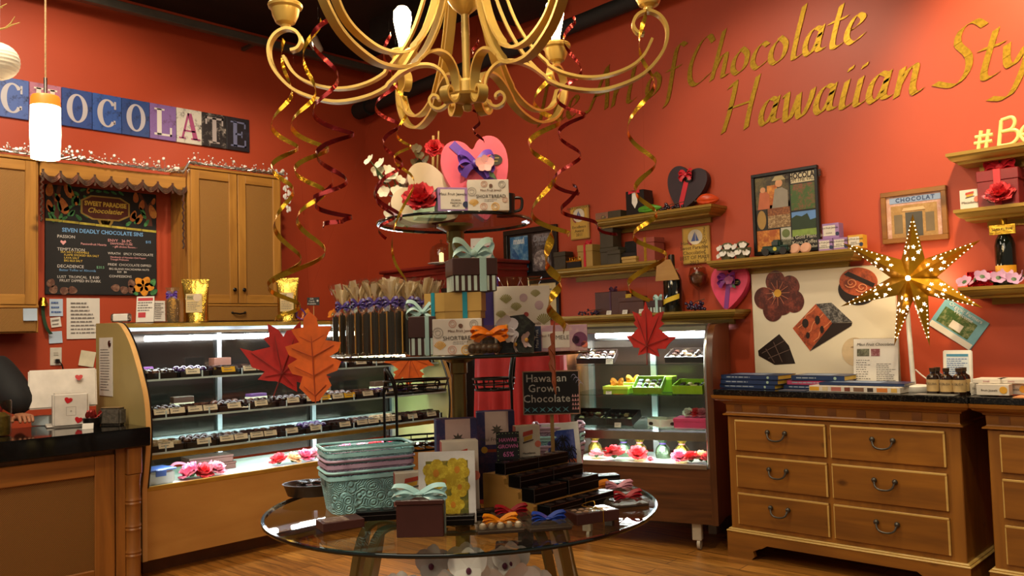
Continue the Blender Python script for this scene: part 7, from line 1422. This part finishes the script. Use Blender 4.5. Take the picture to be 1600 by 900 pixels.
inner = sc97(spline([(.590, 2.302), (.560, 2.25), (.512, 2.215), (.431, 2.192), (.350, 2.196), (.275, 2.225), (.215, 2.28), (.165, 2.36), (.128, 2.46), (.10, 2.56), (.062, 2.70)], 5))
brn = spline([(.235, 2.205), (.200, 2.232), (.150, 2.252), (.100, 2.248), (.066, 2.215), (.055, 2.165), (.064, 2.128), (.088, 2.112), (.110, 2.122), (.116, 2.142), (.104, 2.156), (.090, 2.150), (.088, 2.140)], 5)
bulbm = M('bulb_glow', 'ffdca0', .5, emit=75)
for k in range(6):
    th = rad(-27+60*k); dx, dy = sin(th), cos(th); side = (dy, -dx, 0)
    a = O('arm', MB().ribbon([(r*dx, r*dy, z) for r, z in outer], side, .028, .009), champ, t)
    O('inner_strip', MB().ribbon([(r*dx, r*dy, z) for r, z in inner], side, .025, .008), champ, a); O('hub_scroll', MB().ribbon([(r*dx, r*dy, z) for r, z in brn], side, .030, .008), champ, a)
    X0, Y0 = .566*dx, .566*dy
    O('socket_cup', MB().lathe([(.012, 2.388), (.016, 2.40), (.030, 2.408), (.040, 2.430), (.044, 2.450), (.052, 2.456), (.054, 2.464), (.050, 2.470), (.022, 2.470), (.022, 2.482), (.0, 2.482)], 22, X0, Y0), champ, t)
    O('bulb', MB().lathe([(.014, 2.482), (.016, 2.50), (.025, 2.54), (.034, 2.59), (.032, 2.618), (.019, 2.636), (0, 2.64)], 18, X0, Y0), bulbm, t, label='glowing warm bulb')
# ------------------------------------------------------------------ streamers and leaves hanging from its arms
sg = M('streamer_gold', 'b88a20', .22, .8, .25, 25, .35); sr = M('streamer_red', '6a0c0a', .22, .7, .25, 25, .35)
def ch_pt(u, dep): return dep
def streamer(pts, dep, rpx, turns, m_, label, ph=0, wd=.018, n=150, seed=0, growth=.25, dd=0):
    W_ = [atd(u, dep+dd*i/max(1, len(pts)-1), zat(u, v, dep)) for i, (u, v) in enumerate(pts)]; T_ = W_[0]
    t = TH('foil_streamer', label, 'streamer', T_, YAW); ax = spline([tuple((p-T_).dot(q) for q in (RH, FH, Vector((0, 0, 1)))) for p in W_], 10) if len(W_) > 2 else [tuple((W_[0]-T_).lerp(W_[1]-T_, i/40).dot(q) for q in (RH, FH, Vector((0, 0, 1)))) for i in range(41)]
    R = rpx*dep/FPX; path, wdv, ws = [], [], []
    for i in range(n+1):
        s = i/n; f = s*(len(ax)-1); k = min(int(f), len(ax)-2); c = Vector(ax[k]).lerp(Vector(ax[k+1]), f-k); a = ph+2*pi*turns*s; g_ = min(1, .15+s*5)*(1-growth+2*growth*s)*(1+.28*sin(s*13+ph*3)); a += .55*sin(s*9+ph)
        path.append(c+Vector((R*g_*sin(a), R*g_*cos(a)*.8, 0))); rd = Vector((sin(a), cos(a)*.8, 0))
        tn = Vector((R*cos(a)*2*pi*turns, -R*.8*sin(a)*2*pi*turns, (Vector(ax[-1])-Vector(ax[0])).z)).normalized(); wdv.append(tn.cross(rd)+rd*.25*sin(a*.5)); ws.append(wd*(1-.35*abs(sin(a*.5+.8))))
    O('foil', MB().ribbon(path, wdv, ws, .0006), m_, t); O('thread', MB().tube([(0, 0, .04), (0, 0, 0)], .0006, 4), glass('nylon_thread', 'f4f0ea', 1.2), t); return t
D1 = 2.6
streamer([(444, 62), (444, 200), (444, 300), (446, 420), (447, 500)], D1, 19, 5.2, sg, 'gold spiral streamer under the leftmost chandelier bulb', 3.4)
streamer([(497, 30), (478, 150), (484, 240), (488, 330), (462, 440)], 2.5, 24, 4.6, sg, 'gold spiral streamer second from the left, twisting past the cabinet', .6)
streamer([(512, 8), (512, 120), (520, 220), (520, 310)], 2.45, 25, 3.6, sr, 'red spiral streamer left of the tower under the near arm', 0)
streamer([(520, 290), (520, 340), (535, 352)], 2.47, 28, 1.3, sr, 'red foil curl at the end of the left red streamer', 3.0, growth=.0)
streamer([(608, 50), (606, 150), (612, 240), (607, 345)], 3.0, 17, 4.2, sr, 'red spiral streamer above the white silk orchids', 1.0)
streamer([(618, 80), (628, 200), (632, 270), (618, 440)], 3.02, 13, 4.0, sg, 'thin gold streamer falling past the top tier\'s left edge', 2.0, .014)
streamer([(600, 270), (603, 330), (612, 372)], 2.95, 14, 1.7, sr, 'short red foil curl by the top tier\'s left edge', 1.5, .014)
streamer([(860, 15), (852, 150), (852, 260), (858, 370)], 3.0, 21, 4.0, sg, 'gold spiral streamer under the right rear bulb', 2.6, .024)
streamer([(860, 360), (866, 440), (868, 520)], 2.72, 11, 2.2, sg, 'gold foil coil in front of the shortbread box corner', 1.0, .035)
streamer([(893, 25), (895, 120), (890, 210), (893, 300)], 2.95, 20, 4.0, sr, 'red spiral streamer right of the rear right bulb', .5)
streamer([(893, 290), (905, 330), (920, 368)], 2.95, 30, 1.0, sr, 'wide red foil curl crossing the small wooden plaque', 2.2, .018)
streamer([(1008, 12), (1005, 120), (1004, 240), (1010, 330), (1012, 400), (1003, 470)], 2.5, 20, 5.0, sg, 'gold spiral streamer under the rightmost chandelier arm', 1.2)
streamer([(738, 172), (750, 200), (742, 222)], 2.62, 9, 1.2, sr, 'small red foil twist below the chandelier finial', .5, .012)
streamer([(745, 60), (746, 100)], 2.75, 6, 1.5, sr, 'tiny red foil twist beside the chandelier column', .5, .012)
def leafpoly(kind):
    if kind == 'maple':
        half = [(0, 1.0), (.10, .78), (.20, .72), (.22, .58), (.36, .68), (.62, .74), (.50, .50), (.60, .42), (.40, .30), (.72, .10), (.98, .08), (.72, -.10), (.62, -.22), (.34, -.22), (.42, -.42), (.20, -.38), (.06, -.34)]
    else:
        half = [(0, 1.0), (.12, .88), (.14, .72), (.38, .70), (.30, .55), (.24, .46), (.52, .40), (.46, .24), (.30, .16), (.50, .06), (.42, -.10), (.22, -.16), (.30, -.36), (.18, -.48), (.06, -.62)]
    return half+[(-a, b) for a, b in half[1:]][::-1]
def hang_leaf(u, v, dep, hpx, kind, m_, label, rz=0, ry=0, vtop=None, veinm=None, up=None):
    h = hpx*dep/FPX; P = atd(u, dep, zat(u, v, dep)); t = TH('hanging_leaf', label, 'leaf', P, YAW+rz, ry=ry); s = h/1.5
    pts = leafpoly(kind); n = len(pts)
    vs = [(a*s, .10*s*abs(a)-.05*s*b*b, (b-.15)*s) for a, b in pts]; c = (0, 0, 0); vs2 = [(x, y_+.0015, z) for x, y_, z in vs]
    ctr_ = [(0, 0, k*s) for k in (.0,)]
    mb = MB().add(vs+[(0, 0, -.1*s)]+vs2+[(0, .0015, -.1*s)], [(i, (i+1) % n, n) for i in range(n)]+[(n+1+(i+1) % n, n+1+i, 2*n+1) for i in range(n)]); O('blade', mb, m_, t, 60)
    ve = MB(); ve.tube([(0, -.002, -.8*s), (0, -.003, .75*s)], .0018, 5)
    for k, (a, b) in enumerate(([(.85, .06), (.52, .62), (.35, -.32)] if kind == 'maple' else [(.42, .62), (.46, .36), (.42, .02), (.24, -.34)])):
        for q in (-1, 1): ve.tube([(0, -.003, (b-.15-(.18 if kind == 'oak' else .1))*s if kind == 'oak' else -.3*s), (q*a*s*.85, .10*s*a-.003, (b-.15)*s)], .0012, 4)
    O('veins', ve, veinm or M('vein_dark', '7a1a10', .6), t)
    if vtop is not None: O('thread', MB().tube([(0, 0, .8*s), (0, 0, zat(u, vtop, dep)-P.z)], .0004, 4), glass('nylon_thread', 'f4f0ea', 1.2), t)
    return t
lr = M('leaf_red', 'a81a12', .6, var=.2, scale=25); lo = M('leaf_orange', 'cf5a12', .6, var=.2, scale=25); lp = M('leaf_blush', 'c87a52', .6)
hang_leaf(448, 562, 2.62, 112, 'maple', lr, 'red fabric maple leaf hanging before the long case', .2, .35, 60); hang_leaf(489, 560, 2.5, 130, 'oak', lo, 'orange fabric oak leaf hanging before the long case', -.1, -.05, 80, M('vein_rust', 'a03c10', .6))
hang_leaf(1011, 522, 2.5, 90, 'maple', lr, 'red fabric maple leaf hanging before the walnut case', -1.02, .03, 30); hang_leaf(866, 560, 2.9, 105, 'oak', lp, 'blush fabric leaf seen edge-on in front of the pink printed box', 1.38, 0, 80, M('vein_tan', 'b0683c', .6))
hang_leaf(640, 572, 4.35, 62, 'maple', lo, 'orange fabric leaf hanging in front of the long case\'s right end', .3, .1+pi, None, M('vein_rust', 'a03c10', .6))

# ================================================================== pendant, lantern and twig over the counter
PD = 4.0; PL = atd(71, PD, zat(71, 199, PD)); hp_ = 100*PD/FPX; rp = 21.5*PD/FPX
t = TH('pendant_lamp', 'glowing white cylinder pendant lamp with an orange top at the left', 'pendant lamp', PL)
O('shade', MB().lathe([(rp*.96, -hp_/2), (rp*1.04, -hp_*.1), (rp, hp_*.33)], 28), M('shade_glow', 'ffe2b8', .4, emit=7), t, label='glowing white glass')
O('orange_band', MB().lathe([(rp, hp_*.33), (rp*.98, hp_*.46), (rp*.9, hp_/2), (.01, hp_/2+.002)], 28), M('shade_orange', 'e8641c', .4, emit=1.6), t); O('stem', MB().lathe([(.008, hp_/2), (.008, hp_/2+.09)], 10), steel, t); O('cord', MB().tube([(0, 0, hp_/2+.05), (0, 0, CZ-PL.z)], .0045, 6), M('cord_braided', 'a8875c', .6, var=.3, scale=120), t); O('canopy', MB().lathe([(.06, CZ-PL.z-.02), (.06, CZ-PL.z)], 20), steel, t)
lamp('POINT', PL-Vector((0, 0, hp_/2+.05)), 14, (1, .74, .45), .06, name='pendant_light')
LP_ = atd(-1, 3.7, zat(-1, 96, 3.7)); rl = 29*3.7/FPX
t = TH('paper_lantern', 'ribbed white paper lantern hanging at the left edge', 'lantern', LP_); n = 30
O('shade', MB().lathe([(0 if False else .02, -rl)]+[(rl*sin(pi*(k+.0)/n)*(1+.02*(k % 2)), -rl*cos(pi*k/n)) for k in range(2, n-1)]+[(.02, rl)], 28), M('lantern_paper', 'd8cdb4', .8, var=.05, emit=.12), t, 12); O('cord', MB().tube([(0, 0, rl), (0, 0, .30)], .002, 5), whitep, t)
TW = atd(-60, 3.7, zat(-60, 60, 3.7)); t = TH('twig_branch', 'bare golden twig branch hanging above the paper lantern', 'branch', TW, YAW); kx = 3.7/FPX
br = MB(); px_ = lambda u, v: ((u+60)*kx, 0, (60-v)*kx)
O('twigs', br.tube([px_(-70, 66), px_(-30, 54), px_(10, 45)], [.008, .006, .004], 7).tube([px_(10, 45), px_(18, 38), px_(25, 27)], [.004, .003, .0015], 6).tube([px_(10, 45), px_(22, 40), px_(33, 37)], [.004, .003, .0015], 6).tube([px_(-40, 30), px_(-10, 16), px_(4, 10), px_(12, 6)], [.006, .004, .003, .0015], 6).tube([px_(-40, 30), px_(-50, 50), px_(-60, 62)], .006, 6).tube([px_(-5, 14), px_(5, 12)], .002, 5), M('twig_gold', 'b09048', .6), t); O('cord', MB().tube([(0, 0, 0), (0, 0, CZ-TW.z)], .002, 5), whitep, t)

# ================================================================== things on the counter
CT = .9205; ct = lambda u, v: onz(u, v, CT)
P = ct(119, 667)+Vector((-.10, 0, 0)); k = (P-CAM).dot(FH)/FPX
t = TH('register_stand', 'white tablet register with red heart stickers on the counter', 'register', P, YAW+.55)
w_, h_ = 96*k, 62*k
O('tablet', MB().at(-8*k, .10, 27*k, rx=rad(-14)).box(0, 0, 0, w_, .018, h_*1.0, .008, 3), M('register_white', 'c9c0b6', .35), t)
O('stand', MB().box(0, 0, 0, 50*k, .13, 52*k, .012, 3).box(-3*k, .05, 0, 60*k, .2, .012, .004), M('register_white', 'c9c0b6', .35), t)
lg = MB()
for q in (1.0,):
    a_ = 6.5*k
    for (x, z, ww, hh) in ((0, a_, 2*a_, .0025), (0, -a_, 2*a_, .0025), (-a_, 0, .0025, 2*a_), (a_, 0, .0025, 2*a_), (0, 0, 2.5*k, 2.5*k)): lg.box(x, -.0655, 24*k+z-hh/2, ww, .001, hh)
O('square_emblem', lg, M('emblem_grey', '9d958c', .5), t)
hs = M('sticker_red', 'b0121c', .35)
for (x, z, yy_) in ((-5*k, 40*k, -.0655), (9*k, 9*k, -.0655)): O('heart_sticker', MB().at(x, yy_, z-4*k, ry=.25).prism(heart(11*k, 9*k, 24), 0, -.002), hs, t)
O('heart_sticker', MB().at(9*k, .10-.016+.022, 33*k, rx=rad(-24)).at(14*k, .118, 68*k, rx=rad(-14)).prism(heart(11*k, 9*k, 24), -.012, -.014), hs, t)
ONE('card_tray', MB().box(0, 0, 0, .11, .1, .06, .004), M('tray_paleblue', 'a9b4b8', .4), 'pale card reader box at the left foot of the register', 'box', ct(74, 665)+Vector((-.06, .0, 0)), YAW)
P = ct(187, 664)+Vector((-.06, -.02, 0)); t = TH('log_holder', 'small split-log holder at the counter end', 'log holder', P, YAW-.15); O('log', MB().box(0, 0, 0, .15, .07, .105, .012, 2), M('bark_grey', '4a4238', .8, var=.4, scale=40, bump=.6), t); O('cut_top', MB().box(0, 0, .1052, .13, .055, .002), M('log_cut', '8a6f4a', .7, var=.2, scale=40), t)
P = ct(155, 666)+Vector((-.06, -.02, 0)); t = TH('red_succulent', 'little red-tipped potted plant beside the log holder', 'plant', P, YAW); O('pot', MB().lathe([(.045, 0), (.055, .05), (.045, .05), (0, .04)], 18), black, t); rs = MB(); r2 = random.Random(3)
for i in range(16): petal(rs.at(r2.uniform(-.04, .04), r2.uniform(-.03, .03), .05), r2.uniform(0, 6), r2.uniform(.4, 1.2), .05, .022)
O('leaves', rs, M('succulent_red', 'a5302c', .5, var=.4, scale=60), t)
t = TH('name_card', 'small white card on the counter edge before the plant', 'card', ct(140, 671)+Vector((-.03, 0, 0)), YAW+.3, rx=-.3); O('card', MB().box(0, 0, 0, .06, .002, .035), paper, t)
P = ct(6, 683)+Vector((-.10, 0, 0)); t = TH('candy_jar', 'clear glass jar of gold sweets at the left end of the counter', 'jar', P); O('jar', MB().lathe([(.06, 0), (.065, .02), (.065, .19), (.06, .2)], 24), glass('jar_glass', 'e8e6d8', 1.45), t); O('sweets', MB().lathe([(.055, .004), (.058, .02), (.058, .11), (.03, .13), (0, .135)], 16), M('sweet_olive', '6a5a28', .3, .4, .4, 45), t)
P = ct(-4, 676)+Vector((-.22, -.03, 0)); t = gift(P, YAW, .17, .14, .16, ribred, 'red gift box with a red bow behind the candy jar', ribred, .3, .05)

# ================================================================== shop assistant behind the counter
def skin_body(nm, verts, edges, root, mat, parent, sub=2):
    me = bpy.data.meshes.new(nm); me.from_pydata([v[:3] for v in verts], edges, []); o = bpy.data.objects.new(nm, me); C.objects.link(o); o.parent = parent
    m_ = o.modifiers.new('skin', 'SKIN'); m_.use_smooth_shade = True
    for i, v in enumerate(verts):
        sv = me.skin_vertices[0].data[i]; r_ = v[3]; sv.radius = r_ if hasattr(r_, '__len__') else (r_, r_); sv.use_root = (i == root)
    sb = o.modifiers.new('sub', 'SUBSURF'); sb.levels = sub; sb.render_levels = sub; me.materials.append(mat); return o
hand = onz(38, 656, .975); elb = onx(30, 622, -5.76); sho = onx(-8, 590, -6.0)
BX = Vector((-6.13, sho.y-.20, 0))
t = TH('person', 'person in a black long-sleeved top leaning behind the counter, hand on it', 'person', BX)
L_ = lambda p: tuple(Vector(p)-BX)
skinm = M('skin', 'a06a4c', .5, var=.06, sss=.15); blk = M('shirt_black', '131214', .8, var=.2, scale=40)
hipz, chz = .95, sho.z-.10; lean = .10
oth = (sho.x-BX.x, -(sho.y-BX.y)-.02, sho.z-.0)
s0 = L_(sho); e0 = L_(elb); h0 = L_(hand); wr = tuple(Vector(h0)+Vector((-.10, .012, .012)))
clothes = [(0, 0, hipz, (.15, .17)), (.02, 0, hipz+.22, (.125, .15)), (.06, 0, chz, (.13, .17)), (.09, 0, sho.z+.03, (.07, .08)), (s0[0], s0[1], s0[2], .165), (e0[0], e0[1], e0[2], .115), tuple(Vector(e0).lerp(Vector(wr), .92))+(.055,), (oth[0], oth[1], oth[2], .078), (oth[0]+.05, oth[1]-.07, oth[2]-.28, .058), (oth[0]+.26, oth[1]+.03, oth[2]-.42, .04)]
O_top = skin_body('black_top', clothes, [(0, 1), (1, 2), (2, 3), (3, 4), (4, 5), (5, 6), (3, 7), (7, 8), (8, 9)], 0, blk, t)
hd = Vector((.15, .0, sho.z+.28))
skin_v = [(.09, 0, sho.z+.0, .05), (.115, 0, sho.z+.10, .055), tuple(hd+Vector((-.01, 0, -.04)))+((.075, .085),), tuple(hd+Vector((0, 0, .05)))+((.085, .098),)]
O('head', MB().ball(hd.x, hd.y, hd.z, .095, .078, .118, 24, 16).lathe([(.052, -.22), (.05, -.08)], 16, hd.x-.03, 0, hd.z).ball(hd.x+.095, 0, hd.z-.012, .016, .013, .022, 10, 8).ball(hd.x, .08, hd.z-.005, .014, .01, .028, 8, 6).ball(hd.x, -.08, hd.z-.005, .014, .01, .028, 8, 6), skinm, t)
O('eyes', MB().ball(hd.x+.081, .03, hd.z+.012, .012, .014, .009, 10, 6).ball(hd.x+.081, -.03, hd.z+.012, .012, .014, .009, 10, 6), M('eye_dark', '20140f', .2), t); O('mouth', MB().ball(hd.x+.084, 0, hd.z-.055, .009, .026, .007, 10, 6), M('lip_rose', '8c4a42', .5), t)
O('hair', MB().ball(hd.x-.022, 0, hd.z+.03, .098, .088, .108, 20, 12).ball(hd.x-.07, 0, hd.z-.06, .05, .07, .09, 14, 8), M('hair_dark', '1d1411', .5, var=.3, scale=60), t)
O('apron_legs', MB().lathe([(.11, 0), (.12, .4), (.165, hipz-.1), (.16, hipz+.02)], 24, 0, 0, 0, sx=.8), M('trousers_dark', '1a191c', .8), t)
def hand_at(wrp, pp, parent, flip=1):
    w0 = Vector(wrp); p0 = Vector(pp); d = (p0-w0); d.z = 0; d.normalize(); sd = Vector((-d.y, d.x, 0))*flip
    V = [tuple(w0-d*.08)+(.03,), tuple(w0)+((.028, .022),), tuple(w0+d*.045+Vector((0, 0, .004)))+((.036, .020),), tuple(w0+d*.085+Vector((0, 0, .004)))+((.036, .017),)]; Ed = [(0, 1), (1, 2), (2, 3)]
    for q, (o_, ln) in enumerate([(-.028, .062), (-.009, .072), (.010, .068), (.028, .052)]):
        b = len(V); base_ = w0+d*.092+sd*o_+Vector((0, 0, .004))
        V += [tuple(base_)+(.0105,), tuple(base_+d*ln*.55+Vector((0, 0, .004)))+(.0095,), tuple(base_+d*ln*.95+Vector((0, 0, -.012)))+(.0085,), tuple(base_+d*ln*1.05+Vector((0, 0, -.026)))+(.0075,)]; Ed += [(3, b), (b, b+1), (b+1, b+2), (b+2, b+3)]
    b = len(V); V += [tuple(w0+d*.035-sd*.035)+(.012,), tuple(w0+d*.068-sd*.055+Vector((0, 0, -.008)))+(.0105,), tuple(w0+d*.095-sd*.052+Vector((0, 0, -.016)))+(.009,)]; Ed += [(2, b), (b, b+1), (b+1, b+2)]
    V = [tuple(w0+(Vector(v[:3])-w0)*1.2)+((v[3]*1.2 if not hasattr(v[3], '__len__') else (v[3][0]*1.2, v[3][1]*1.3)),) for v in V]
    return skin_body('hand', V, Ed, 1, skinm, parent)
hand_at(wr, h0, t); hand_at((oth[0]+.27, oth[1]+.04, oth[2]-.425), (oth[0]+.34, oth[1]+.09, oth[2]-.45), t, -1)
